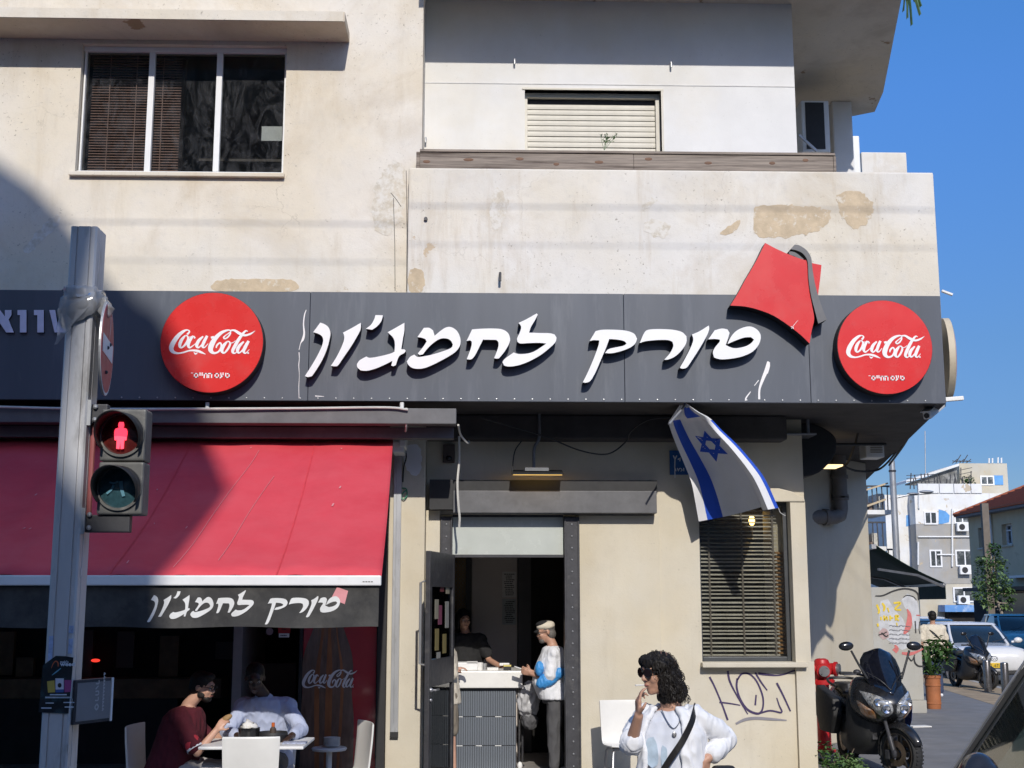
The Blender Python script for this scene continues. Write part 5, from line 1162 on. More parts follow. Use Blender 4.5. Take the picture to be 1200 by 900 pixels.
# pedestrian signal
TL = thing('pedestrian_signal', 'two lens pedestrian signal on the pole with a lit red standing man', 'traffic light', at(146, 603, YPo + .02))
yt = YPo + .02; hx0, hx1 = gx(116, yt, 540), gx(169, yt, 540); hz0, hz1 = gz(603, yt, 145), gz(479, yt, 145)
case_m = mat('signal_case', (.10, .10, .095), .45, .2, 12, dirt=(.22, .21, .19), dsc=10)
midz = (hz0 + hz1) / 2; cxs = (hx0 + hx1) / 2 - .004; rl = .093
for (a, b) in ((hz0, midz - .002), (midz + .002, hz1)):
    q = MB(); q.box((hx0, yt, a), (hx1, yt + .12, b)); cs = q.build('signal_case', case_m, TL, bevel=.012, seg=3)
    zc = (a + b) / 2
    q = MB(); q.lathe([(rl + .012, -.012), (rl + .012, .0), (rl, .004), (rl, -.012), (rl + .012, -.012)], (cxs, yt - .002, zc), 'Y', 40); q.build('lens_ring', case_m, cs, smooth=True)
    q = MB(); rows = []
    for k in range(25):
        an = R(-35 + 250 * k / 24); row = []
        for j, rr_ in enumerate((rl + .008, rl + .008)):
            ext = .17 * (.55 + .45 * sin(an)) if j else -.005
            row.append(Vector((cxs + rr_ * cos(an), yt - .005 - (ext if j else 0), zc + rr_ * sin(an) - (.012 if j else 0))))
        rows.append(row)
    q.sheet(rows); me = q.mesh(M['black_matt'], smooth=True); me = mod_mesh(me, [('SOLIDIFY', dict(thickness=.004, offset=0))]); link(me, 'visor', cs)
zr, zg = (midz + .002 + hz1) / 2, (hz0 + midz - .002) / 2
q = MB(); q.lathe([(0.0, -.018), (.05, -.014), (rl - .001, -.001)], (cxs, yt - .002, zr), 'Y', 36); q.build('red_lens', mat('lens_red', (.09, .012, .010), .2, .3, 40, coat=.3), TL, smooth=True)
q = MB(); q.lathe([(0.0, -.018), (.05, -.014), (rl - .001, -.001)], (cxs, yt - .002, zg), 'Y', 36); q.build('green_lens', mat('lens_green', (.03, .075, .09), .15, .3, 40, coat=.4), TL, smooth=True)
man = outline([(-.010, .062), (.010, .062), (.013, .046), (.010, .036), (.026, .030), (.030, .012), (.027, -.022), (.019, -.024), (.018, -.01), (.017, -.03), (.017, -.062), (.003, -.064), (.0, -.03), (-.003, -.064), (-.017, -.062), (-.017, -.03), (-.018, -.01), (-.019, -.024), (-.027, -.022), (-.030, .012), (-.026, .030), (-.010, .036), (-.013, .046)], 3, 50)
q = MB(); q.prism(man, lambda x, z, d: Vector((cxs + x, yt - .024 + d, zr - .006 + z)), 0, .003); q.build('red_man', mat('led_man', (1, .05, .08), .5, .3, 200, emit=(1, .035, .07), estr=1.6), TL, tri=True)
q = MB(); fgm = lambda x, y, d: Vector((cxs + x, yt - .024 + d, zg + y))
for st in ([(.012, .03, .016), (.016, .0, .016), (.028, -.04, .014)], [(-.02, .012, .010), (-.03, -.01, .010), (-.05, -.028, .010)], [(-.04, .025, .008), (-.02, .02, .008), (.0, .028, .008)]): q.ribbon(st, fgm, 0)
q.build('green_man', mat('led_off', (.10, .26, .34), .4), TL)
MB().box((x0 + wP, yt + .02, hz1 - .065), (hx0 + .02, yt + .07, hz1 + .025)).build('bracket', M['steel_dark'], TL, bevel=.006)
MB().box((x0 + wP, yt + .02, hz0 - .08), (hx0 + .15, yt + .07, hz0)).build('bracket', M['steel_dark'], TL, bevel=.006)
for z in (hz1 - .02, hz0 - .03): q = MB(); q.box((x0 + wP - .006, yt - .012, z - .06), (x0 + wP + .016, yt + .0, z + .06)); q.ell((x0 + wP + .03, yt + .01, z + .03), .012, nu=8, nv=5); q.ell((x0 + wP + .03, yt + .01, z - .03), .012, nu=8, nv=5); q.build('clamp', M['galvanised'], TL)
q = MB(); q.cyl((x0 + wP + .012, yt + .06, hz0 - .02), (x0 + wP + .012, yt + .06, hz1 - .02), .012, n=8); q.build('cable_duct', mat('duct_pink', (.30, .09, .09), .5), TL)

# ================================================================== TERRACE FURNITURE
def make_chair(label, group='white plastic chairs on the terrace'):
    t = thing('chair', label, 'chair', (0, 0, 0), 0, group)       # seat faces -Y
    q = MB(); prof = [(-.20, .452), (-.21, .44), (-.10, .432), (.05, .425), (.15, .43), (.19, .455), (.205, .50), (.225, .62), (.245, .75), (.258, .86), (.262, .872)]
    rows = []
    for i, (y, z) in enumerate(paths([(a, b, 0) for a, b in prof], 3)[0:] and [(p.x, p.y) for p in paths([(a, b, 0) for a, b in prof], 3)]):
        up = max(0, (z - .46) / .41); wd = .205 + .012 * up
        rows.append([Vector((-wd + 2 * wd * k / 10, y + (.028 * ((k - 5) / 5) ** 2 * (-1) * up), z - .012 * ((k - 5) / 5) ** 2 * (1 - up) * -1)) for k in range(11)])
    q.sheet(rows); me = q.mesh(M['chair_white'], smooth=True); me = mod_mesh(me, [('SOLIDIFY', dict(thickness=.014, offset=0)), ('BEVEL', dict(width=.004, segments=2, limit_method='ANGLE'))])
    for p in me.polygons: p.use_smooth = True
    link(me, 'seat', t)
    q = MB(); q.box((-.16, -.14, .405), (.16, .12, .424)); q.build('seat_frame', M['alu_dull'], t, bevel=.006)
    for sx_, sy_ in ((-1, -1), (1, -1), (-1, 1), (1, 1)):
        q = MB(); q.tube([(sx_ * .15, sy_ * .12, .41), (sx_ * .17, sy_ * .145, .38), (sx_ * .195, sy_ * .20, 0.0)], .014, 10); q.build('leg', M['alu_dull'], t, smooth=True)
    return t
ch0 = make_chair('white plastic chair with its blank back to the street, nearest the pole side of the pillar')
def put(o, px, Y, rz, label=None):
    o.location = (gx(px, Y, 850), Y, 0); o.rotation_euler = (0, 0, rz)
    if label: o['label'] = label
    return o
put(ch0, 299, -3.95, R(180) + R(3), 'white plastic chair with its back squarely to the street at the table')
put(copy_tree(ch0), 398, -3.0, R(-68), 'white plastic chair turned side on at the right of the table')
put(copy_tree(ch0), 190, -3.15, R(84), 'white plastic chair under the man in maroon, left of the table')
put(copy_tree(ch0), 318, -2.55, R(4), 'white plastic chair under the man in pale blue shirt behind the table')
put(copy_tree(ch0), 733, -.75, R(8), 'white plastic chair against the beige wall behind the woman')
TBt = thing('table', 'small white square table where the two men are eating', 'table', (gx(303, -3.3), -3.3, 0)); tx_, ty_ = gx(303, -3.3, 860), -3.3
q = MB(); q.box((tx_ - .42, ty_ - .36, .725), (tx_ + .42, ty_ + .36, .75)); q.build('table_top', M['white_plastic'], TBt, bevel=.008)
q = MB(); q.cyl((tx_, ty_, .02), (tx_, ty_, .724), .035, n=14); q.build('column', M['steel_dark'], TBt, smooth=True)
q = MB(); q.box((tx_ - .22, ty_ - .22, 0.002), (tx_ + .22, ty_ + .22, .02)); q.build('base', M['steel_dark'], TBt, bevel=.006)
def on_table(name, label, cat, px, Y): return thing(name, label, cat, (gx(px, Y, 855), Y, .75), 0)
t = on_table('black_bowl', 'black pot with crumpled white napkins on the small table', 'pot', 292, -3.35); q = MB(); q.lathe([(0, .002), (.06, .003), (.085, .05), (.09, .12), (.082, .12), (.075, .05), (0, .015)], t.location, n=22); q.build('pot_body', M['black_gloss'], t, smooth=True)
q = MB(); q.ell(t.location + Vector((0, 0, .125)), (.06, .06, .045), nu=18, nv=12); me = q.mesh(M['paper_white'], smooth=True, angle=80)
for v in me.vertices: v.co += noise.noise_vector(v.co * 30) * .03
link(me, 'napkins', t)
t = on_table('tray', 'dark round basket with an orange capped bottle on the table', 'basket', 320, -3.3); q = MB(); q.lathe([(0, .002), (.10, .002), (.125, .06), (.12, .08), (.11, .06), (0, .012)], t.location, n=26); q.build('basket_body', M['black_matt'], t, smooth=True)
t2 = thing('sauce_bottle', 'orange capped sauce bottle standing in the dark basket', 'bottle', t.location + Vector((0, 0, .013))); q = MB(); q.lathe([(0, 0), (.026, 0), (.027, .09), (.014, .105), (.012, .11), (0, .11)], t2.location, n=16); q.build('bottle_body', M['room_brown'], t2, smooth=True); q = MB(); q.lathe([(.014, .108), (.014, .14), (.0, .142)], t2.location, n=14); q.build('bottle_cap', mat('cap_orange', (.5, .11, .02), .4), t2, smooth=True)
q = MB(); p = Vector((gx(345, -3.45, 860), -3.45, .752)); q.box(p + Vector((-.09, -.06, 0)), p + Vector((.10, .06, .012))); tag(q.build('newspaper', mat('newsprint', (.33, .36, .46), .8, .5, 60)), 'folded printed paper lying at the right edge of the table', 'paper')
# stack of white plates on a stool by the bottle panel
st = thing('plate_stack', 'stack of white plates on a pale shelf by the bottle panel', 'plates', (gx(388, -.8), -.8, .83)); q = MB()
for i in range(7): q.lathe([(0, .004), (.06, .004), (.085, .014), (.085, .018), (0, .008)], (gx(389, -.8, 870), -.8, gz(874, -.8) + .012 * i), n=20)
q.build('plates', M['white_plastic'], st, smooth=True)
q = MB(); z_ = gz(875, -.8); x_ = gx(386, -.8, 870); q.lathe([(0, -.03), (.17, -.03), (.18, -.01), (.17, 0), (0, 0)], (x_, -.8, z_), n=28); q.cyl((x_, -.8, .02), (x_, -.8, z_ - .03), .03, n=12); q.lathe([(0, 0.002), (.16, .002), (.15, .02), (0, .03)], (x_, -.8, 0), n=24); tag(q.build('side_table', M['white_plastic'], smooth=True), 'little round white side table by the red bottle panel', 'side table')
# round sticker and red sticker hanging behind the valance
for (px, py, rr_, nm, lab) in ((316, 740, .032, 'M', 'round pale sticker behind the valance'),):
    p = at(px, py, -.36); q = MB(); q.lathe([(0, -.003), (rr_ * 1.2, -.003), (rr_ * 1.2, .0)], p, 'Y', 24); tag(q.build('sticker', mat('sticker_pink', (.25, .19, .20), .6)), lab, 'sticker')
p = at(333, 740, -.36); t = thing('sticker', 'red and white shop sticker behind the valance', 'sticker', p); q = MB(); q.box(p + Vector((-.065, 0, -.02)), p + Vector((.065, .004, .06))); q.build('sticker_top', mat('sticker_red', (.35, .02, .02), .5), t); q = MB(); q.box(p + Vector((-.055, 0, -.062)), p + Vector((.055, .004, -.0205))); q.build('sticker_base', M['paper_white'], t); q = MB(); lines(q, p.x - .045, p.x + .045, p.z - .052, p.z - .03, p.y, 1, 3); lines(q, p.x - .03, p.x + .03, p.z + .01, p.z + .05, p.y, 2, 7); q.build('sticker_print', M['ink_black'], t)

# ================================================================== HYDRANT
HX = gx(966, 2.6, 860); hy = thing('fire_hydrant', 'red standpipe fire hydrant with two outlets in the building corner', 'hydrant', (HX, 2.6, 0)); hz = gz(772, 2.6)
q = MB(); q.lathe([(.14, 0), (.14, .03), (.085, .035), (.085, hz - .33), (.16, hz - .325), (.16, hz - .27), (.10, hz - .262), (.10, hz - .05), (.085, hz - .015), (.05, hz), (0, hz)], (HX, 2.6, 0), n=28); q.build('standpipe', M['hydrant_red'], hy, smooth=True)
for k in range(8):
    a = k * pi / 4; q = MB(); q.cyl((HX + .135 * cos(a), 2.6 + .135 * sin(a), hz - .345), (HX + .135 * cos(a), 2.6 + .135 * sin(a), hz - .25), .016, n=6); q.build('bolt', M['hydrant_red'], hy)
for (d, nm) in ((Vector((-.12, -1, -.1)).normalized(), 1), (Vector((.85, -.5, 0)).normalized(), 2), (Vector((-.9, .3, 0)).normalized(), 3)):
    a = Vector((HX, 2.6, hz - .13)); q = MB(); q.tube([a + d * .04, a + d * .16, a + d * .165, a + d * .2], [.075, .075, .092, .092], 20); o = q.build('outlet', M['hydrant_red'], hy, smooth=True)
    q = MB(); q.tube([a + d * .19, a + d * .235, a + d * .236, a + d * .20], [.068, .068, .05, .05], 20, cap=False); q.tube([a + d * .2, a + d * .203], [.052, .052], 18); q.build('coupling', M['alu_dull'], o, smooth=True)

# ================================================================== MAXI SCOOTER
def make_scooter(label):
    t = thing('motor_scooter', label, 'scooter', (0, 0, 0), 0, 'black maxi scooters')
    paint = M.get('scooter_paint') or mat('scooter_paint', (.012, .012, .014), .28, .2, 6, coat=.5, dirt=(.035, .033, .03), dsc=6, dlo=.5, dhi=.8)
    plast = M.get('scooter_plastic') or mat('scooter_plastic', (.020, .020, .021), .5, .2, 10, dirt=(.05, .047, .042), dsc=7)
    def fr(z, hw, nose, back, e=.75):
        pts = []
        for k in range(17):
            a = -pi / 2 + pi * k / 16; sx_ = sin(a)
            pts.append(Vector((hw * (abs(sx_) ** .9) * (1 if sx_ >= 0 else -1), back + (nose - back) * (max(0, cos(a)) ** e), z - .03 * (1 - cos(a)) * 0)))
        return pts
    rings = [fr(.56, .15, -.60, -.22), fr(.60, .22, -.70, -.22), fr(.66, .27, -.80, -.2), fr(.74, .315, -.87, -.18), fr(.83, .33, -.87, -.16), fr(.92, .315, -.80, -.16), fr(1.0, .285, -.70, -.16), fr(1.05, .25, -.61, -.18), fr(1.08, .2, -.52, -.2)]
    q = MB(); q.loft(rings); me = q.mesh(paint, smooth=True, angle=60); me = mod_mesh(me, [('SUBSURF', dict(levels=1, render_levels=1))])
    for p in me.polygons: p.use_smooth = True
    fair = link(me, 'front_fairing', t)
    def yz(z, x):                                    # front surface of the fairing
        zs_ = [.56, .60, .66, .74, .83, .92, 1.0, 1.05, 1.08]; hw_ = [.15, .22, .27, .315, .33, .315, .285, .25, .2]; ns = [-.6, -.7, -.8, -.87, -.87, -.8, -.7, -.61, -.52]
        for i in range(8):
            if zs_[i] <= z <= zs_[i + 1]:
                f_ = (z - zs_[i]) / (zs_[i + 1] - zs_[i]); hw = hw_[i] + (hw_[i + 1] - hw_[i]) * f_; n_ = ns[i] + (ns[i + 1] - ns[i]) * f_
                s_ = min(.999, (abs(x) / hw)) ** (1 / .9); return -.18 + (n_ + .18) * max(.0, (1 - s_ * s_) ** .5) ** .75
        return -.5
    def patch(name, poly, m_, lift, parent, dome=0):
        """patch that follows the fairing"""
        P = outline(poly, 4, 60); cx_ = sum(p[0] for p in P) / len(P); cz_ = sum(p[1] for p in P) / len(P); q = MB(); prev = None; rings_ = []
        for j, s_ in enumerate((1.0, .97, .75, .5, .25)):
            rings_.append([Vector((cx_ + (p[0] - cx_) * s_, yz(cz_ + (p[1] - cz_) * s_, cx_ + (p[0] - cx_) * s_) - (lift if j else -.012) - dome * (1 - s_ * s_), cz_ + (p[1] - cz_) * s_)) for p in P])
        q.loft(rings_, cap=False); c_ = q.bm.verts.new((cx_, yz(cz_, cx_) - lift - dome, cz_)); q.bm.verts.ensure_lookup_table()
        last = q.bm.verts[4 * len(P):5 * len(P)]
        for k in range(len(P)): q.face([last[k], last[(k + 1) % len(P)], c_])
        return q.build(name, m_, parent, smooth=True, angle=60)
    lens = M.get('headlamp_lens') or mat('headlamp_lens', (.50, .50, .49), .12, .5, 22, coat=1.0, metal=.35, dirt=(.12, .12, .12), dsc=26, dlo=.5, dhi=.6)
    amber_ = M.get('indicator_lens') or mat('indicator_lens', (.55, .40, .30), .15, .3, 30, coat=1.0, dirt=(.55, .20, .04), dsc=18, dlo=.42, dhi=.6)
    for s_ in (1, -1):
        h = patch('headlight', [(s_ * .020, .715), (s_ * .05, .672), (s_ * .11, .672), (s_ * .18, .725), (s_ * .245, .82), (s_ * .275, .93), (s_ * .21, .915), (s_ * .12, .88), (s_ * .05, .83), (s_ * .022, .78)], lens, .010, t, .02)
        for (cx_, cz_, r_) in ((.095, .755, .042), (.17, .825, .034)):
            q = MB(); y_ = yz(cz_, cx_) - .022; q.lathe([(0, .0), (r_ * .5, -.004), (r_, -.010), (r_ * 1.15, -.006), (r_ * 1.2, .012)], (s_ * cx_, y_ - .004, cz_), 'Y', 18); q.build('reflector', M['chrome'], h, smooth=True)
        patch('indicator', [(s_ * .15, .64), (s_ * .215, .65), (s_ * .262, .70), (s_ * .29, .765), (s_ * .305, .83), (s_ * .25, .77), (s_ * .19, .72)], amber_, .008, t, .012)
    # smoked screen
    q = MB(); rows = []
    for (z, hw, y) in ((.90, .03, -.815), (.94, .10, -.785), (1.0, .165, -.735), (1.08, .21, -.66), (1.18, .225, -.585), (1.28, .205, -.515), (1.355, .15, -.46), (1.385, .07, -.435)):
        rows.append([Vector((hw * (k - 7) / 7, y + .12 * ((k - 7) / 7) ** 2 * (hw / .22) , z - .02 * ((k - 7) / 7) ** 2)) for k in range(15)])
    q.sheet(rows); me = q.mesh(M.get('screen_smoke') or mat('screen_smoke', (.006, .007, .012), .08, .3, 20, coat=.6, dirt=(.02, .02, .022), dsc=30), smooth=True, angle=80); me = mod_mesh(me, [('SOLIDIFY', dict(thickness=.005))])
    for p in me.polygons: p.use_smooth = True
    link(me, 'windscreen', t)
    q = MB(); q.tube(paths([(-.20, -.60, 1.13), (-.10, -.70, 1.06), (-.04, -.745, 1.0), (0, -.78, .955), (.04, -.745, 1.0), (.10, -.70, 1.06), (.20, -.60, 1.13)], 4), .005, 6); q.build('screen_trim', plast, t)
    # mirrors, bars
    for s_ in (1, -1):
        q = MB(); q.tube(paths([(s_ * .19, -.60, 1.06), (s_ * .25, -.55, 1.18), (s_ * .33, -.50, 1.36)], 4), [.013] * 9, 8); mi = q.build('mirror', plast, t, smooth=True)
        q = MB(); q.ell((s_ * .385, -.50, 1.41), (.085, .04, .05), Matrix.Rotation(s_ * R(4), 3, 'Y'), nu=20, nv=12); q.build('mirror_shell', paint, mi, smooth=True)
        q = MB(); q.ell((s_ * .385, -.485, 1.41), (.078, .03, .044), Matrix.Rotation(s_ * R(4), 3, 'Y'), nu=18, nv=10); q.build('mirror_glass', M['chrome'], mi, smooth=True)
    SR = Matrix.Rotation(R(24), 4, 'Z'); SC = Vector((0, -.62, 0))
    def steer(p): p = Vector(p) - SC; return (SR @ p) + SC
    q = MB(); q.tube(paths([steer((-.40, -.36, 1.12)), steer((-.22, -.40, 1.11)), steer((0, -.44, 1.07)), steer((.22, -.40, 1.11)), steer((.40, -.36, 1.12))], 4), .014, 8); hb_ = q.build('handlebar', M['steel_dark'], t, smooth=True)
    for s_ in (1, -1):
        q = MB(); q.cyl(steer((s_ * .27, -.385, 1.115)), steer((s_ * .41, -.355, 1.12)), .019, n=12); q.build('grip', M['black_rubber'], hb_, smooth=True)
        q = MB(); q.tube([steer((s_ * .24, -.42, 1.11)), steer((s_ * .28, -.47, 1.11)), steer((s_ * .42, -.43, 1.105))], .008, 6); q.ell(steer((s_ * .22, -.42, 1.13)), (.045, .04, .03), nu=12, nv=8); q.build('brake_lever', M['steel_dark'], hb_, smooth=True)
    # body
    def br(y, hw, z0, z1, e=.5):
        pts = []
        for k in range(20):
            a = 2 * pi * k / 20; c_, s_ = cos(a), sin(a)
            pts.append(Vector((hw * (abs(c_) ** e) * (1 if c_ >= 0 else -1), y, (z0 + z1) / 2 + (z1 - z0) / 2 * (abs(s_) ** e) * (1 if s_ >= 0 else -1))))
        return pts
    q = MB(); q.loft([br(-.52, .15, .42, .80), br(-.44, .23, .32, .92), br(-.32, .31, .24, 1.0), br(-.22, .33, .21, .99), br(-.12, .31, .2, .66), br(.05, .28, .2, .60), br(.2, .27, .22, .74)]); q.build('leg_shield', plast, t, smooth=True, angle=50)
    q = MB(); q.loft([br(.0, .20, .30, .72), br(.15, .25, .28, .78), br(.4, .27, .34, .82), br(.65, .25, .48, .86), br(.85, .19, .62, .88), br(1.05, .09, .74, .90)]); q.build('rear_body', paint, t, smooth=True, angle=50)
    q = MB(); q.loft([br(-.08, .10, .74, .80, .6), br(.0, .15, .74, .82, .6), br(.2, .175, .78, .86, .6), br(.36, .175, .79, .86, .6), br(.40, .17, .80, .95, .6), br(.55, .17, .84, .96, .6), br(.85, .13, .87, .95, .6), br(.93, .08, .88, .93, .6)]); q.build('seat', M['leather_black'], t, smooth=True, angle=60)
    q = MB(); q.tube(paths([(-.17, .6, .90), (-.2, .8, .95), (-.12, 1.0, .98), (.12, 1.0, .98), (.2, .8, .95), (.17, .6, .9)], 4), .016, 8); q.build('grab_rail', plast, t, smooth=True)
    q = MB(); q.loft([[Vector((-x_, y_, z_)) for (y_, z_) in ((.10, .80), (.70, .92), (.78, .62), (.62, .40), (.2, .40), (.08, .6))] for x_ in (.27, .36, .385)]); q.build('side_case', plast, t, bevel=.03, seg=3, smooth=True)
    q = MB(); q.tube(paths([(.30, .1, .32), (.31, .5, .34), (.31, .9, .46)], 3), [.05, .05, .06, .065, .07, .07, .06], 14); q.build('exhaust', M['steel_dark'], t, smooth=True)
    q = MB(); q.loft([[Vector((.335, y_, z_)) for (y_, z_) in ((-.5, .78), (-.2, .86), (-.15, .5), (-.3, .42), (-.45, .6))], [Vector((.35, y_, z_)) for (y_, z_) in ((-.46, .75), (-.23, .82), (-.19, .52), (-.3, .46), (-.42, .6))]]); q.build('blue_panel', M.get('scooter_blue') or mat('scooter_blue', (.02, .06, .34), .3, .1, 5, coat=.4), t, bevel=.008)
    # wheels
    def wheel(c, st, nm):
        f_ = (lambda p: steer(p)) if st else (lambda p: Vector(p))
        rt = .285
        q = MB(); q.lathe([(rt - .075, -.045), (rt - .035, -.062), (rt - .01, -.045), (rt, -.02), (rt, .02), (rt - .01, .045), (rt - .035, .062), (rt - .075, .045), (rt - .075, -.045)], c, 'X', 48)
        for v in q.bm.verts: v.co = f_(v.co)
        wh = q.build('wheel', M['black_rubber'], t, smooth=True, angle=50)
        q = MB()
        for k in range(44):
            a = 2 * pi * k / 44
            for s_ in (-1, 1):
                q.box((c[0] + s_ * .032 - .016, c[1] - .008, c[2] + rt - .006), (c[0] + s_ * .032 + .016, c[1] + .008, c[2] + rt + .0035))
                for v in q.bm.verts[-8:] if False else []: pass
            q.bm.verts.ensure_lookup_table()
            for v in q.bm.verts[-16:]: v.co = Vector(c) + Matrix.Rotation(a, 3, 'X') @ (v.co - Vector(c))
        for v in q.bm.verts: v.co = f_(v.co)
        q.build('tread', M['black_rubber'], wh)['kind'] = 'stuff'
        q = MB(); q.lathe([(rt - .07, -.05), (rt - .082, -.052), (rt - .095, -.03), (rt - .095, .03), (rt - .082, .052), (rt - .07, .05)], c, 'X', 44)
        q.lathe([(0, -.05), (.04, -.05), (.04, .05), (0, .05)], c, 'X', 16)
        for k in range(5):
            a = 2 * pi * k / 5 + .3; d = Vector((0, cos(a), sin(a))); pvt = Vector(c)
            q.bar(pvt + d * .03, pvt + d * (rt - .085), .03, .035, up=(1, 0, 0))
        for v in q.bm.verts: v.co = f_(v.co)
        q.build('rim', M.get('rim_dark') or mat('rim_dark', (.10, .085, .07), .4, .3, 10, metal=.6), wh, smooth=True)
        for s_ in (-1, 1):
            q = MB(); q.lathe([(.07, s_ * .058), (.135, s_ * .058), (.135, s_ * .062), (.07, s_ * .062), (.07, s_ * .058)], c, 'X', 32)
            for v in q.bm.verts: v.co = f_(v.co)
            q.build('brake_disc', M.get('disc_steel') or mat('disc_steel', (.20, .15, .115), .35, .3, 14, metal=.8), wh, smooth=True)
    wheel((0, -.80, .285), True, 'front'); wheel((0, .76, .285), False, 'rear')
    for s_ in (-1, 1):
        q = MB(); q.tube([steer((s_ * .095, -.80, .285)), steer((s_ * .095, -.74, .46))], [.026, .03], 12); q.tube([steer((s_ * .095, -.74, .46)), steer((s_ * .095, -.62, .80))], .02, 10); q.ell(steer((s_ * .095, -.80, .285)), (.03, .045, .05), nu=12, nv=8); q.build('fork_leg', M['steel_dark'], t, smooth=True)
        q = MB(); q.box(steer((s_ * .085, -.70, .27)) - Vector((.022, .035, .05)), steer((s_ * .085, -.70, .27)) + Vector((.022, .035, .05)), rot=SR.to_3x3()); q.build('brake_caliper', M['steel_dark'], t, bevel=.012)
    q = MB(); rows = []
    for k in range(17):
        a = R(20 + 165 * k / 16); tp = .085 - .03 * abs((k - 8) / 8) ** 2
        rows.append([steer((x_, -.80 - (.33 - .05 * (abs(x_) / tp) ** 2) * cos(a) * 1.0, .285 + (.33 - .06 * (abs(x_) / tp) ** 2) * sin(a))) for x_ in [tp * (j - 4) / 4 for j in range(9)]])
    q.sheet(rows); me = q.mesh(paint, smooth=True, angle=80); me = mod_mesh(me, [('SOLIDIFY', dict(thickness=.006))])
    for p in me.polygons: p.use_smooth = True
    link(me, 'front_fender', t)
    q = MB(); q.box((-.14, -.52, .40), (.14, -.48, .62)); q.build('radiator', M['steel_dark'], t, bevel=.01)
    q = MB(); q.tube([(-.12, .15, .22), (-.24, .12, .02)], .014, 8); q.box((-.28, .08, .0), (-.21, .16, .015)); q.build('side_stand', M['steel_dark'], t)
    return t
SCO = make_scooter('black maxi scooter with twin headlights parked by the building corner beside the red hydrant')
SCO.location = (gx(1040, -.05, 860), .62, 0); SCO.rotation_euler = (0, 0, R(2))
s2 = copy_tree(SCO); s2.scale = (.86,) * 3; pS = at(1137, 800, 15.0); s2.location = (pS.x, 15.0, 0); s2.rotation_euler = (0, 0, R(8)); s2['label'] = 'dark scooter parked on the dirt strip in front of the white car'
# wall-side weeds at the corner
WD = thing('corner_weeds', 'bushy green weed growing at the foot of the beige wall corner', 'plant', (gx(972, .1, 890), .1, 0))
def leafclump(mb, c, rad, n, size, rnd, flat=.4):
    for i in range(n):
        d = Vector((rnd.gauss(0, 1), rnd.gauss(0, 1), rnd.gauss(0, 1))).normalized() * (rnd.random() ** .45)
        p = Vector(c) + Vector((d.x * rad[0], d.y * rad[1], d.z * rad[2]))
        a = Vector((rnd.uniform(-1, 1), rnd.uniform(-1, 1), rnd.uniform(-.5, flat))).normalized(); b = a.cross(Vector((rnd.uniform(-.4, .4), rnd.uniform(-.4, .4), 1))).normalized()
        s_ = size * rnd.uniform(.6, 1.4); dr = Vector((0, 0, -s_ * .25))
        v = [mb.bm.verts.new(x) for x in (p, p + a * s_ * .5 + b * s_ * .33, p + a * s_ + dr, p + a * s_ * .5 - b * s_ * .33)]
        mb.face(v)
rl_ = random.Random(21)
for k in range(4):
    q = MB(); leafclump(q, (WD.location.x + (-.06, .16, .02, .28)[k], (.05, .0, -.15, .1)[k], (.22, .14, .1, .08)[k]), ((.17, .13, .2), (.2, .16, .14), (.18, .14, .11), (.14, .12, .09))[k], 150, .062, rl_); q.build('foliage', M[('leaf_green', 'leaf_pale')[k % 2]], WD, normals=False)
q = MB()
for k in range(9): q.tube([(WD.location.x + rl_.uniform(-.1, .2), .08, 0), (WD.location.x + rl_.uniform(-.15, .3), rl_.uniform(-.1, .1), rl_.uniform(.1, .35))], .005, 5)
q.build('stems', M['bark'], WD)
q = MB(); q.ell((gx(980, -.15, 893), -.15, .06), (.07, .05, .05), nu=16, nv=10); me = q.mesh(M['paper_white'], smooth=True, angle=80)
for v in me.vertices: v.co += noise.noise_vector(v.co * 25) * .02
tag(link(me, 'crumpled_paper'), 'crumpled white paper lying in the weed at the wall corner', 'litter')
q = MB(); p = at(1077, 853, 6); d_ = ray(1077, 852); p = CAM + d_ * (-CAM.z / d_.z); q.box(p + Vector((-.16, -.1, .004)), p + Vector((.16, .1, .02)), rot=Matrix.Rotation(.2, 3, 'Z')); tag(q.build('carton_scrap', M['paper_white']), 'flat white scrap lying on the pavement by the graffiti panel', 'litter')

# ================================================================== GRAFFITI PANEL, GREEN AWNING, PLANTER
yg = 8.35
gx0, gx1, gzt = gx(1022, yg, 760), gx(1080, yg, 760), gz(688, yg)
GP = thing('graffiti_wall', 'concrete end wall covered with yellow red and black graffiti', 'wall', ((gx0 + gx1) / 2, yg, 0))
q = MB(); q.box((gx0 - .3, yg, .22), (gx1, yg + .22, gzt)); q.build('wall_body', M['concrete_panel'], GP, bevel=.012)
q = MB(); q.box((gx0 - .3, yg - .03, 0), (gx1 + .03, yg + .25, .218)); q.build('plinth', M['concrete_panel'], GP, bevel=.012)
fgr = pxf(1015, 680, 5.625, yg)
def spray(strokes, m_, d0):
    q = MB()
    for i, s_ in enumerate(strokes): q.ribbon(s_, fgr, d0 - .0004 * i, 1.0)
    q.build('spray_paint', m_, GP)
wash = mat('spray_wash', (.50, .51, .53), .8, .2, 8, dirt=(.42, .42, .41), dsc=5)
spray([[(120, 130, 50), (140, 220, 120), (170, 300, 170), (230, 390, 120), (260, 450, 50)], [(250, 110, 60), (290, 150, 90), (320, 230, 60), (330, 320, 30)]], wash, -.001)
spray([[(270, 190, 8), (285, 230, 26), (280, 300, 40), (255, 345, 22), (245, 350, 8)], [(190, 425, 8), (200, 450, 30), (185, 470, 36)], [(330, 230, 8), (355, 232, 8)], [(235, 480, 16), (290, 485, 22), (350, 465, 12), (375, 450, 8)]], mat('spray_red', (.52, .15, .14), .8, .2, 10), -.004)
spray([[(95, 330, 40), (115, 350, 66), (130, 385, 40)]], mat('spray_pink', (.42, .30, .29), .8, .2, 10), -.0045)
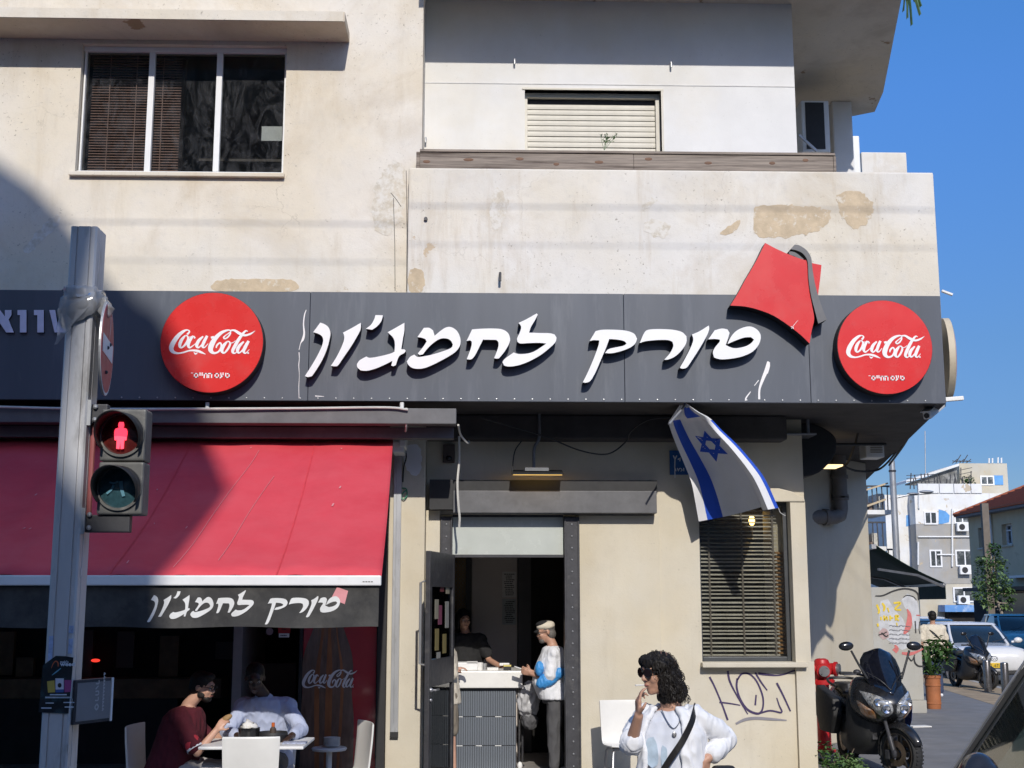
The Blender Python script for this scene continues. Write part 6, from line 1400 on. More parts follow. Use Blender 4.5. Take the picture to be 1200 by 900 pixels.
spray([[(70, 160, 14), (85, 200, 14), (80, 220, 12)], [(105, 150, 12), (120, 175, 16), (115, 205, 12)], [(180, 150, 12), (225, 150, 14), (190, 190, 12), (230, 195, 12)], [(95, 240, 12), (100, 262, 12)], [(118, 232, 12), (120, 262, 12), (135, 240, 10), (140, 265, 10)], [(158, 232, 12), (158, 265, 12)], [(160, 248, 10), (178, 248, 10)], [(192, 230, 12), (195, 265, 12)], [(190, 232, 12), (212, 236, 14), (200, 250, 10), (215, 266, 12)], [(200, 280, 8), (205, 300, 6)], [(75, 285, 14), (78, 305, 10)], [(140, 180, 10), (150, 210, 8)]], mat('spray_yellow', (.68, .50, .05), .8, .15, 12), -.006)
ink = mat('spray_black', (.03, .03, .032), .8, .3, 12)
spray([[(60, 103, 6), (110, 100, 9), (180, 70, 10), (250, 55, 10), (310, 65, 10), (340, 90, 10), (345, 130, 8)], [(245, 112, 5), (270, 98, 5), (310, 108, 5), (330, 130, 4)], [(278, 508, 7), (300, 530, 8), (320, 490, 7)], [(315, 500, 8), (320, 540, 10), (345, 565, 10), (385, 565, 9)], [(100, 345, 8), (130, 370, 8), (145, 360, 6)], [(80, 360, 6), (110, 352, 6), (135, 340, 6)], [(352, 270, 4), (348, 320, 4), (354, 352, 4)]], ink, -.011)
spray([[(150 + (k % 6) * 22, 300 + (k // 6) * 28, 3), (165 + (k % 6) * 22, 296 + (k // 6) * 28 + (k % 3) * 4, 3), (180 + (k % 6) * 22, 304 + (k // 6) * 26, 2)] for k in range(30)], mat('spray_thin', (.2, .2, .21), .8), -.014)
q = MB(); q.box((gx1 - .10, yg - .012, gz(742, yg)), (gx1 - .08, yg - .003, gz(728, yg))); q.build('door_hook', M['steel_dark'], GP)
GA = thing('green_awning', 'dark green fabric awning reaching over the side street pavement', 'awning', (gx0, 9.5, 2.0))
gm = mat('awning_green', (.008, .030, .022), .8, .2, 6, dirt=(.02, .05, .04), dsc=5)
Wd = dv                                              # along the receding walls
A0 = at(1024, 637, 8.6); A1 = at(1024.5, 672, 8.6); 
E0 = at(1107, 683, 9.6); 
def ga(u, v): # u along street, v out
    a = A0.lerp(E0, v); return a + SD * (u * 7.0) + Vector((0, 0, 0))
q = MB(); q.sheet([[ga(u / 6, v / 8) + Vector((0, 0, -.05 * sin(pi * v / 8))) for v in range(9)] for u in range(7)]); me = q.mesh(gm, smooth=True); me = mod_mesh(me, [('SOLIDIFY', dict(thickness=.01))]); link(me, 'awning_cloth', GA)
q = MB(); q.sheet([[ga(u / 6, 1) + Vector((.01, -.01, -.01 - .29 * v)) for v in range(2)] for u in range(7)]); me = q.mesh(gm); me = mod_mesh(me, [('SOLIDIFY', dict(thickness=.008))]); link(me, 'valance', GA)
for u in (.0, .5): q = MB(); q.bar(ga(u, .05) + Vector((0, .02, -.42)), ga(u, .6) + Vector((0, 0, -.14)), .04, .04); q.bar(ga(u, .6) + Vector((0, 0, -.14)), ga(u, .98) + Vector((0, 0, -.08)), .04, .04); q.build('awning_arm', M['alu_dull'], GA)
q = MB(); q.bar(ga(0, 0) + Vector((0, 0, -.05)), ga(1, 0) + Vector((0, 0, -.05)), .08, .08); q.bar(ga(0, 1) + Vector((0, 0, -.02)), ga(1, 1) + Vector((0, 0, -.02)), .06, .06); q.build('awning_bar', M['alu_dull'], GA)
PT = thing('planter', 'tall ribbed terracotta coloured planter at the end of the graffiti wall', 'planter', (gx(1094, 9.3, 820), 9.3, 0))
px_, pz_ = PT.location.x, gz(792, 9.3); q = MB()
q.lathe([(.12, 0), (.125, .02), (.128, .08), (.135, .085), (.135, .11), (.13, .115), (.132, pz_ - .2), (.142, pz_ - .19), (.142, pz_ - .16), (.135, pz_ - .155), (.137, pz_ - .06), (.15, pz_ - .05), (.15, pz_), (.13, pz_), (.12, pz_ - .06), (0, pz_ - .06)], PT.location, n=26); q.build('pot', M['terracotta'], PT, smooth=True)
rl_ = random.Random(33); LP_ = thing('potted_plant', 'leafy plant with long fronds growing in the terracotta planter', 'plant', (px_, 9.3, pz_ - .05))
for i in range(26):
    a = rl_.uniform(0, 2 * pi); ln = rl_.uniform(.3, .8); up = rl_.uniform(.2, .62); d = Vector((cos(a), sin(a), 0)); s0_ = Vector((px_, 9.3, pz_ - .05)); wdt = rl_.uniform(.02, .05); side_ = d.cross(Vector((0, 0, 1)))
    pp = paths([s0_, s0_ + d * ln * .25 + Vector((0, 0, up * .8)), s0_ + d * ln * .42 + Vector((0, 0, up)), s0_ + d * ln * .6 + Vector((0, 0, up * .72))], 4); q = MB()
    q.sheet([[p + side_ * wdt * sin(pi * min(1, (k + .6) / (len(pp) + .2))), p + Vector((0, 0, -.008)), p - side_ * wdt * sin(pi * min(1, (k + .6) / (len(pp) + .2)))] for k, p in enumerate(pp)]); q.build('leaf', M['leaf_pale' if i % 4 == 0 else 'leaf_green'], LP_, smooth=True, normals=False)
q = MB(); leafclump(q, (px_ + .16, 9.3, pz_ + .45), (.30, .24, .24), 300, .11, rl_); leafclump(q, (px_ + .02, 9.25, pz_ + .1), (.2, .2, .14), 120, .07, rl_); q.build('foliage', M['leaf_green'], LP_, normals=False)
# bollards
for i, (px, Y, lab) in enumerate(((1157.5, 13.6, 'steel bollard on the dirt strip nearest the far scooter'), (1178, 12.6, 'steel bollard nearest the camera in front of the white car'))):
    p = Vector((gx(px, Y, 800), Y, 0)); t = thing('bollard', lab, 'bollard', p, 0, 'bollards along the dirt strip')
    q = MB(); q.lathe([(.13, .004), (.13, .016), (.082, .02), (.082, .64), (.07, .665), (0, .675)], p, n=22); q.build('bollard_post', mat('bollard_steel%d' % i, (.20, .19, .185), .25, .2, 6, metal=.75), t, smooth=True)
# ================================================================== PEOPLE
def rotz(a): return Matrix.Rotation(a, 3, 'Z')
def add_head(mb, c, Rm, s=1.0, neck=None, thin=1.0):
    def e(p, r, rot=None): mb.ell(Vector(c) + Rm @ (Vector(p) * s), tuple(x * s for x in r), Rm if rot is None else Rm @ rot, nu=18, nv=12)
    e((0, .012, .030), (.073, .092, .086)); e((0, -.030, -.030), (.058, .062, .070)); e((0, -.048, -.078), (.036, .036, .030)); e((0, -.062, -.092), (.022, .020, .018))
    e((0, -.070, .030), (.050, .028, .028)); e((.034, -.066, -.022), (.024, .022, .026)); e((-.034, -.066, -.022), (.024, .022, .026))
    mb.cap(Vector(c) + Rm @ (Vector((0, -.084, .022)) * s), .0085 * s, Vector(c) + Rm @ (Vector((0, -.108, -.020)) * s), .0125 * s)
    e((.011, -.094, -.024), (.010, .011, .008)); e((-.011, -.094, -.024), (.010, .011, .008))
    e((0, -.088, -.050), (.021, .012, .007)); e((0, -.086, -.060), (.019, .012, .008))
    for q_ in (-1, 1): e((q_ * .076, .012, -.004), (.010, .020, .031), Matrix.Rotation(q_ * .25, 3, 'Z'))
    if neck is not None: mb.cap(Vector(c) + Rm @ (Vector((0, .02, -.055)) * s), .050 * s, Vector(neck), .056 * s)
def face_bits(c, Rm, s, parent, hairm, lipc='lip', eyes=True, brows=True):
    P = lambda p: Vector(c) + Rm @ (Vector(p) * s)
    if eyes:
        for q_ in (-1, 1):
            q = MB(); q.ell(P((q_ * .031, -.079, .008)), .0125 * s, nu=14, nv=10); o = q.build('eye', M.get('eye_white') or mat('eye_white', (.30, .28, .26), .4), parent, smooth=True)
            q = MB(); q.ell(P((q_ * .031, -.088, .007)), (.0065 * s, .004 * s, .0065 * s), Rm, nu=12, nv=8); q.build('iris', M['black_gloss'], o, smooth=True)
    if brows:
        for q_ in (-1, 1):
            q = MB(); q.tube([P((q_ * .013, -.096, .028)), P((q_ * .032, -.095, .034)), P((q_ * .052, -.080, .026))], [.004 * s, .0045 * s, .002 * s], 6); q.build('eyebrow', hairm, parent, smooth=True)
    q = MB(); q.tube(paths([P((-.021, -.090, -.055)), P((-.008, -.100, -.053)), P((0, -.100, -.0545)), P((.008, -.100, -.053)), P((.021, -.090, -.055))], 3), [.0022 * s] * 3 + [.0045 * s] * 7 + [.0022 * s] * 3, 6); q.build('mouth', M.get(lipc) or mat(lipc, (.30, .10, .085), .45), parent, smooth=True)
def add_hand(mb, w, d, pn, side, curl=.5, s=1.0, spread=.08, curls=None, thumb=.6):
    """w wrist, d forearm direction, pn palm normal (fingers bend towards it), side towards the thumb"""
    w = Vector(w); d = Vector(d).normalized(); pn = (Vector(pn) - d * Vector(pn).dot(d)).normalized(); sd = d.cross(pn)
    if sd.dot(Vector(side)) < 0: sd = -sd
    for k in (-.028, -.010, .010, .028): mb.cap(w + d * .012 * s + sd * k * .55 * s, .0145 * s, w + d * .078 * s + sd * k * s, .0125 * s, n=8)
    for i, (k, ln) in enumerate(((.030, .92), (.010, 1.0), (-.010, .94), (-.029, .75))):
        c = (curls[i] if curls else curl); p = w + d * .082 * s + sd * k * s; a = c * .55; dd = d + sd * (k * spread * 20 * .1)
        for j, (l_, r0, r1) in enumerate(((.042, .0095, .0088), (.027, .0088, .008), (.021, .008, .0065))):
            v = (dd.normalized() * cos(a) + pn * sin(a)); e = p + v * l_ * ln * s; mb.cap(p, r0 * s, e, r1 * s, n=8); p = e; a += c * .95
    p = w + d * .022 * s + sd * .026 * s; a = (d * .55 + sd * .75 + pn * .35 * thumb).normalized(); e = p + a * .045 * s; mb.cap(p, .0125 * s, e, .0105 * s, n=8); a2 = (d * .8 + sd * .2 + pn * .6 * thumb).normalized(); e2 = e + a2 * .03 * s; mb.cap(e, .0105 * s, e2, .008 * s, n=8)
def ring(c, a, b, yaw=0, n=22, e=.85, tilt=None):
    out = []
    for k in range(n):
        t = 2 * pi * k / n; x = a * abs(cos(t)) ** e * (1 if cos(t) >= 0 else -1); y = b * abs(sin(t)) ** e * (1 if sin(t) >= 0 else -1)
        v = Vector((x, y, 0)); 
        if tilt is not None: v = tilt @ v
        out.append(Vector(c) + rotz(yaw) @ v)
    return out
def limb(mb, a, b, c, r): mb.cap(a, r[0], b, r[1]); mb.cap(b, r[1], c, r[2])
def shoe(mb, ankle, d, s=1.0):
    a = Vector(ankle); d = Vector(d).normalized(); h = Vector((a.x, a.y, .0))
    rot = Matrix((d.cross(Vector((0, 0, 1))), d, Vector((0, 0, 1)))).transposed()
    mb.ell(h - d * .02 * s + Vector((0, 0, .042)), (.040 * s, .055 * s, .040), rot); mb.ell(h + d * .07 * s + Vector((0, 0, .034)), (.044 * s, .085 * s, .032), rot); mb.ell(h + d * .13 * s + Vector((0, 0, .026)), (.040 * s, .055 * s, .025), rot)
    mb.box(h - rot @ Vector((.040, .07, 0)) * s + Vector((0, 0, .001)), h - rot @ Vector((.040, .07, 0)) * s + Vector((.001, .001, .002)))
def curls(mb, c, Rm, rad, n, rnd, ln=.10, keep=lambda v: True, r=.0045, wob=.012):
    c = Vector(c)
    for i in range(n):
        while True:
            v = Vector((rnd.gauss(0, 1), rnd.gauss(0, 1), rnd.gauss(0, 1))).normalized()
            if keep(v): break
        p = c + Rm @ Vector((v.x * rad[0], v.y * rad[1], v.z * rad[2])); out = (p - c).normalized(); ax = Vector((rnd.uniform(-1, 1), rnd.uniform(-1, 1), 0)); pts = []
        ph = rnd.uniform(0, 6.28); l_ = ln * rnd.uniform(.6, 1.2); s1 = out.orthogonal().normalized(); s2_ = out.cross(s1)
        dn = (out * .22 + Vector((0, 0, -1))).normalized()
        for k in range(9):
            t = k / 8; pts.append(p + dn * l_ * t + out * .012 * sin(pi * t) + (s1 * cos(ph + t * 11) + s2_ * sin(ph + t * 11)) * wob * (.3 + .7 * t))
        mb.tube(pts, [r * (1 - .5 * k / 8) for k in range(9)], 5)
# ------------------------------------------------------------------ the woman with the cigarette
YW = -7.3; W0 = Vector((gx(786, YW, 830), YW, 0))
WM = thing('person', 'woman with curly black hair and dark glasses smoking in an open white shirt', 'person', W0)
def w(x, y, z): return W0 + Vector((x, y, z))
def wp(px, py, dy=0): return at(px, py, YW + dy)
yawT = R(-28); yawH = R(-62)
hc = wp(770, 789, 0) + Vector((.012, 0, 0)); Rh = rotz(yawH) @ Matrix.Rotation(R(4), 3, 'X'); hs = .99
nb = w(.015, .02, 1.315)
shR, shL = w(-.145, .085, 1.285), w(.150, -.055, 1.285)
elR, wrR = wp(739, 874, -.03), wp(748.5, 839, -.16); elL, wrL = wp(851, 866, .02), wp(829, 889, -.10)
hpR, hpL = w(-.07, .05, .86), w(.09, -.04, .86)
q = MB(); add_head(q, hc, Rh, hs, nb)
q.loft([ring(w(.01, 0, .80), .16, .11, yawT), ring(w(.0, 0, .95), .135, .10, yawT), ring(w(0, 0, 1.1), .14, .10, yawT), ring(w(.0, 0, 1.22), .15, .095, yawT), ring(w(.008, .01, 1.29), .12, .07, yawT), ring(w(.012, .015, 1.33), .06, .055, yawT)])
limb(q, shR, elR, wrR, (.044, .038, .025)); limb(q, shL, elL, wrL, (.044, .038, .025))
hdir = (wp(753, 812, -.15) - wrR).normalized(); add_hand(q, wrR, Vector((-.02, 0, 1)), Vector((.75, .1, .1)), Vector((.1, -1, 0)), .62, .95, curls=(.42, .5, .95, 1.1), thumb=.7)
add_hand(q, wrL, Vector((-.35, -.15, -1)), Vector((-.5, .6, .1)), Vector((.2, -1, 0)), .35, .95)
for h_, s_ in ((hpR, -1), (hpL, 1)): limb(q, h_, w(s_ * .075, 0, .46), w(s_ * .08, .02, .08), (.085, .055, .036))
body = flesh(q, 'body', M['skin_tan'], WM, .0055, 5)
face_bits(hc, Rh, hs, WM, M['hair_black'], eyes=False)
# sunglasses
Pg = lambda p: hc + Rh @ (Vector(p) * hs)
sg = MB()
for s_ in (-1, 1): sg.loft([[Pg((s_ * .033 + .027 * cos(a) * (1 + .1 * sin(a)), -.099 - dd + .35 * (abs(s_ * .033 + .027 * cos(a)) ** 2) * 6, .012 + .021 * sin(a))) for a in [k * pi / 10 for k in range(20)]] for dd in (0, .006)])
glm = mat('lens_brown', (.020, .010, .009), .1, .1)
gl_ = sg.build('sunglasses', glm, WM, smooth=True)
q = MB()
for s_ in (-1, 1): 
    q.tube([Pg((s_ * .033 + .030 * cos(a), -.103 + .35 * (abs(s_ * .033 + .030 * cos(a)) ** 2) * 6, .012 + .024 * sin(a))) for a in [k * pi / 8 for k in range(17)]], .0035, 6); q.tube([Pg((s_ * .063, -.088, .016)), Pg((s_ * .078, -.04, .016)), Pg((s_ * .080, .01, .010))], .0042, 6)
q.tube([Pg((-.008, -.108, .018)), Pg((.008, -.108, .018))], .0035, 6); q.build('glasses_frame', M['black_gloss'], gl_, smooth=True)
# cigarette
q = MB(); m0 = Pg((0, -.106, -.052)); q.cyl(m0, m0 + Rh @ Vector((.0, -.055, .004)), .0042, n=8); tag(q.build('cigarette', M['paper_white'], smooth=True), 'white cigarette at the lips of the curly haired woman', 'cigarette')
# hair: bob of loose curls, parted off the forehead
q = MB(); q.ell(wp(774, 786, .035), (.084, .094, .086), nu=24, nv=16); q.ell(wp(781, 795, .0), (.076, .096, .08)); q.ell(wp(786, 808, .005), (.062, .084, .064)); q.ell(wp(781, 816, .02), (.042, .07, .040)); q.ell(wp(771, 779, .0), (.084, .102, .064)); q.ell(wp(793, 810, .02), (.05, .075, .055)); q.ell(wp(759, 775, .01), (.040, .076, .030)); q.ell(wp(755, 775, .05), (.022, .045, .024))
hair = flesh(q, 'hair', M['hair_black'], WM, .0055, 3, crease=(.012, 34))
rh_ = random.Random(14); q = MB()
def strand(p, ln, out, r=.0017):
    ph, f_ = rh_.uniform(0, 6.28), rh_.uniform(9, 15); s1 = out.orthogonal().normalized(); s2_ = out.cross(s1); pts = []
    for k in range(10):
        t = k / 9; g_ = out * (.022 * sin(pi * min(1, t * 1.3))) + Vector((.012 * t, 0, -ln * t)); pts.append(p + g_ + (s1 * cos(ph + f_ * t) + s2_ * sin(ph + f_ * t)) * .0065 * (.3 + t))
    q.tube(pts, [r * (1 - .6 * k / 9) for k in range(10)], 4)
for (c_, r_, n_) in ((wp(774, 786, .035), (.082, .092, .084), 420), (wp(781, 795, .0), (.076, .096, .08), 520), (wp(785, 806, .005), (.062, .084, .064), 420), (wp(771, 778, .0), (.084, .102, .066), 260), (wp(793, 810, .02), (.05, .075, .055), 160)):
    for i in range(n_):
        v = Vector((rh_.gauss(0, 1), rh_.gauss(0, 1), rh_.gauss(0, 1))).normalized()
        if v.z < -.5 or (v.x < -.5 and v.z < .6): continue
        strand(c_ + Vector((v.x * r_[0], v.y * r_[1], v.z * r_[2])), rh_.uniform(.03, .065), v)
q.build('hair_curls', mat('hair_gloss', (.022, .018, .016), .5, .5, 60, spec=.35), hair, smooth=True)['kind'] = 'stuff'
# clothes
def shirt_torso(q, d, front=True):
    q.loft([ring(w(.0, 0, .90), .165 + d, .13 + d, yawT), ring(w(-.005, -.005, 1.0), .155 + d, .122 + d, yawT), ring(w(-.005, -.01, 1.1), .15 + d, .125 + d, yawT), ring(w(0, -.005, 1.2), .165 + d, .115 + d, yawT), ring(w(.005, .0, 1.27), .15 + d, .09 + d, yawT), ring(w(.01, .01, 1.315), .085 + d, .062 + d, yawT)])
q = MB(); shirt_torso(q, .0)
mT = mat('tee_print', (.62, .65, .72), .85, .04, 6, bmp=.1, bsc=120)
flesh(q, 'tee_shirt', mT, WM, .007, 6, crease=(.006, 9))
q = MB(); fT = rotz(yawT)
fm = lambda x, y, d: W0 + Vector((0, 0, 1.12)) + fT @ Vector((x, -.140 + .9 * x * x + d, y))
q.face([q.bm.verts.new(fm(x, y, -.001)) for x, y in outline([(-.09, .05), (-.05, .07), (-.03, .03), (-.025, -.06), (-.06, -.09), (-.10, -.05)], 3, 70)]); q.face([q.bm.verts.new(fm(x, y, -.001)) for x, y in outline([(.0, .03), (.025, .01), (.02, -.06), (-.005, -.08), (-.01, -.02)], 3, 70)]); q.build('tee_motif', mat('motif_blue', (.46, .57, .68), .85, .2, 14), WM, tri=True)
# open over-shirt: two fronts, back and sleeves
q = MB()
def panel(a0, a1, n=14):
    rows = []
    for (z, a, b, cy) in ((.895, .190, .16, 0), (1.0, .176, .148, -.005), (1.1, .168, .142, -.01), (1.2, .172, .134, -.005), (1.27, .162, .110, 0), (1.315, .115, .085, .01), (1.335, .085, .075, .012)):
        row = []
        for k in range(n + 1):
            t = a0 + (a1 - a0) * k / n; ef = .85; x = a * abs(cos(t)) ** ef * (1 if cos(t) >= 0 else -1); y = b * abs(sin(t)) ** ef * (1 if sin(t) >= 0 else -1)
            row.append(w(0, cy, z) + fT @ Vector((x, y, 0)))
        rows.append(row)
    return rows
q.sheet(panel(R(-58), R(238), 40)); me = q.mesh(M['cloth_white'], normals=False); me = mod_mesh(me, [('SOLIDIFY', dict(thickness=.016, offset=0))])
q = MB(); q.bm.from_mesh(me)
q.cap(shR + Vector((.03, -.01, .0)), .062, shR.lerp(elR, .55), .058); q.cap(shR.lerp(elR, .55), .058, shR.lerp(elR, .93), .060); q.cap(shR.lerp(elR, .93), .060, elR.lerp(wrR, .16), .056)
q.cap(shL - Vector((.03, 0, 0)), .064, shL.lerp(elL, .5), .055); q.cap(shL.lerp(elL, .5), .055, elL, .050); q.cap(elL, .050, elL.lerp(wrL, .62), .045); q.cap(elL.lerp(wrL, .5), .05, elL.lerp(wrL, .72), .046)
flesh(q, 'open_shirt', M['cloth_white'], WM, .006, 4, crease=(.012, 13))
q = MB(); q.tube([elL.lerp(wrL, .62), elL.lerp(wrL, .8)], [.049, .047], 18); q.tube([elR.lerp(wrR, .02), elR.lerp(wrR, .2)], [.061, .058], 18); flesh(q, 'shirt_cuff', M['cloth_white'], WM, .006, 4, crease=(.004, 30))
q = MB(); q.tube(paths([w(-.055, -.04, 1.325) , w(-.035, -.10, 1.27), w(-.005, -.125, 1.235), w(.03, -.115, 1.27), w(.06, -.05, 1.325)], 5), .0028, 6); q.build('necklace', M['alu_dull'], WM, smooth=True)
q = MB(); q.ell(w(-.004, -.138, 1.205), (.012, .004, .016), nu=10, nv=7); q.build('pendant', M['alu_dull'], WM)
# strap and bag
q = MB(); sp_ = [w(.135, .06, 1.315), w(.12, -.06, 1.342), w(.09, -.155, 1.28), w(.03, -.192, 1.18), w(-.04, -.185, 1.08), w(-.10, -.16, .98), w(-.14, -.12, .90), w(-.16, -.02, .85)]
pp = paths(sp_, 5); rows = []
for i, p in enumerate(pp):
    a = pp[max(0, i - 1)]; b = pp[min(len(pp) - 1, i + 1)]; tt = (b - a).normalized(); o_ = (p - w(0, 0, p.z - W0.z)).normalized(); s_ = tt.cross(o_).normalized() * .0165; rows.append([p + s_, p - s_])
q.sheet(rows); me = q.mesh(M['leather_black']); me = mod_mesh(me, [('SOLIDIFY', dict(thickness=.006, offset=0))]); BGw = thing('handbag', 'black shoulder bag with a broad strap worn by the smoking woman', 'bag', w(.26, -.08, .75)); link(me, 'strap', BGw)
q = MB(); q.box(wp(834, 898, -.12) - Vector((0, .05, .22)), wp(862, 897, -.12) + Vector((0, .04, .0))); q.build('bag_body', M['leather_black'], BGw, bevel=.03, seg=3, smooth=True)
# patterned skirt
m, nt, b = nodes('skirt_print'); v = coords(nt); vo = N(nt, 'ShaderNodeTexVoronoi'); vo.inputs['Scale'].default_value = 42; L(nt, v, vo.inputs['Vector'])
cr = N(nt, 'ShaderNodeValToRGB'); cr.color_ramp.interpolation = 'CONSTANT'; sp_ = N(nt, 'ShaderNodeSeparateColor'); L(nt, vo.outputs['Color'], sp_.inputs[0]); L(nt, sp_.outputs[0], cr.inputs[0])
els = cr.color_ramp.elements; els[0].color = (.03, .03, .04, 1); els[0].position = 0; els[1].color = (.55, .5, .42, 1); els[1].position = .3
for p_, c_ in ((.45, (.5, .35, .08, 1)), (.6, (.10, .14, .35, 1)), (.72, (.45, .12, .12, 1)), (.84, (.04, .04, .05, 1))): e_ = els.new(p_); e_.color = c_
L(nt, cr.outputs[0], b.inputs['Base Color']); b.inputs['Roughness'].default_value = .85; MATS['skirt_print'] = m
q = MB(); q.loft([ring(w(.0, 0, .42), .25, .21, yawT), ring(w(.0, 0, .7), .21, .17, yawT), ring(w(0, 0, .9), .188, .145, yawT), ring(w(0, 0, 1.0), .168, .13, yawT)]); flesh(q, 'skirt', m, WM, .009, 5, crease=(.012, 7))
q = MB(); shoe(q, w(-.08, .02, .08), (-.6, -.8, 0)); shoe(q, w(.08, .02, .08), (-.4, -.9, 0)); flesh(q, 'shoes', M['leather_black'], WM, .008, 4)

# ------------------------------------------------------------------ shared simpler builder
def figure(label, loc, spec, name='person'):
    """spec in place-space offsets from loc: joints, sizes, materials"""
    t = thing(name, label, 'person', loc); O = Vector(loc)
    J = {k: O + Vector(v) for k, v in spec['j'].items()}
    yaw, hy, hp = spec['yaw'], spec['hyaw'], spec.get('hpitch', 0)
    s = spec.get('s', 1.0); vx = spec.get('vox', .009)
    Rh = rotz(hy) @ Matrix.Rotation(hp, 3, 'X')
    q = MB(); add_head(q, J['head'], Rh, s, J['neck'])
    tw, td = spec.get('tw', .17), spec.get('td', .115)
    q.loft([ring(J['hip'] - Vector((0, 0, .06)), tw * .82, td * .85, yaw), ring(J['hip'].lerp(J['neck'], .3), tw * .8, td * .85, yaw), ring(J['hip'].lerp(J['neck'], .7), tw * .85, td * .8, yaw), ring(J['hip'].lerp(J['neck'], .92), tw * .7, td * .7, yaw), ring(J['neck'], .06, .055, yaw)])
    for S_ in 'RL':
        limb(q, J['sh' + S_], J['el' + S_], J['wr' + S_], (.042 * s, .037 * s, .027 * s))
        h_ = spec['hand' + S_]; add_hand(q, J['wr' + S_], h_[0], h_[1], h_[2], h_[3], s)
        limb(q, J['hp' + S_], J['kn' + S_], J['an' + S_], (.078, .056, .038))
    flesh(q, 'body', spec['skin'], t, vx, 5)
    face_bits(J['head'], Rh, s, t, spec['hair'], lipc=spec.get('lip', 'lip'))
    # shirt
    q = MB(); d = .022; bl = spec.get('belly', 0); fw = rotz(yaw) @ Vector((0, -1, 0))
    low = J['hip'] - Vector((0, 0, spec.get('hem', .08)))
    q.loft([ring(low, tw + d + .016, td + d + .03, yaw), ring(J['hip'].lerp(J['neck'], .25) + fw * bl, tw * .98 + d, td + d + bl, yaw), ring(J['hip'].lerp(J['neck'], .55) + fw * bl * .6, tw + d, td + d + bl * .5, yaw), ring(J['hip'].lerp(J['neck'], .8), tw * 1.0 + d, td * .92 + d, yaw), ring(J['hip'].lerp(J['neck'], .94), tw * .68 + d, td * .66 + d, yaw), ring(J['neck'] - Vector((0, 0, .01)), .062 + d * .4, .058 + d * .4, yaw)])
    sl_ = spec.get('sleeve', .75)
    for S_ in 'RL':
        a, e, w_ = J['sh' + S_], J['el' + S_], J['wr' + S_]
        q.ell(a, .066 * s); q.cap(a, .066 * s, J['neck'].lerp(J['hip'], .16), .085)
        if sl_ <= 1: q.cap(a.lerp(J['neck'], .15), .070 * s, a.lerp(e, sl_), .065 * s); q.tube([a.lerp(e, sl_ * .6), a.lerp(e, sl_ + .06)], [.067 * s, .069 * s], 16)
        else: q.cap(a.lerp(J['neck'], .15), .066 * s, e, .058 * s); q.cap(e, .058 * s, e.lerp(w_, sl_ - 1), .045 * s)
    flesh(q, 'shirt', spec['shirt'], t, vx, 11, crease=(.007, 15))
    # trousers
    q = MB(); q.loft([ring(J['hip'] + Vector((0, 0, .08)), tw * .86, td * .85, yaw), ring(J['hip'], tw * .96, td + .008, yaw), ring((J['hpR'] + J['hpL']) / 2 - Vector((0, 0, .05)), tw * .92, td + .01, yaw)])
    cutl = spec.get('shorts')
    for S_ in 'RL':
        if cutl: q.cap(J['hp' + S_], .098, J['hp' + S_].lerp(J['kn' + S_], cutl), .082)
        else: q.cap(J['hp' + S_], .098, J['kn' + S_], .075); q.cap(J['kn' + S_], .075, J['an' + S_] + Vector((0, 0, .02)), .058)
    flesh(q, 'trousers', spec['trousers'], t, vx, 5, crease=(.009, 10))
    q = MB(); 
    for S_ in 'RL': shoe(q, J['an' + S_], spec.get('toe', fw))
    flesh(q, 'shoes', spec.get('shoe', M['leather_black']), t, .009, 4)
    return t, J, Rh, s
def hair_cap(t, c, Rm, s, m, low=0, vol=.0, parts=()):
    q = MB(); P = lambda p: Vector(c) + Rm @ (Vector(p) * s)
    q.ell(P((0, .022, .046)), ((.078 + vol) * s, (.092 + vol) * s, (.083 + vol) * s), Rm, nu=20, nv=14); q.ell(P((0, .05, .0 - low)), ((.076 + vol) * s, (.060 + vol) * s, (.07 + vol) * s), Rm)
    for (p, r) in parts: q.ell(P(p), tuple(x * s for x in r), Rm)
    return flesh(q, 'hair', m, t, .008, 3, crease=(.004, 60))
# ------------------------------------------------------------------ man in the cap at the door
YM = .48; O = Vector((gx(649, YM, 820), YM, .012)); k = 1 / 101.0
sp = dict(yaw=R(-90), hyaw=R(-84), hpitch=R(14), s=1.0, tw=.185, td=.135, belly=.05, skin=M['skin_tan'], hair=M['hair_grey'], shirt=M['cloth_white'], trousers=M['cloth_grey'], sleeve=.85, hem=.05, shoe=M['cloth_white'],
  j=dict(head=(-.085, 0, 1.545), neck=(-.01, 0, 1.40), hip=(.02, 0, .86), shR=(-.01, .17, 1.31), elR=(-.04, .21, 1.04), wrR=(-.25, .10, 1.10), shL=(-.01, -.18, 1.31), elL=(-.06, -.22, 1.03), wrL=(-.26, -.10, 1.09), hpR=(.02, .09, .82), hpL=(.02, -.09, .82), knR=(.03, .09, .45), knL=(-.01, -.10, .45), anR=(.06, .09, .08), anL=(.0, -.1, .08)),
  handR=((-1, -.3, .25), (.3, -1, .2), (0, 0, 1), .8), handL=((-1, .3, .25), (.3, 1, .2), (0, 0, 1), .85))
t, J, Rm, s_ = figure('man in pale flat cap and white tee using his phone in the doorway', O, sp)
P = lambda p: J['head'] + Rm @ Vector(p)
hair_cap(t, J['head'], Rm, .985, M['hair_grey'], .03)
q = MB(); q.ell(P((0, .012, .072)), (.088, .108, .050), Rm, nu=22, nv=12); q.ell(P((0, .03, .055)), (.088, .09, .04), Rm); cp_ = flesh(q, 'flat_cap', M['cloth_cream'], t, .008, 4)
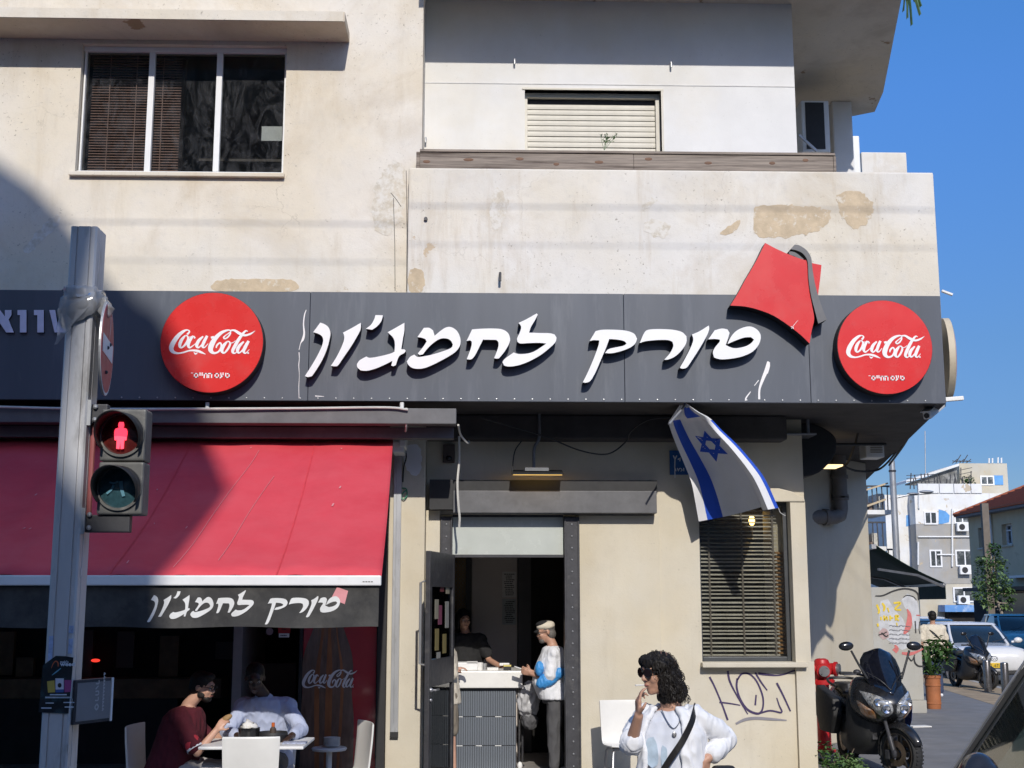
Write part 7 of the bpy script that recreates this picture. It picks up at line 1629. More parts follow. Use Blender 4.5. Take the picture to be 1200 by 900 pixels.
q = MB(); q.sheet([[P((x * (1 - .25 * j / 5), -.085 - .055 * j / 5 * (1 - (x / .085) ** 2 * .5) , .058 - .022 * j / 5 - 2.2 * x * x)) for x in [-.08 + .16 * i / 10 for i in range(11)]] for j in range(6)]); me = q.mesh(M['cloth_black'], smooth=True); me = mod_mesh(me, [('SOLIDIFY', dict(thickness=.006))]); link(me, 'cap_peak', cp_)
q = MB(); q.ell(P((0, -.02, .105)), (.07, .075, .032), Rm, nu=18, nv=10); q.build('cap_crown', M['cloth_black'], cp_, smooth=True)
q = MB(); q.ell(P((0, -.066, -.080)), (.040, .036, .030), Rm); q.ell(P((0, -.096, -.042)), (.026, .010, .007), Rm); flesh(q, 'beard', M['hair_grey'], t, .006, 3, crease=(.003, 90))
q = MB()
for a in (-1, 1): q.tube([P((a * .032 + .024 * cos(x), -.106 + .03 * abs(cos(x)) * 0, .010 + .018 * sin(x))) for x in [i * pi / 7 for i in range(15)]], .003, 5); q.tube([P((a * .056, -.100, .014)), P((a * .078, -.03, .014)), P((a * .082, .01, .008))], .003, 5)
q.build('spectacles', M['black_gloss'], t)
ph = thing('phone', 'white phone held in the hands of the man in the cap', 'phone', J['wrL'] + Vector((-.10, .10, .03))); q = MB(); c_ = J['wrL'] + Vector((-.12, .10, .055)); q.box(c_ - Vector((.07, .035, .004)), c_ + Vector((.07, .035, .004)), rot=Matrix.Rotation(R(18), 3, 'Y')); q.build('phone_body', M['white_plastic'], ph, bevel=.003)
bgm = thing('sling_bag', 'bright blue sling bag worn by the man in the cap', 'bag', J['hip']); q = MB(); q.ell(J['hip'] + Vector((-.10, -.21, .17)), (.14, .05, .075), Matrix.Rotation(R(-28), 3, 'Y'), nu=18, nv=12); q.ell(J['hip'] + Vector((.03, -.215, .24)), (.07, .04, .05), Matrix.Rotation(R(-50), 3, 'Y')); flesh(q, 'bag_body', M['bag_blue'], bgm, .009, 3, crease=(.008, 22))
q = MB(); q.ell(J['shL'] + Vector((-.16, -.02, -.16)), (.045, .05, .08), nu=16, nv=10); flesh(q, 'bag_flap', M['bag_blue'], bgm, .009, 3, crease=(.008, 25))
q = MB(); q.tube(paths([J['hip'] + Vector((.06, -.20, .26)), J['hip'] + Vector((.17, -.12, .42)), J['neck'] + Vector((.06, .0, -.02)), J['neck'] + Vector((-.06, .06, -.05))], 5), .011, 6); q.build('strap', M['leather_black'], bgm)
# plastic carrier bag and trolley beside him
cb = thing('carrier_bag', 'grey white carrier bag hanging at the counter end', 'carrier bag', (gx(618, .8, 830), .8, .6)); q = MB(); c_ = at(619, 822, .82); q.ell(c_, (.12, .09, .17), nu=22, nv=14); q.ell(c_ + Vector((.03, 0, .12)), (.10, .07, .09)); me_ = flesh(q, 'bag_body', mat('bag_film', (.42, .42, .43), .35, .15, 8), cb, .010, 2, crease=(.03, 12))
q = MB(); q.ell(c_ + Vector((.02, .02, -.22)), (.09, .07, .09), nu=18, nv=12); flesh(q, 'bag_base', M['cloth_grey'], cb, .010, 2, crease=(.015, 16))
q = MB(); q.tube([(gx(609, .9), .9, .9), (gx(608, .9), .9, .08), (gx(614, .9), .9, .04)], .012, 8); q.tube([(gx(612, 1.0), 1.0, .9), (gx(612, 1.0), 1.0, .08)], .012, 8); tr_ = thing('trolley', 'thin dark folding trolley standing beside the counter', 'trolley', (gx(610, .9), .9, .012)); q.build('trolley_frame', M['steel_dark'], tr_, smooth=True)
q = MB(); q.ell((gx(609, .85), .85, .05), (.03, .02, .045)); q.build('trolley_wheel', M['white_plastic'], tr_, smooth=True)
# ------------------------------------------------------------------ woman behind the counter
YE = 1.75; O = Vector((gx(545, YE, 800), YE, .08))
sp = dict(yaw=R(14), hyaw=R(20), hpitch=R(8), s=1.02, tw=.19, td=.125, skin=M['skin_tan'], hair=M['hair_black'], shirt=M['cloth_black'], trousers=M['cloth_black'], sleeve=.7,
  j=dict(head=(-.02, -.03, 1.60), neck=(.0, 0, 1.45), hip=(.02, 0, .9), shR=(-.19, -.0, 1.36), elR=(-.26, -.08, 1.08), wrR=(-.14, -.3, 1.0), shL=(.20, -.03, 1.36), elL=(.29, -.12, 1.12), wrL=(.44, -.36, 1.05), hpR=(-.07, 0, .86), hpL=(.11, 0, .86), knR=(-.08, 0, .45), knL=(.12, 0, .45), anR=(-.08, .02, .08), anL=(.12, .02, .08)),
  handR=((.4, -1, 0), (0, 0, -1), (1, 0, 0), .6), handL=((.5, -1, -.05), (0, 0, -1), (-1, 0, 0), .6))
t, J, Rm, s_ = figure('woman in a black tee serving behind the white counter', O, sp)
hair_cap(t, J['head'], Rm, s_, M['hair_black'], .03, .006, (((.07, .02, -.04), (.025, .05, .09)), ((-.07, .02, -.04), (.025, .05, .09))))
q = MB(); c_ = J['wrL'] + Vector((.03, -.12, .02)); q.box(c_ - Vector((.06, .03, .0)), c_ + Vector((.06, .03, .03))); tag(q.build('card_reader', M['white_plastic'], bevel=.006), 'white card reader near the hand of the woman behind the counter', 'card reader')
# ------------------------------------------------------------------ customer half hidden by the door
YC = .40; O = Vector((gx(521.5, YC, 800), YC, .012))
sp = dict(yaw=R(70), hyaw=R(80), hpitch=R(20), s=1.0, tw=.17, td=.13, skin=M['skin_light'], hair=M['hair_grey'], shirt=M['cloth_cream'], trousers=M['cloth_khaki'], shorts=.95, sleeve=.9, hem=.14, vox=.010,
  j=dict(head=(-.01, -.02, 1.57), neck=(-.03, 0, 1.42), hip=(-.01, 0, .90), shR=(.05, -.15, 1.33), elR=(.08, -.16, 1.06), wrR=(.09, .0, 1.12), shL=(-.08, .14, 1.33), elL=(-.05, .18, 1.08), wrL=(.10, .14, 1.14), hpR=(.05, -.06, .84), hpL=(-.04, .07, .84), knR=(.07, -.05, .46), knL=(-.05, .08, .46), anR=(.10, -.06, .08), anL=(-.06, .10, .08)),
  handR=((.4, .8, .1), (0, .2, -1), (1, 0, 0), .5), handL=((1, -.2, .1), (0, 0, -1), (0, -1, 0), .5), toe=(.8, -.5, 0), shoe=M['skin_light'])
t, J, Rm, s_ = figure('customer in beige tee and shorts half hidden behind the open glass door', O, sp)
hair_cap(t, J['head'], Rm, s_, M['hair_grey'])
# ------------------------------------------------------------------ two men at the table
YR_ = -2.78; O = Vector((gx(311, YR_, 850), YR_, 0))
sp = dict(yaw=R(4), hyaw=R(10), hpitch=R(24), s=1.03, tw=.20, td=.13, skin=M['skin_dark'], hair=M['hair_black'], shirt=M['cloth_blue'], trousers=M['cloth_grey'], sleeve=1.75, hem=.06, lip='lip_dark',
  j=dict(head=(-.07, -.20, 1.245), neck=(-.01, -.08, 1.09), hip=(0, .12, .55), shR=(-.20, -.06, 1.00), elR=(-.29, -.22, .80), wrR=(-.16, -.42, .79), shL=(.21, -.06, 1.00), elL=(.34, -.20, .82), wrL=(.29, -.46, .79), hpR=(-.10, .10, .54), hpL=(.10, .10, .54), knR=(-.13, -.34, .50), knL=(.15, -.34, .50), anR=(-.13, -.30, .08), anL=(.16, -.30, .08)),
  handR=((.7, -.6, 0), (0, -.1, -1), (1, .2, 0), .6), handL=((-.3, -1, -.1), (0, .0, -1), (-1, 0, 0), .7))
mat('lip_dark', (.09, .035, .03), .45)
t, J, Rm, s_ = figure('man in a pale blue shirt facing the street at the white table', O, sp)
hair_cap(t, J['head'], Rm, s_ * .985, M['hair_black'])
q = MB(); 
for a in (-1, 1):
    b0 = J['neck'] + Vector((a * .02, -.085, -.045)); q.loft([[J['neck'] + Vector((a * .06, -.02, .02)), J['neck'] + Vector((a * .075, .03, -.0)), J['neck'] + Vector((a * .085, -.055, -.06)), b0]] + [[p + Vector((0, -.014, .004)) for p in (J['neck'] + Vector((a * .06, -.02, .02)), J['neck'] + Vector((a * .075, .03, -.0)), J['neck'] + Vector((a * .085, -.055, -.06)), b0)]])
q.build('collar', M['cloth_blue'], t)
YL_ = -3.2; O = Vector((gx(203, YL_, 850), YL_, 0))
sp = dict(yaw=R(76), hyaw=R(78), hpitch=R(10), s=1.0, tw=.20, td=.14, skin=M['skin_light'], hair=M['hair_black'], shirt=M['cloth_maroon'], trousers=M['cloth_stone'], sleeve=.82, hem=.06, belly=.03, toe=(1, 0, 0),
  j=dict(head=(.235, -.02, 1.185), neck=(.115, 0, 1.035), hip=(-.02, 0, .56), shR=(.08, -.19, .95), elR=(.26, -.25, .68), wrR=(.39, -.15, .85), shL=(.06, .19, .95), elL=(.25, .24, .74), wrL=(.46, .16, .80), hpR=(.0, -.10, .53), hpL=(.0, .10, .53), knR=(.42, -.13, .50), knL=(.42, .12, .50), anR=(.40, -.13, .08), anL=(.38, .12, .08)),
  handR=((.55, .35, .75), (.1, .9, -.3), (.5, -.6, .6), .9), handL=((1, -.1, 0), (0, 0, -1), (0, -1, 0), .6))
t, J, Rm, s_ = figure('bearded man in a maroon polo eating at the left of the table', O, sp)
hair_cap(t, J['head'], Rm, s_, M['hair_black'], 0, .004, (((0, -.03, .10), (.06, .06, .03)),))
P = lambda p: J['head'] + Rm @ Vector(p)
q = MB(); q.ell(P((0, -.055, -.085)), (.046, .042, .028), Rm); q.ell(P((.052, -.02, -.058)), (.010, .036, .026), Rm); q.ell(P((-.052, -.02, -.058)), (.010, .036, .026), Rm); q.ell(P((0, -.096, -.042)), (.028, .009, .006), Rm); flesh(q, 'beard', M['hair_black'], t, .006, 3, crease=(.003, 90))
q = MB()
for a in (-1, 1): q.tube([P((a * .032 + .024 * cos(x), -.106, .010 + .018 * sin(x))) for x in [i * pi / 7 for i in range(15)]], .003, 5); q.tube([P((a * .056, -.100, .014)), P((a * .078, -.03, .014)), P((a * .082, .01, .008))], .003, 5)
q.build('spectacles', M['black_gloss'], t)
a, e = J['shR'], J['elR']; q = MB(); q.tube([a.lerp(e, .84), a.lerp(e, .895)], [.0685, .0690], 20); q.build('sleeve_trim', M['cloth_white'], t, smooth=True)
q = MB(); q.tube([a.lerp(e, .56), a.lerp(e, .70), a.lerp(e, .838)], [.064, .069, .0688], 20); q.build('sleeve_sunlit', M['cloth_maroon_lit'], t, smooth=True)  # sunlit stretch of the maroon sleeve, put in as brighter red cloth
q = MB(); q.ell(J['wrR'] + Vector((.07, .06, .09)), (.05, .03, .025), Matrix.Rotation(R(-30), 3, 'Y')); tag(q.build('flatbread', mat('bread', (.35, .22, .10), .8, .2, 20), smooth=True), 'rolled flatbread in the hand of the man in maroon', 'food')
# ------------------------------------------------------------------ man walking away up the side street
YX = 12.2; O = Vector((gx(1096.5, YX, 800), YX, 0))
sp = dict(yaw=R(172), hyaw=R(176), s=1.0, tw=.205, td=.125, skin=M['skin_tan'], hair=M['hair_black'], shirt=M['cloth_cream'], trousers=M['denim'], sleeve=.8, hem=.16, vox=.011, shoe=M['cloth_white'],
  j=dict(head=(.0, .0, 1.60), neck=(0, 0, 1.46), hip=(0, 0, .94), shR=(.21, 0, 1.37), elR=(.28, .02, 1.10), wrR=(.29, .08, .86), shL=(-.21, 0, 1.37), elL=(-.27, -.04, 1.10), wrL=(-.26, .0, .86), hpR=(.09, 0, .88), hpL=(-.08, 0, .88), knR=(.09, .06, .48), knL=(-.06, -.02, .47), anR=(.08, -.05, .10), anL=(-.06, .10, .08)),
  handR=((0, .2, -1), (-1, 0, 0), (0, 1, 0), .4), handL=((0, .2, -1), (1, 0, 0), (0, 1, 0), .4))
t, J, Rm, s_ = figure('man in a grey cap and cream tee walking away past the planter', O, sp)
hair_cap(t, J['head'], Rm, s_, M['hair_black'])
q = MB(); q.ell(J['head'] + Vector((0, 0, .055)), (.088, .105, .075), Rm, nu=18, nv=12); q.ell(J['head'] + Rm @ Vector((0, -.11, .035)), (.07, .07, .012), Rm); flesh(q, 'cap', M['cloth_grey'], t, .01, 3)
q = MB(); q.tube(paths([J['shL'] + Vector((-.0, .05, .03)), J['shL'].lerp(J['hip'], .3) + Vector((.10, -.17, .05)) , J['hip'] + Vector((.17, -.12, .1)), J['hip'] + Vector((.21, .0, -.02))], 5), .012, 6); tag(q.build('shoulder_strap', M['leather_black']), 'thin black strap across the back of the walking man', 'strap')
# ================================================================== CARS
def car(label, loc, rz, paint, cat='car', fy=(-1.10, -.28), ry=(1.55, 2.0), zb=1.04, zt=1.62, L_=1.0, emblem=True, plate=None, group='cars parked along the side street', nose=1.0):
    t = thing('parked_car', label, cat, loc, rz, group); iv = Matrix.Identity(4)
    def part(name, q, m, parent=None, **k): o = q.build(name, m, parent or t, **k); o.matrix_parent_inverse = iv; return o
    def br(y, hw, z0, z1, e=.42):
        return [Vector((hw * (abs(cos(a)) ** e) * (1 if cos(a) >= 0 else -1), y * L_, (z0 + z1) / 2 + (z1 - z0) / 2 * (abs(sin(a)) ** e) * (1 if sin(a) >= 0 else -1))) for a in [2 * pi * k / 28 for k in range(28)]]
    q = MB(); q.loft([br(-2.28, .70, .42, .70), br(-2.22, .82, .30, .84), br(-2.05, .885, .24, .93), br(-1.6, .915, .21, zb - .04), br(-1.05, .92, .21, zb + .02), br(0, .92, .21, zb + .04), br(1.2, .92, .21, zb + .05), br(1.9, .89, .24, zb + .04), br(2.2, .83, .34, zb - .02), br(2.28, .72, .45, zb - .12)])
    part('body', q, paint, smooth=True, angle=50)
    def gh(z, y0, y1, hw): return [Vector((s_ * hw * f_, y * L_, z)) for (s_, y, f_) in ((-1, y0, .80), (-1, y0 + .12, .97), (-1, (y0 + y1) / 2, 1), (-1, y1 - .1, .97), (-1, y1, .86), (1, y1, .86), (1, y1 - .1, .97), (1, (y0 + y1) / 2, 1), (1, y0 + .12, .97), (1, y0, .80))]
    h_ = zt - zb
    q = MB(); q.loft([gh(zb - .02, fy[0], ry[1], .86), gh(zb + h_ * .5, fy[0] * .5 + fy[1] * .5, ry[0] * .45 + ry[1] * .55, .79), gh(zt - .06, fy[1], ry[0], .70)]); part('window_glass', q, M.get('car_glass') or mat('car_glass', (.015, .020, .022), .06, .3, 3, coat=.5), smooth=True, angle=40)
    q = MB(); q.loft([gh(zt - .065, fy[1] - .03, ry[0] + .03, .715), gh(zt - .02, fy[1] + .04, ry[0] - .03, .68), gh(zt, fy[1] + .3, ry[0] - .3, .5)]); part('roof', q, paint, smooth=True, angle=60)
    A, B_ = gh(zb - .02, fy[0], ry[1], .865), gh(zt - .06, fy[1], ry[0], .705)
    for i in (0, 9, 4, 5):
        q = MB(); m_ = (A[i] + B_[i]) / 2 + Vector((.012 * (1 if A[i].x > 0 else -1), 0, .008)); q.tube([A[i], m_, B_[i]], .038, 8); part('pillar', q, paint, smooth=True)
    for i in (2, 7):
        q = MB(); q.tube([A[i], B_[i]], .03, 6); part('pillar', q, M['black_matt'], smooth=True)
    gm_ = M['black_matt']
    q = MB(); pr = outline([(-.56, .74), (.56, .74), (.60, .70), (.42, .54), (0, .50), (-.42, .54), (-.60, .70)], 3, 60); q.prism(pr, lambda x, z, d: Vector((x, -2.235 * L_ + .10 * abs(x) ** 1.6 + d, z)), -.03, .08); gr = part('grille', q, gm_, tri=True)
    if emblem:
        q = MB(); q.tube([Vector((.075 * cos(a), -2.285 * L_, .645 + .055 * sin(a))) for a in [k * pi / 10 for k in range(20)]], .008, 6, closed=True); q.tube([(-.06, -2.285 * L_, .665), (-.02, -2.287 * L_, .63), (0, -2.287 * L_, .655), (.02, -2.287 * L_, .63), (.06, -2.285 * L_, .665)], .006, 6); part('emblem', q, M['chrome'], gr, smooth=True)
    for s_ in (-1, 1):
        q = MB(); pr = [(s_ * .60, .74), (s_ * .80, .80), (s_ * .83, .86), (s_ * .62, .80)]; q.prism(pr, lambda x, z, d: Vector((x, -2.235 * L_ + .32 * max(0, abs(x) - .3) ** 1.5 + d, z)), -.02, .10); part('headlight', q, M.get('car_lamp') or mat('car_lamp', (.30, .31, .33), .12, .4, 20, coat=.8, metal=.3), bevel=.01)
        q = MB(); q.box((s_ * .5 - .2, -2.25 * L_, .33), (s_ * .5 + .2, -2.15 * L_, .42)); part('fog_lamp_recess', q, gm_, bevel=.02)
        q = MB(); q.ell((s_ * 1.02, (fy[0] + .22) * L_, zb + .08), (.11, .07, .075), nu=16, nv=10); q.cyl((s_ * .86, (fy[0] + .25) * L_, zb + .03), (s_ * .98, (fy[0] + .24) * L_, zb + .06), .03, n=8); part('mirror', q, paint, smooth=True)
        q = MB(); q.prism(outline([(-2.2, .95 - .1), (-2.1, .9), (-2.15, .8)], 2, 90), lambda y, z, d: Vector((s_ * .9, y, z)), 0, .0) if False else None; q.bm.free()
        for yy in (-1.42, 1.38):
            q = MB(); q.lathe([(.20, s_ * .80), (.30, s_ * .80), (.335, s_ * .83), (.335, s_ * .90), (.30, s_ * .935), (.22, s_ * .93)], (0, yy * L_, .335), 'X', 36); wh = part('wheel', q, M['black_rubber'], smooth=True, angle=50)
            q = MB(); q.lathe([(.225, s_ * .90), (.215, s_ * .925), (.06, s_ * .915), (0, s_ * .92)], (0, yy * L_, .335), 'X', 30); part('rim', q, M['alu_dull'], wh, smooth=True)
    q = MB(); q.box((-.62, -2.262 * L_, .26), (.62, -2.16 * L_, .34)); part('bumper_insert', q, gm_, bevel=.02)
    if plate:
        q = MB(); q.box((-.27, -2.315 * L_, .425), (.27, -2.295 * L_, .545)); pl2 = part('number_plate', q, M.get('plate_yellow') or mat('plate_yellow', (.70, .46, .03), .4), bevel=.004)
        o = txt(plate, -.215, .447, .105, lambda x, y, d: Vector((x, -2.318 * L_ + d, .447 + (.447 - y))), pl2, M['ink_black'], -.001, 'plate_digits', .01, 1.0); o.matrix_parent_inverse = iv
    q = MB(); 
    for s_ in (-.35, .30): q.tube([(s_, (fy[0] - .02) * L_, zb + .04), (s_ + .3, (fy[0] + .05) * L_, zb + .10), (s_ + .42, (fy[0] + .12) * L_, zb + .16)], .008, 6)
    part('wiper', q, gm_)
    return t
mat('paint_white', (.68, .68, .68), .22, .04, 3, coat=.6); mat('paint_blue', (.06, .13, .24), .25, .06, 3, coat=.6); mat('paint_teal', (.10, .36, .46), .25, .06, 3, coat=.6); mat('paint_silver', (.42, .44, .46), .25, .05, 3, coat=.6, metal=.3)
mat('paint_dark', (.020, .018, .018), .25, .1, 3, coat=.7, dirt=(.05, .05, .05), dsc=5)
car('white crossover car with a yellow number plate facing the street behind the bollards', (gx(1173, 17.6), 19.9, -.114), R(-6), M['paint_white'], plate='521-67-701', zt=1.50, zb=.98)
car('dark blue hatchback parked behind the white crossover', (gx(1122, 27), 29.5, -.114), R(-6), M['paint_blue'], emblem=False, zt=1.48, zb=.95)
car('white saloon roof showing beyond the dark blue hatchback', (gx(1117, 35), 38, -.114), R(-6), M['paint_white'], emblem=False, zt=1.46, zb=.95)
car('turquoise car at the far right edge behind the white crossover', (gx(1207, 30), 31.5, -.114), R(-10), M['paint_teal'], emblem=False, zt=1.62)
# near dark car on the right, heading left: only its windscreen pillar and wing mirror reach into the picture
NCx = at(1122, 900, -9.68)
nc = thing('parked_car', 'near dark car at the lower right with a bright trim line along its windscreen pillar', 'car', (3.10, -9.06, -.12), R(-100.7))
_sav = nc.matrix_world.copy()
def ncp(x, y, z): return Vector((x, y, z))
def cpart(name, q, m, parent=None, **k): o = q.build(name, m, parent or nc, **k); o.matrix_parent_inverse = Matrix.Identity(4); return o
bx_ = -.75                                             # local y of the pillar foot where it leaves the frame (front is -y)
def brn(y, hw, z0, z1, e=.4): return [Vector((hw * (abs(cos(a)) ** e) * (1 if cos(a) >= 0 else -1), y, (z0 + z1) / 2 + (z1 - z0) / 2 * (abs(sin(a)) ** e) * (1 if sin(a) >= 0 else -1))) for a in [2 * pi * k / 28 for k in range(28)]]
q = MB(); q.loft([brn(-2.2, .70, .45, .85), brn(-2.1, .84, .32, 1.0), brn(-1.6, .90, .28, 1.10), brn(-1.0, .91, .28, 1.16), brn(.2, .91, .28, 1.18), brn(1.8, .90, .28, 1.18), brn(2.3, .85, .35, 1.12), brn(2.4, .75, .5, 1.0)]); cpart('body', q, M['paint_dark'], smooth=True, angle=50)
zA = 1.88 + .12 - (900 - 707) / 1500 * 4.62
y0_, y1_ = -1.02, -.47                                  # windscreen foot and head (local y)
def pil(t_, x): # along the pillar, from foot z 1.15 up to the roof
    return Vector((x, y0_ + (y1_ - y0_) * t_, 1.14 + .82 * t_))
for s_ in (-1, 1):
    X0, X1 = s_ * .885, s_ * .74
    P = lambda t_: pil(t_, X0 + (X1 - X0) * t_)
    q = MB(); q.loft([[P(t_) + Vector((s_ * .012, a, b)) for (a, b) in ((-.012, .01), (.15, .01), (.15, -.03), (-.012, -.03))] for t_ in (0, .25, .5, .75, 1)]); cpart('pillar', q, M['black_matt'], bevel=.006)
    q = MB(); q.tube([P(t_) + Vector((s_ * .018, -.016, .012)) for t_ in (0, .25, .5, .75, 1)], .007, 8); cpart('pillar_trim', q, M['alu_dull'], smooth=True)
q = MB(); q.loft([[pil(0, -.86), pil(0, .86), Vector((.86, 2.1, 1.14)), Vector((-.86, 2.1, 1.14))], [pil(1, -.70), pil(1, .70), Vector((.70, 1.9, 1.96)), Vector((-.70, 1.9, 1.96))]]); cpart('window_glass', q, glass('green_glass', (.42, .52, .46), .02, .10, (.12, .17, .14), dirt=.12))
q = MB(); q.loft([[pil(1, -.74), pil(1, .74), Vector((.74, 1.95, 1.96)), Vector((-.74, 1.95, 1.96))], [Vector((-.66, -.1, 2.02)), Vector((.66, -.1, 2.02)), Vector((.66, 1.8, 2.02)), Vector((-.66, 1.8, 2.02))]]); cpart('roof', q, M['paint_dark'], bevel=.02, smooth=True)
for (yy, w_) in ((.25, .05), (1.3, .06)):
    for s_ in (-1, 1): q = MB(); q.bar((s_ * .885, yy, 1.15), (s_ * .745, yy, 1.97), w_, .03, up=(1, 0, 0)); cpart('pillar', q, M['black_matt'])
q = MB(); q.box((-.78, -.96, 1.0), (.78, -.42, 1.21)); cpart('dash_cover', q, M['cloth_grey'], bevel=.08, seg=3, smooth=True)
q = MB(); q.box((-.6, .1, .5), (-.15, .4, 1.45)); q.box((.15, .1, .5), (.6, .4, 1.45)); cpart('cabin_seats', q, M['cloth_black'], bevel=.08, seg=3, smooth=True)
for s_ in (-1, 1):
    mc = Vector((s_ * 1.02, -1.22, 1.40)) if s_ > 0 else Vector((-1.0, -.55, 1.27)); q = MB(); q.ell(mc, (.075, .075, .10), nu=24, nv=16); q.ell(mc + Vector((s_ * .03, .02, -.01)), (.07, .06, .085), nu=20, nv=14); q.cap(mc, .03, (s_ * .84, mc.y + .18, 1.2), .03); me_ = flesh(q, 'mirror', M['paint_dark'], nc, .008, 4); me_.matrix_parent_inverse = Matrix.Identity(4)
    for yy in (-1.4, 1.5):
        q = MB(); q.lathe([(.22, s_ * .78), (.34, s_ * .78), (.375, s_ * .81), (.375, s_ * .89), (.34, s_ * .92), (.22, s_ * .91)], (0, yy, .375), 'X', 36); wh = cpart('wheel', q, M['black_rubber'], smooth=True, angle=50); q = MB(); q.lathe([(.24, s_ * .89), (.2, s_ * .91), (0, s_ * .90)], (0, yy, .375), 'X', 28); cpart('rim', q, M['alu_dull'], wh, smooth=True)
    q = MB(); q.box((s_ * .6 - .17, -2.19, .75), (s_ * .6 + .17, -2.05, .92)); cpart('headlight', q, M['car_lamp'], bevel=.03)

# ================================================================== STREET LAMP, TREE, POSTS
pL = Vector((gx(1053.5, 25.7), 25.7, 0)); zt_ = gz(540, 25.7, 1053)
t = thing('street_lamp', 'grey street lamp post with a sideways arm beyond the corner overhang', 'street lamp', pL)
q = MB(); q.lathe([(.16, 0), (.16, .5), (.105, .55), (.10, zt_ - 1), (.09, zt_), (0, zt_)], pL, n=18); q.build('post', M['galvanised'], t, smooth=True)
q = MB(); za = gz(580, 25.7, 1080); q.tube([pL + Vector((0, 0, za - .1)), pL + Vector((.5, 0, za)), pL + Vector((1.25, 0, za + .06))], .03, 8); q.build('arm', M['galvanised'], t, smooth=True)
q = MB(); q.ell(pL + Vector((1.05, 0, za + .1)), (.24, .1, .05)); q.ell(pL + Vector((.62, 0, za + .04)), (.2, .09, .04)); q.build('lamp_head', M['galvanised'], t, smooth=True)
q = MB(); q.cyl(pL + Vector((0, 0, gz(553, 25.7, 1053))), pL + Vector((0, 0, gz(551, 25.7, 1053))), .115, n=16); q.build('band', M['steel_dark'], t)
pT = Vector((gx(1177, 35), 35, 0)); t = thing('street_tree', 'young street tree with a loose green crown before the brown tile roofed house', 'tree', pT); rt_ = random.Random(5)
trunk = [pT, pT + Vector((.05, 0, .8)), pT + Vector((-.12, 0, 1.5)), pT + Vector((-.30, .1, 2.2)), pT + Vector((-.42, 0, 3.1)), pT + Vector((-.38, 0, 3.9))]
q = MB(); q.tube(paths(trunk, 4), [.09 - .0033 * i for i in range(21)], 9)
cl = [(-.40, 0, 2.3, .62), (-.72, .1, 2.75, .48), (-.15, -.1, 2.75, .52), (-.50, 0, 3.25, .55), (-.10, .2, 3.45, .42), (-.75, -.1, 3.45, .36), (-.30, 0, 3.95, .34), (.20, 0, 2.35, .28), (-.95, 0, 2.2, .26), (.30, .1, 2.0, .16), (-.62, .1, 1.85, .25), (.05, 0, 1.75, .2)]
for (x, y, z, r_) in cl: q.tube([pT + Vector((-.28, .05, min(z - .1, 2.6))), pT + Vector((x * .7 - .08, y, z - .12)), pT + Vector((x, y, z))], [.03, .02, .008], 6)
q.build('trunk', mat('bark_pale', (.30, .26, .21), .9, .3, 12, bmp=.4), t, smooth=True)
for i, (x, y, z, r_) in enumerate(cl):
    q = MB(); leafclump(q, pT + Vector((x, y, z)), (r_, r_ * .9, r_ * .8), int(420 * r_), .13, rt_); q.build('crown', M['leaf_pale' if i % 3 else 'leaf_green'], t, normals=False)
pQ = Vector((gx(1160.5, 38.5), 38.5, 0)); q = MB(); q.box(pQ + Vector((-.14, -.1, 0)), pQ + Vector((.14, .1, gz(590, 38.5, 1160)))); tag(q.build('utility_pole', mat('pole_brown', (.16, .135, .11), .8)), 'plain brown grey pole standing in front of the brown house', 'pole')

# ================================================================== BUILDINGS BEHIND
def window(par, x0, x1, z0, z1, Y, gm, fm, fw=.07, mull=1, rev=.0):
    q = MB()
    q.box((x0 - fw, Y - .06, z0 - fw), (x1 + fw, Y + .02, z0)); q.box((x0 - fw, Y - .06, z1), (x1 + fw, Y + .02, z1 + fw)); q.box((x0 - fw, Y - .06, z0), (x0, Y + .02, z1)); q.box((x1, Y - .06, z0), (x1 + fw, Y + .02, z1))
    for k in range(mull): xm = x0 + (x1 - x0) * (k + 1) / (mull + 1); q.box((xm - fw * .4, Y - .05, z0), (xm + fw * .4, Y + .02, z1))
    w_ = q.build('window', fm, par); q = MB(); q.box((x0, Y - .02, z0), (x1, Y + .01, z1)); q.build('pane', gm, w_); return w_
farglass = mat('far_glass', (.05, .06, .065), .15, .4, 1.2, dirt=(.22, .23, .23), dsc=1.1, dlo=.5, dhi=.6)
YF = 70
F = lambda px, py, Y=YF: at(px, py, Y)
WBd = thing('apartment_building', 'white and grey apartment block with blue paint patches and roof terrace', 'building', (gx(1110, YF), YF + 6, 0))
plaster('far_white', (.74, .75, .75), amount=.4, streak=.5, crack=False, seed=21, bmp=.2); plaster('far_grey', (.36, .36, .355), amount=.6, streak=.5, crack=False, seed=23, bmp=.2); plaster('far_cream', (.52, .49, .41), amount=.4, streak=.4, crack=False, seed=25, bmp=.2)
xl, xr_ = F(1075, 650).x, F(1146, 650).x
zg1 = F(1110, 614).z; zp_ = F(1110, 578).z; zl2 = F(1110, 567).z; zs_ = F(1110, 684).z
q = MB(); q.box((xl, YF, zs_), (xr_ + 6, YF + 14, zg1)); q.build('wall', M['far_grey'], WBd)
q = MB(); q.box((xl + .002, YF - .02, zg1), (xr_ + 6, YF + 14, zp_)); q.build('wall', M['far_white'], WBd)
q = MB(); q.box((xl - 1.6, YF + 1.2, 0), (xl - .002, YF + 13, zp_ - .01)); q.build('wall', M['far_white'], WBd)
q = MB(); q.box((xl + .01, YF + .03, 0), (xr_ + 6, YF + 13, zs_ - .003)); q.build('wall', M['far_cream'], WBd)
for a, b in ((1075, 1100), (1100, 1117), (1117, 1137), (1137, 1150)):
    q = MB(); q.box((F(a, 570).x + .02, YF - .1, zp_ + .004), (F(b, 570).x - .02, YF + .15, zl2)); q.build('parapet_panel', M['far_white'], WBd)
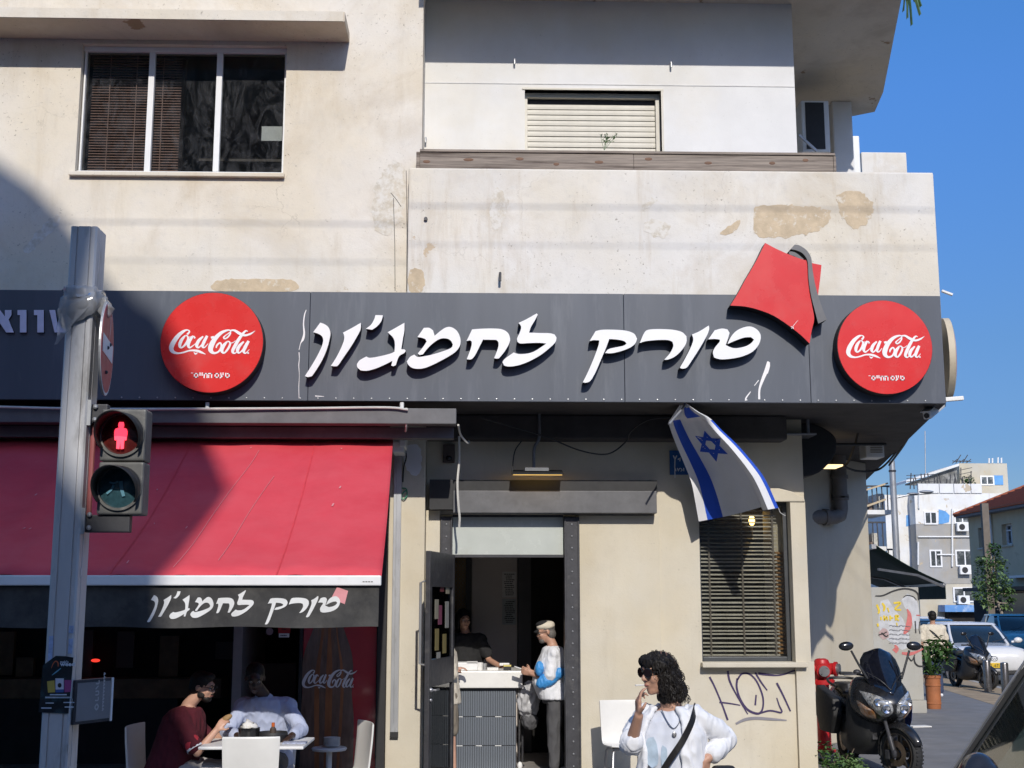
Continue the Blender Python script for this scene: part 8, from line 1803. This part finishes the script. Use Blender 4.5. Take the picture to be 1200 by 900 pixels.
bp = mat('paint_patch_blue', (.12, .32, .62), .8, .12, 3)
q = MB(); P = [F(x, y, YF - .03) for x, y in ((1100, 597), (1108, 599), (1113, 604), (1112, 612), (1104, 614), (1100, 614))]; q.face([q.bm.verts.new(p) for p in P]); q.build('paint_patch', bp, WBd)
q = MB(); P = [F(x, y, YF + 1.18) for x, y in ((1062, 604), (1074, 602), (1074, 614), (1062, 617))]; q.face([q.bm.verts.new(p) for p in P]); q.build('paint_patch', bp, WBd)
for (a, b, c, d) in ((1084, 1096, 601, 613), (1119, 1135, 600, 612), (1088, 1099, 646, 663), (1118, 1137, 646, 662), (1113, 1135, 690, 704)):
    yy_ = YF - .02 if c < 614 else YF
    window(WBd, F(a, 600).x, F(b, 600).x, F(1100, d).z, F(1100, c).z, yy_, farglass, M['white_alu'], .1)
for (px, py, lab) in ((1128.5, 617.5, 'white air conditioner under the upper right window of the white block'), (1132, 668, 'white air conditioner under the middle right window of the white block'), (1130, 703, 'white air conditioner just above the blue shop fascia')):
    p = F(px, py, YF - .4); t = thing('outdoor_unit', lab, 'air conditioner', p, 0, 'air conditioners on the white block'); q = MB(); q.box(p + Vector((-.38, 0, -.28)), p + Vector((.38, .3, .28))); q.build('unit_case', M['white_plastic'], t, bevel=.03); q = MB(); q.cyl(p + Vector((-.06, -.012, 0)), p + Vector((-.06, -.002, 0)), .2, n=20); q.build('fan_grille', M['black_matt'], t)
for (px0, px1, py) in ((1098, 1118, 650), (1076, 1146, 629)):
    a, b = F(px0, py, YF - .1), F(px1, py, YF - .1); q = MB(); q.cyl(a, b, .05, n=8); q.build('pipe', M['white_plastic'], WBd)
for px, y0, y1 in ((1076, 635, 662), (1116, 596, 664), (1077, 580, 596)):
    a, b = F(px, y1, YF - .1), F(px, y0, YF - .1); q = MB(); q.cyl(a, b, .06, n=8); q.build('pipe', M['white_plastic'], WBd)
# penthouse and roof clutter
YH = YF + 5
q = MB(); q.box((F(1125, 560, YH).x, YH, zp_), (F(1181, 560, YH).x, YH + 6, F(1150, 543, YH).z)); q.build('penthouse_wall', M['far_cream'], WBd)
window(WBd, F(1150, 560, YH).x, F(1163, 560, YH).x, F(1100, 567, YH).z, F(1100, 559, YH).z, YH, farglass, M['white_alu'], .1)
q = MB(); q.box((F(1164, 560, YH).x, YH - .05, F(1100, 568, YH).z), (F(1175, 560, YH).x, YH - .01, F(1100, 557, YH).z)); q.build('blue_shutter', bp, WBd)
q = MB(); a, b, c, d = F(1062, 566, YF + 3), F(1124, 546, YF + 3), F(1124, 543, YF + 3), F(1062, 563, YF + 3); q.prism([(p.x, p.z) for p in (a, b, c, d)], lambda x, z, dd: Vector((x, YF + 3 + dd, z)), 0, 4); q.build('sloping_roof', M['far_white'], WBd)
q = MB(); q.prism([(p.x, p.z) for p in (F(1064, 568, YF + 3), F(1124, 568, YF + 3), F(1124, 547, YF + 3), F(1064, 566.5, YF + 3))], lambda x, z, dd: Vector((x, YF + 3.4 + dd, z)), 0, .2); q.build('roof_screen', mat('screen_grey', (.16, .16, .15), .9, .5, 2, dirt=(.4, .4, .38), dsc=1.0), WBd)
rk = random.Random(6); q = MB()
for i in range(16):
    x = F(1064 + i * 4.6, 568, YF + 1).x; q.bar((x, YF + .6, zl2 - .3), (x + rk.uniform(-.2, .2), YF + .6, zl2 + rk.uniform(.2, .9)), .06, .06)
for i in range(3): q.bar((F(1066, 568).x, YF + .55, zl2 + .2 + i * .2), (F(1100, 568).x, YF + .55, zl2 + .2 + i * .25), .04, .04)
for px, py0, py1 in ((1126, 562, 548), (1138, 568, 552)): q.bar(F(px, py0, YF + 1), F(px, py1, YF + 1), .05, .05)
for py in (551, 556, 561): q.bar(F(1125, py, YF + 1), F(1139, py - 3, YF + 1), .04, .04)
q.build('roof_railing', M['steel_dark'], WBd)['kind'] = 'stuff'
q = MB()
for px, top in ((1159, 537), (1163, 537), (1169.5, 536), (1173.5, 536.5)): q.cyl(F(px, 543, YH), F(px, top, YH), .06, n=8)
q.build('vent_pipes', M['white_plastic'], WBd)['kind'] = 'stuff'
q = MB(); q.cyl(F(1084.5, 556, YF + 4), F(1084, 505, YF + 4), .035, n=6); q.build('antenna_mast', M['galvanised'], WBd)
q = MB(); 
for i in range(5): q.bar(F(1116 + i * 4, 543, YH + 1), F(1122 + i * 4, 538 - (i % 2) * 5, YH + 1), .05, .05); q.bar(F(1116 + i * 4, 540, YH + 1), F(1122 + i * 4, 541, YH + 1), .05, .05)
q.build('roof_frame', M['steel_dark'], WBd)['kind'] = 'stuff'
q = MB(); leafclump(q, F(1134, 564, YF + 1.2), (.5, .4, .45), 160, .2, rk); tag(q.build('roof_plant', M['leaf_green'], normals=False), 'green shrub in a tub on the roof terrace of the white block', 'plant')
# shop with the blue fascia
q = MB(); q.box((F(1106, 712, YF - 1).x, YF - 1.2, F(1100, 717, YF - 1).z), (F(1149, 712, YF - 1).x, YF + .0, F(1100, 709, YF - 1).z)); tag(q.build('shop_fascia', mat('fascia_blue', (.10, .26, .55), .5, .1, 2, dirt=(.6, .65, .7), dsc=.7)), 'blue shop fascia under the white apartment block', 'fascia')
q = MB(); q.box((F(1107, 712).x, YF - .6, 0), (F(1148, 712).x, YF + .02, F(1100, 717).z)); q.build('shop_opening', M['dark_room'], WBd)
# brown house with a hipped tile roof, long side along the street
xw_ = gx(1140.5, 46); ze = gz(607, 46, 1140); HB = thing('brown_house', 'brown rendered house with a red tile roof at the right edge', 'house', (xw_ + 4, 38, 0))
plaster('house_brown', (.60, .50, .34), amount=.3, streak=.3, crack=False, seed=31, bmp=.2)
wins = [(44.9, 43.9), (42.2, 41.1), (39.8, 38.7), (37.4, 36.3), (35, 33.9)]; zw0, zw1 = gz(640, 43, 1155), gz(616, 43, 1155)
ys = [46.0]; 
q = MB(); bmw = q
def wallx(mb, x, y0, y1, z0, z1, th, holes):
    yy = sorted({y0, y1, *[h[0] for h in holes], *[h[1] for h in holes]}); zz_ = sorted({z0, z1, *[h[2] for h in holes], *[h[3] for h in holes]})
    for i in range(len(yy) - 1):
        for j in range(len(zz_) - 1):
            cy, cz = (yy[i] + yy[i + 1]) / 2, (zz_[j] + zz_[j + 1]) / 2
            if any(h[0] < cy < h[1] and h[2] < cz < h[3] for h in holes): continue
            mb.box((x, yy[i], zz_[j]), (x + th, yy[i + 1], zz_[j + 1]))
wallx(q, xw_, 22, 46, gz(703, 46, 1140), ze, .4, [(b, a, zw0, zw1) for a, b in wins]); q.build('wall', M['house_brown'], HB)
q = MB(); q.box((xw_ + .4, 45.6, 0), (xw_ + 12, 46, ze)); q.box((xw_ + .02, 22, 0), (xw_ + .3, 46, gz(703, 46, 1140) - .003)); q.build('wall', M['dark_room'], HB)
q = MB(); q.box((xw_ + .41, 22, 0), (xw_ + 12, 22.3, ze)); q.build('wall', M['house_brown'], HB)
for a, b in wins:
    q = MB()
    for (p0, p1, z0, z1) in ((b, b + .08, zw0, zw1), (a - .08, a, zw0, zw1), ((a + b) / 2 - .03, (a + b) / 2 + .03, zw0, zw1), (b + .08, a - .08, zw1 - .08, zw1), (b + .08, a - .08, zw0, zw0 + .08), (b + .08, a - .08, (zw0 * .3 + zw1 * .7) - .03, zw0 * .3 + zw1 * .7 + .03)): q.box((xw_ + .2, p0, z0), (xw_ + .28, p1, z1))
    w_ = q.build('window', M['white_alu'] if a < 44 else bp, HB); q = MB(); q.box((xw_ + .3, b, zw0), (xw_ + .33, a, zw1)); q.build('pane', farglass, w_); q = MB(); q.box((xw_ - .06, b - .05, zw0 - .08), (xw_ + .19, a + .05, zw0 - .001)); q.build('sill', M['far_cream'], w_)
q = MB(); q.box((xw_ - .45, 21.6, ze + .002), (xw_ + 12, 46.4, ze + .12)); q.build('eaves_board', mat('eaves', (.20, .19, .20), .7), HB)
zr_ = ze + 3.0; e0, e1 = Vector((xw_ - .5, 46.45, ze + .125)), Vector((xw_ - .5, 21.5, ze + .125)); r0, r1 = Vector((xw_ + 5.8, 40.5, zr_)), Vector((xw_ + 5.8, 27, zr_))
roof = MB(); roof.face([roof.bm.verts.new(p) for p in (e0, e1, r1, r0)]); roof.face([roof.bm.verts.new(p) for p in (Vector((xw_ + 12, 46.45, ze + .125)), e0, r0)]); roof.face([roof.bm.verts.new(p) for p in (e1, Vector((xw_ + 12, 21.5, ze + .125)), r1)]); roof.face([roof.bm.verts.new(p) for p in (Vector((xw_ + 12, 21.5, ze + .125)), Vector((xw_ + 12, 46.45, ze + .125)), r0, r1)])
ro = roof.build('roof', M['tile_red'], HB)
q = MB()                                               # courses of tiles on the street slope
for i in range(26):
    t0_ = i / 26; a = e0.lerp(r0, t0_); b = e1.lerp(r1, t0_); q.bar(a + Vector((-.02, 0, .05)), b + Vector((-.02, 0, .05)), .10, .06)
q.build('tile_courses', M['tile_red'], ro)['kind'] = 'stuff'
q = MB(); q.tube([e0 + Vector((0, 0, .03)), r0 + Vector((0, 0, .05))], .11, 8); q.build('ridge_tiles', M['tile_red'], ro, smooth=True)
q = MB(); q.cyl((xw_ - .08, 43.2, 2.6), (xw_ - .08, 43.2, ze), .06, n=10); q.build('downpipe', M['white_plastic'], HB, smooth=True)
q = MB(); q.box((xw_ - 1.6, 24, 2.4), (xw_ - .01, 43, 2.55)); q.build('shop_canopy', M['black_matt'], HB); q = MB(); q.box((xw_ - .3, 37.5, 2.95), (xw_ - .02, 41, 3.05)); q.build('wall_rail', M['white_plastic'], HB)
for k in range(6):
    q = MB(); q.box((xw_ - .02, 24 + k * 3.2, 0), (xw_ + .018, 26.6 + k * 3.2, 2.3)); q.build('shop_pane', M['car_glass'], HB)
# cluttered old balconies left of the lamp post
YK = 26; xk = gx(1052, YK); KB_ = thing('balcony_house', 'old house with cluttered balconies behind the street lamp post', 'building', (xk - 3, YK + 6, 0))
q = MB(); q.box((xk - 7, YK + 2.2, 0), (xk - .9, YK + 16, gz(575, YK, 1040))); q.build('wall', M['far_grey'], KB_)
for py, ex in ((597, .0), (640, -.2), (672, .1)):
    z = gz(py, YK, 1040); q = MB(); q.box((xk - 7, YK + .2, z - .14), (xk + ex, YK + 2.2, z)); q.build('balcony_slab', M['far_white'], KB_)
    q = MB()
    for i in range(9): q.bar((xk + ex - .08 - i * .16, YK + .25, z), (xk + ex - .08 - i * .16 + rk.uniform(-.02, .02), YK + .25, z + .75), .03, .03)
    q.bar((xk + ex - 1.5, YK + .25, z + .76), (xk + ex, YK + .25, z + .76), .05, .05); q.build('balcony_rail', M['steel_dark'], KB_)
    cb_ = [(.5, .48, .42), (.18, .13, .1), (.30, .2, .34), (.55, .53, .5), (.12, .16, .3), (.45, .36, .22)]
    for i in range(7):
        mm = M.get('clutter%d' % (i % 6)) or mat('clutter%d' % (i % 6), cb_[i % 6], .8, .3, 8)
        x = xk + ex - .15 - i * .19; q = MB(); hh = rk.uniform(.15, .75); q.box((x - rk.uniform(.08, .16), YK + .5 + rk.random(), z + .002), (x + .06, YK + .9 + rk.random(), z + hh), rot=Matrix.Rotation(rk.uniform(-.3, .3), 3, 'Z')); q.build('balcony_clutter', mm, KB_)
q = MB(); q.box((xk - 3, YK + 3, gz(575, YK, 1040) + .002), (xk - .1, YK + 6, gz(563, YK, 1040))); q.build('roof_room', M['far_cream'], KB_)
q = MB(); q.bar((xk - 1.2, YK + .1, gz(598, YK, 1040)), (xk - .2, YK + .1, gz(585, YK, 1040)), .12, .06); q.bar((xk - .9, YK + .1, gz(575, YK, 1040)), (xk - .1, YK + .1, gz(566, YK, 1040)), .10, .05); q.build('leaning_plank', mat('plank', (.5, .40, .26), .8), KB_)
t = thing('corner_shop', 'plain cream house on the far side of the side street, right of the picture', 'building', (21, 8, 0)); MB().box((17.2, -6, -.3), (25, 21, 8.4)).build('wall', M['far_cream'], t)
for k in range(7):
    for z in (.5, 4.8): MB().box((17.17, -5 + k * 3.7, z), (17.198, -3 + k * 3.7, z + 2)).build('window', farglass, t)
# a low far row closes the view behind the cars
q = MB(); q.box((14, 96, -.5), (80, 104, 7)); q.box((30, 94, -.5), (44, 96, 9)); tag(q.build('far_house_row', M['far_cream']), 'pale row of far houses closing the end of the side street', 'houses')

# ================================================================== OPPOSITE SIDE OF THE STREET (behind the photographer; throws the big shadow)
YO = -24.0
def cast(px, py, Y): p = at(px, py, Y); k_ = (YO - p.y) / SDIR.y; p = p + SDIR * k_; return (p.x, p.z)
edge = [(-150, 118, -.9), (-60, 152, -.9), (0, 190, -.9), (40, 218, -.9), (75, 254, -.9), (103, 295, -.9), (128, 333, -.9), (160, 352, -1.28), (185, 368, -1.28), (207, 400, -1.43), (216, 425, -1.43), (232, 460, -1.4), (238, 500, -1.0), (243, 515, -.8), (256, 545, -1.4), (269, 577, -2.0), (264, 588, -2.2), (240, 600, -2.5), (216, 616, -2.8), (201, 637, -3.3), (196, 651, -3.6), (200, 660, -3.8), (188, 671, -4.05), (187, 730, -4.1)]
pole = [(124, 256, YPo), (116, 276, YPo), (80, 310, YPo), (48, 345, YPo), (42, 505, YPo), (78, 545, YPo), (112, 600, YPo), (150, 650, YPo), (150, 890, YPo)]
pts = [cast(*e) for e in edge] + [cast(*e) for e in pole]
poly = [(-45, pts[0][1] + 3)] + [(pts[0][0] - 6, pts[0][1] + 2.2)] + pts + [(pts[-1][0] + .3, -.3), (-45, -.3)]
OB = thing('opposite_building', 'tall building across the street behind the photographer throwing the curved shadow', 'building', (-20, YO - 5, 0))
q = MB(); q.prism(poly, lambda x, z, d: Vector((x, d, z)), YO, YO - 9); q.build('wall', M['far_cream'], OB, tri=True)
for i in range(6):
    for j in range(5):
        x = -30 + i * 4.4; z = 2.2 + j * 3.2; q = MB(); q.box((x, YO + .002, z), (x + 1.6, YO + .05, z + 1.5)); q.build('window', farglass, OB)
for (x0_, x1_, h_, nm, lab) in ((pts[-1][0] + .6, 14, 8.6, 'opposite_shop_row', 'low cream shop row across the street behind the photographer'), (14.3, 34, 9.6, 'opposite_house', 'grey house across the street behind the photographer on the right')):
    t = thing(nm, lab, 'building', ((x0_ + x1_) / 2, YO - 4, 0)); q = MB(); q.box((x0_, YO - 8, -.3), (x1_, YO, h_)); q.build('wall', M['far_cream'] if x0_ < 10 else M['far_grey'], t)
    n = int((x1_ - x0_) / 3)
    for i in range(n):
        for z in (.4, 4.6): q = MB(); q.box((x0_ + .6 + i * 3, YO + .002, z), (x0_ + 2.3 + i * 3, YO + .05, z + (2.4 if z < 1 else 1.6))); q.build('window', farglass, t)
for (py, lab) in ((243, 'upper overhead cable above the street whose shadow falls on the parapet'), (288, 'lower overhead cable above the street whose shadow falls on the parapet')):
    p = at(700, py, -1.12); k_ = (-9.0 - p.y) / SDIR.y; p = p + SDIR * k_; q = MB(); q.tube([Vector((x, -9.0, p.z + .002 * (x / 10) ** 2)) for x in range(-32, 33, 4)], .0065 if py < 260 else .0045, 6); tag(q.build('overhead_cable', M['cable_black'], smooth=True), lab, 'cable', 'overhead cables across the street')
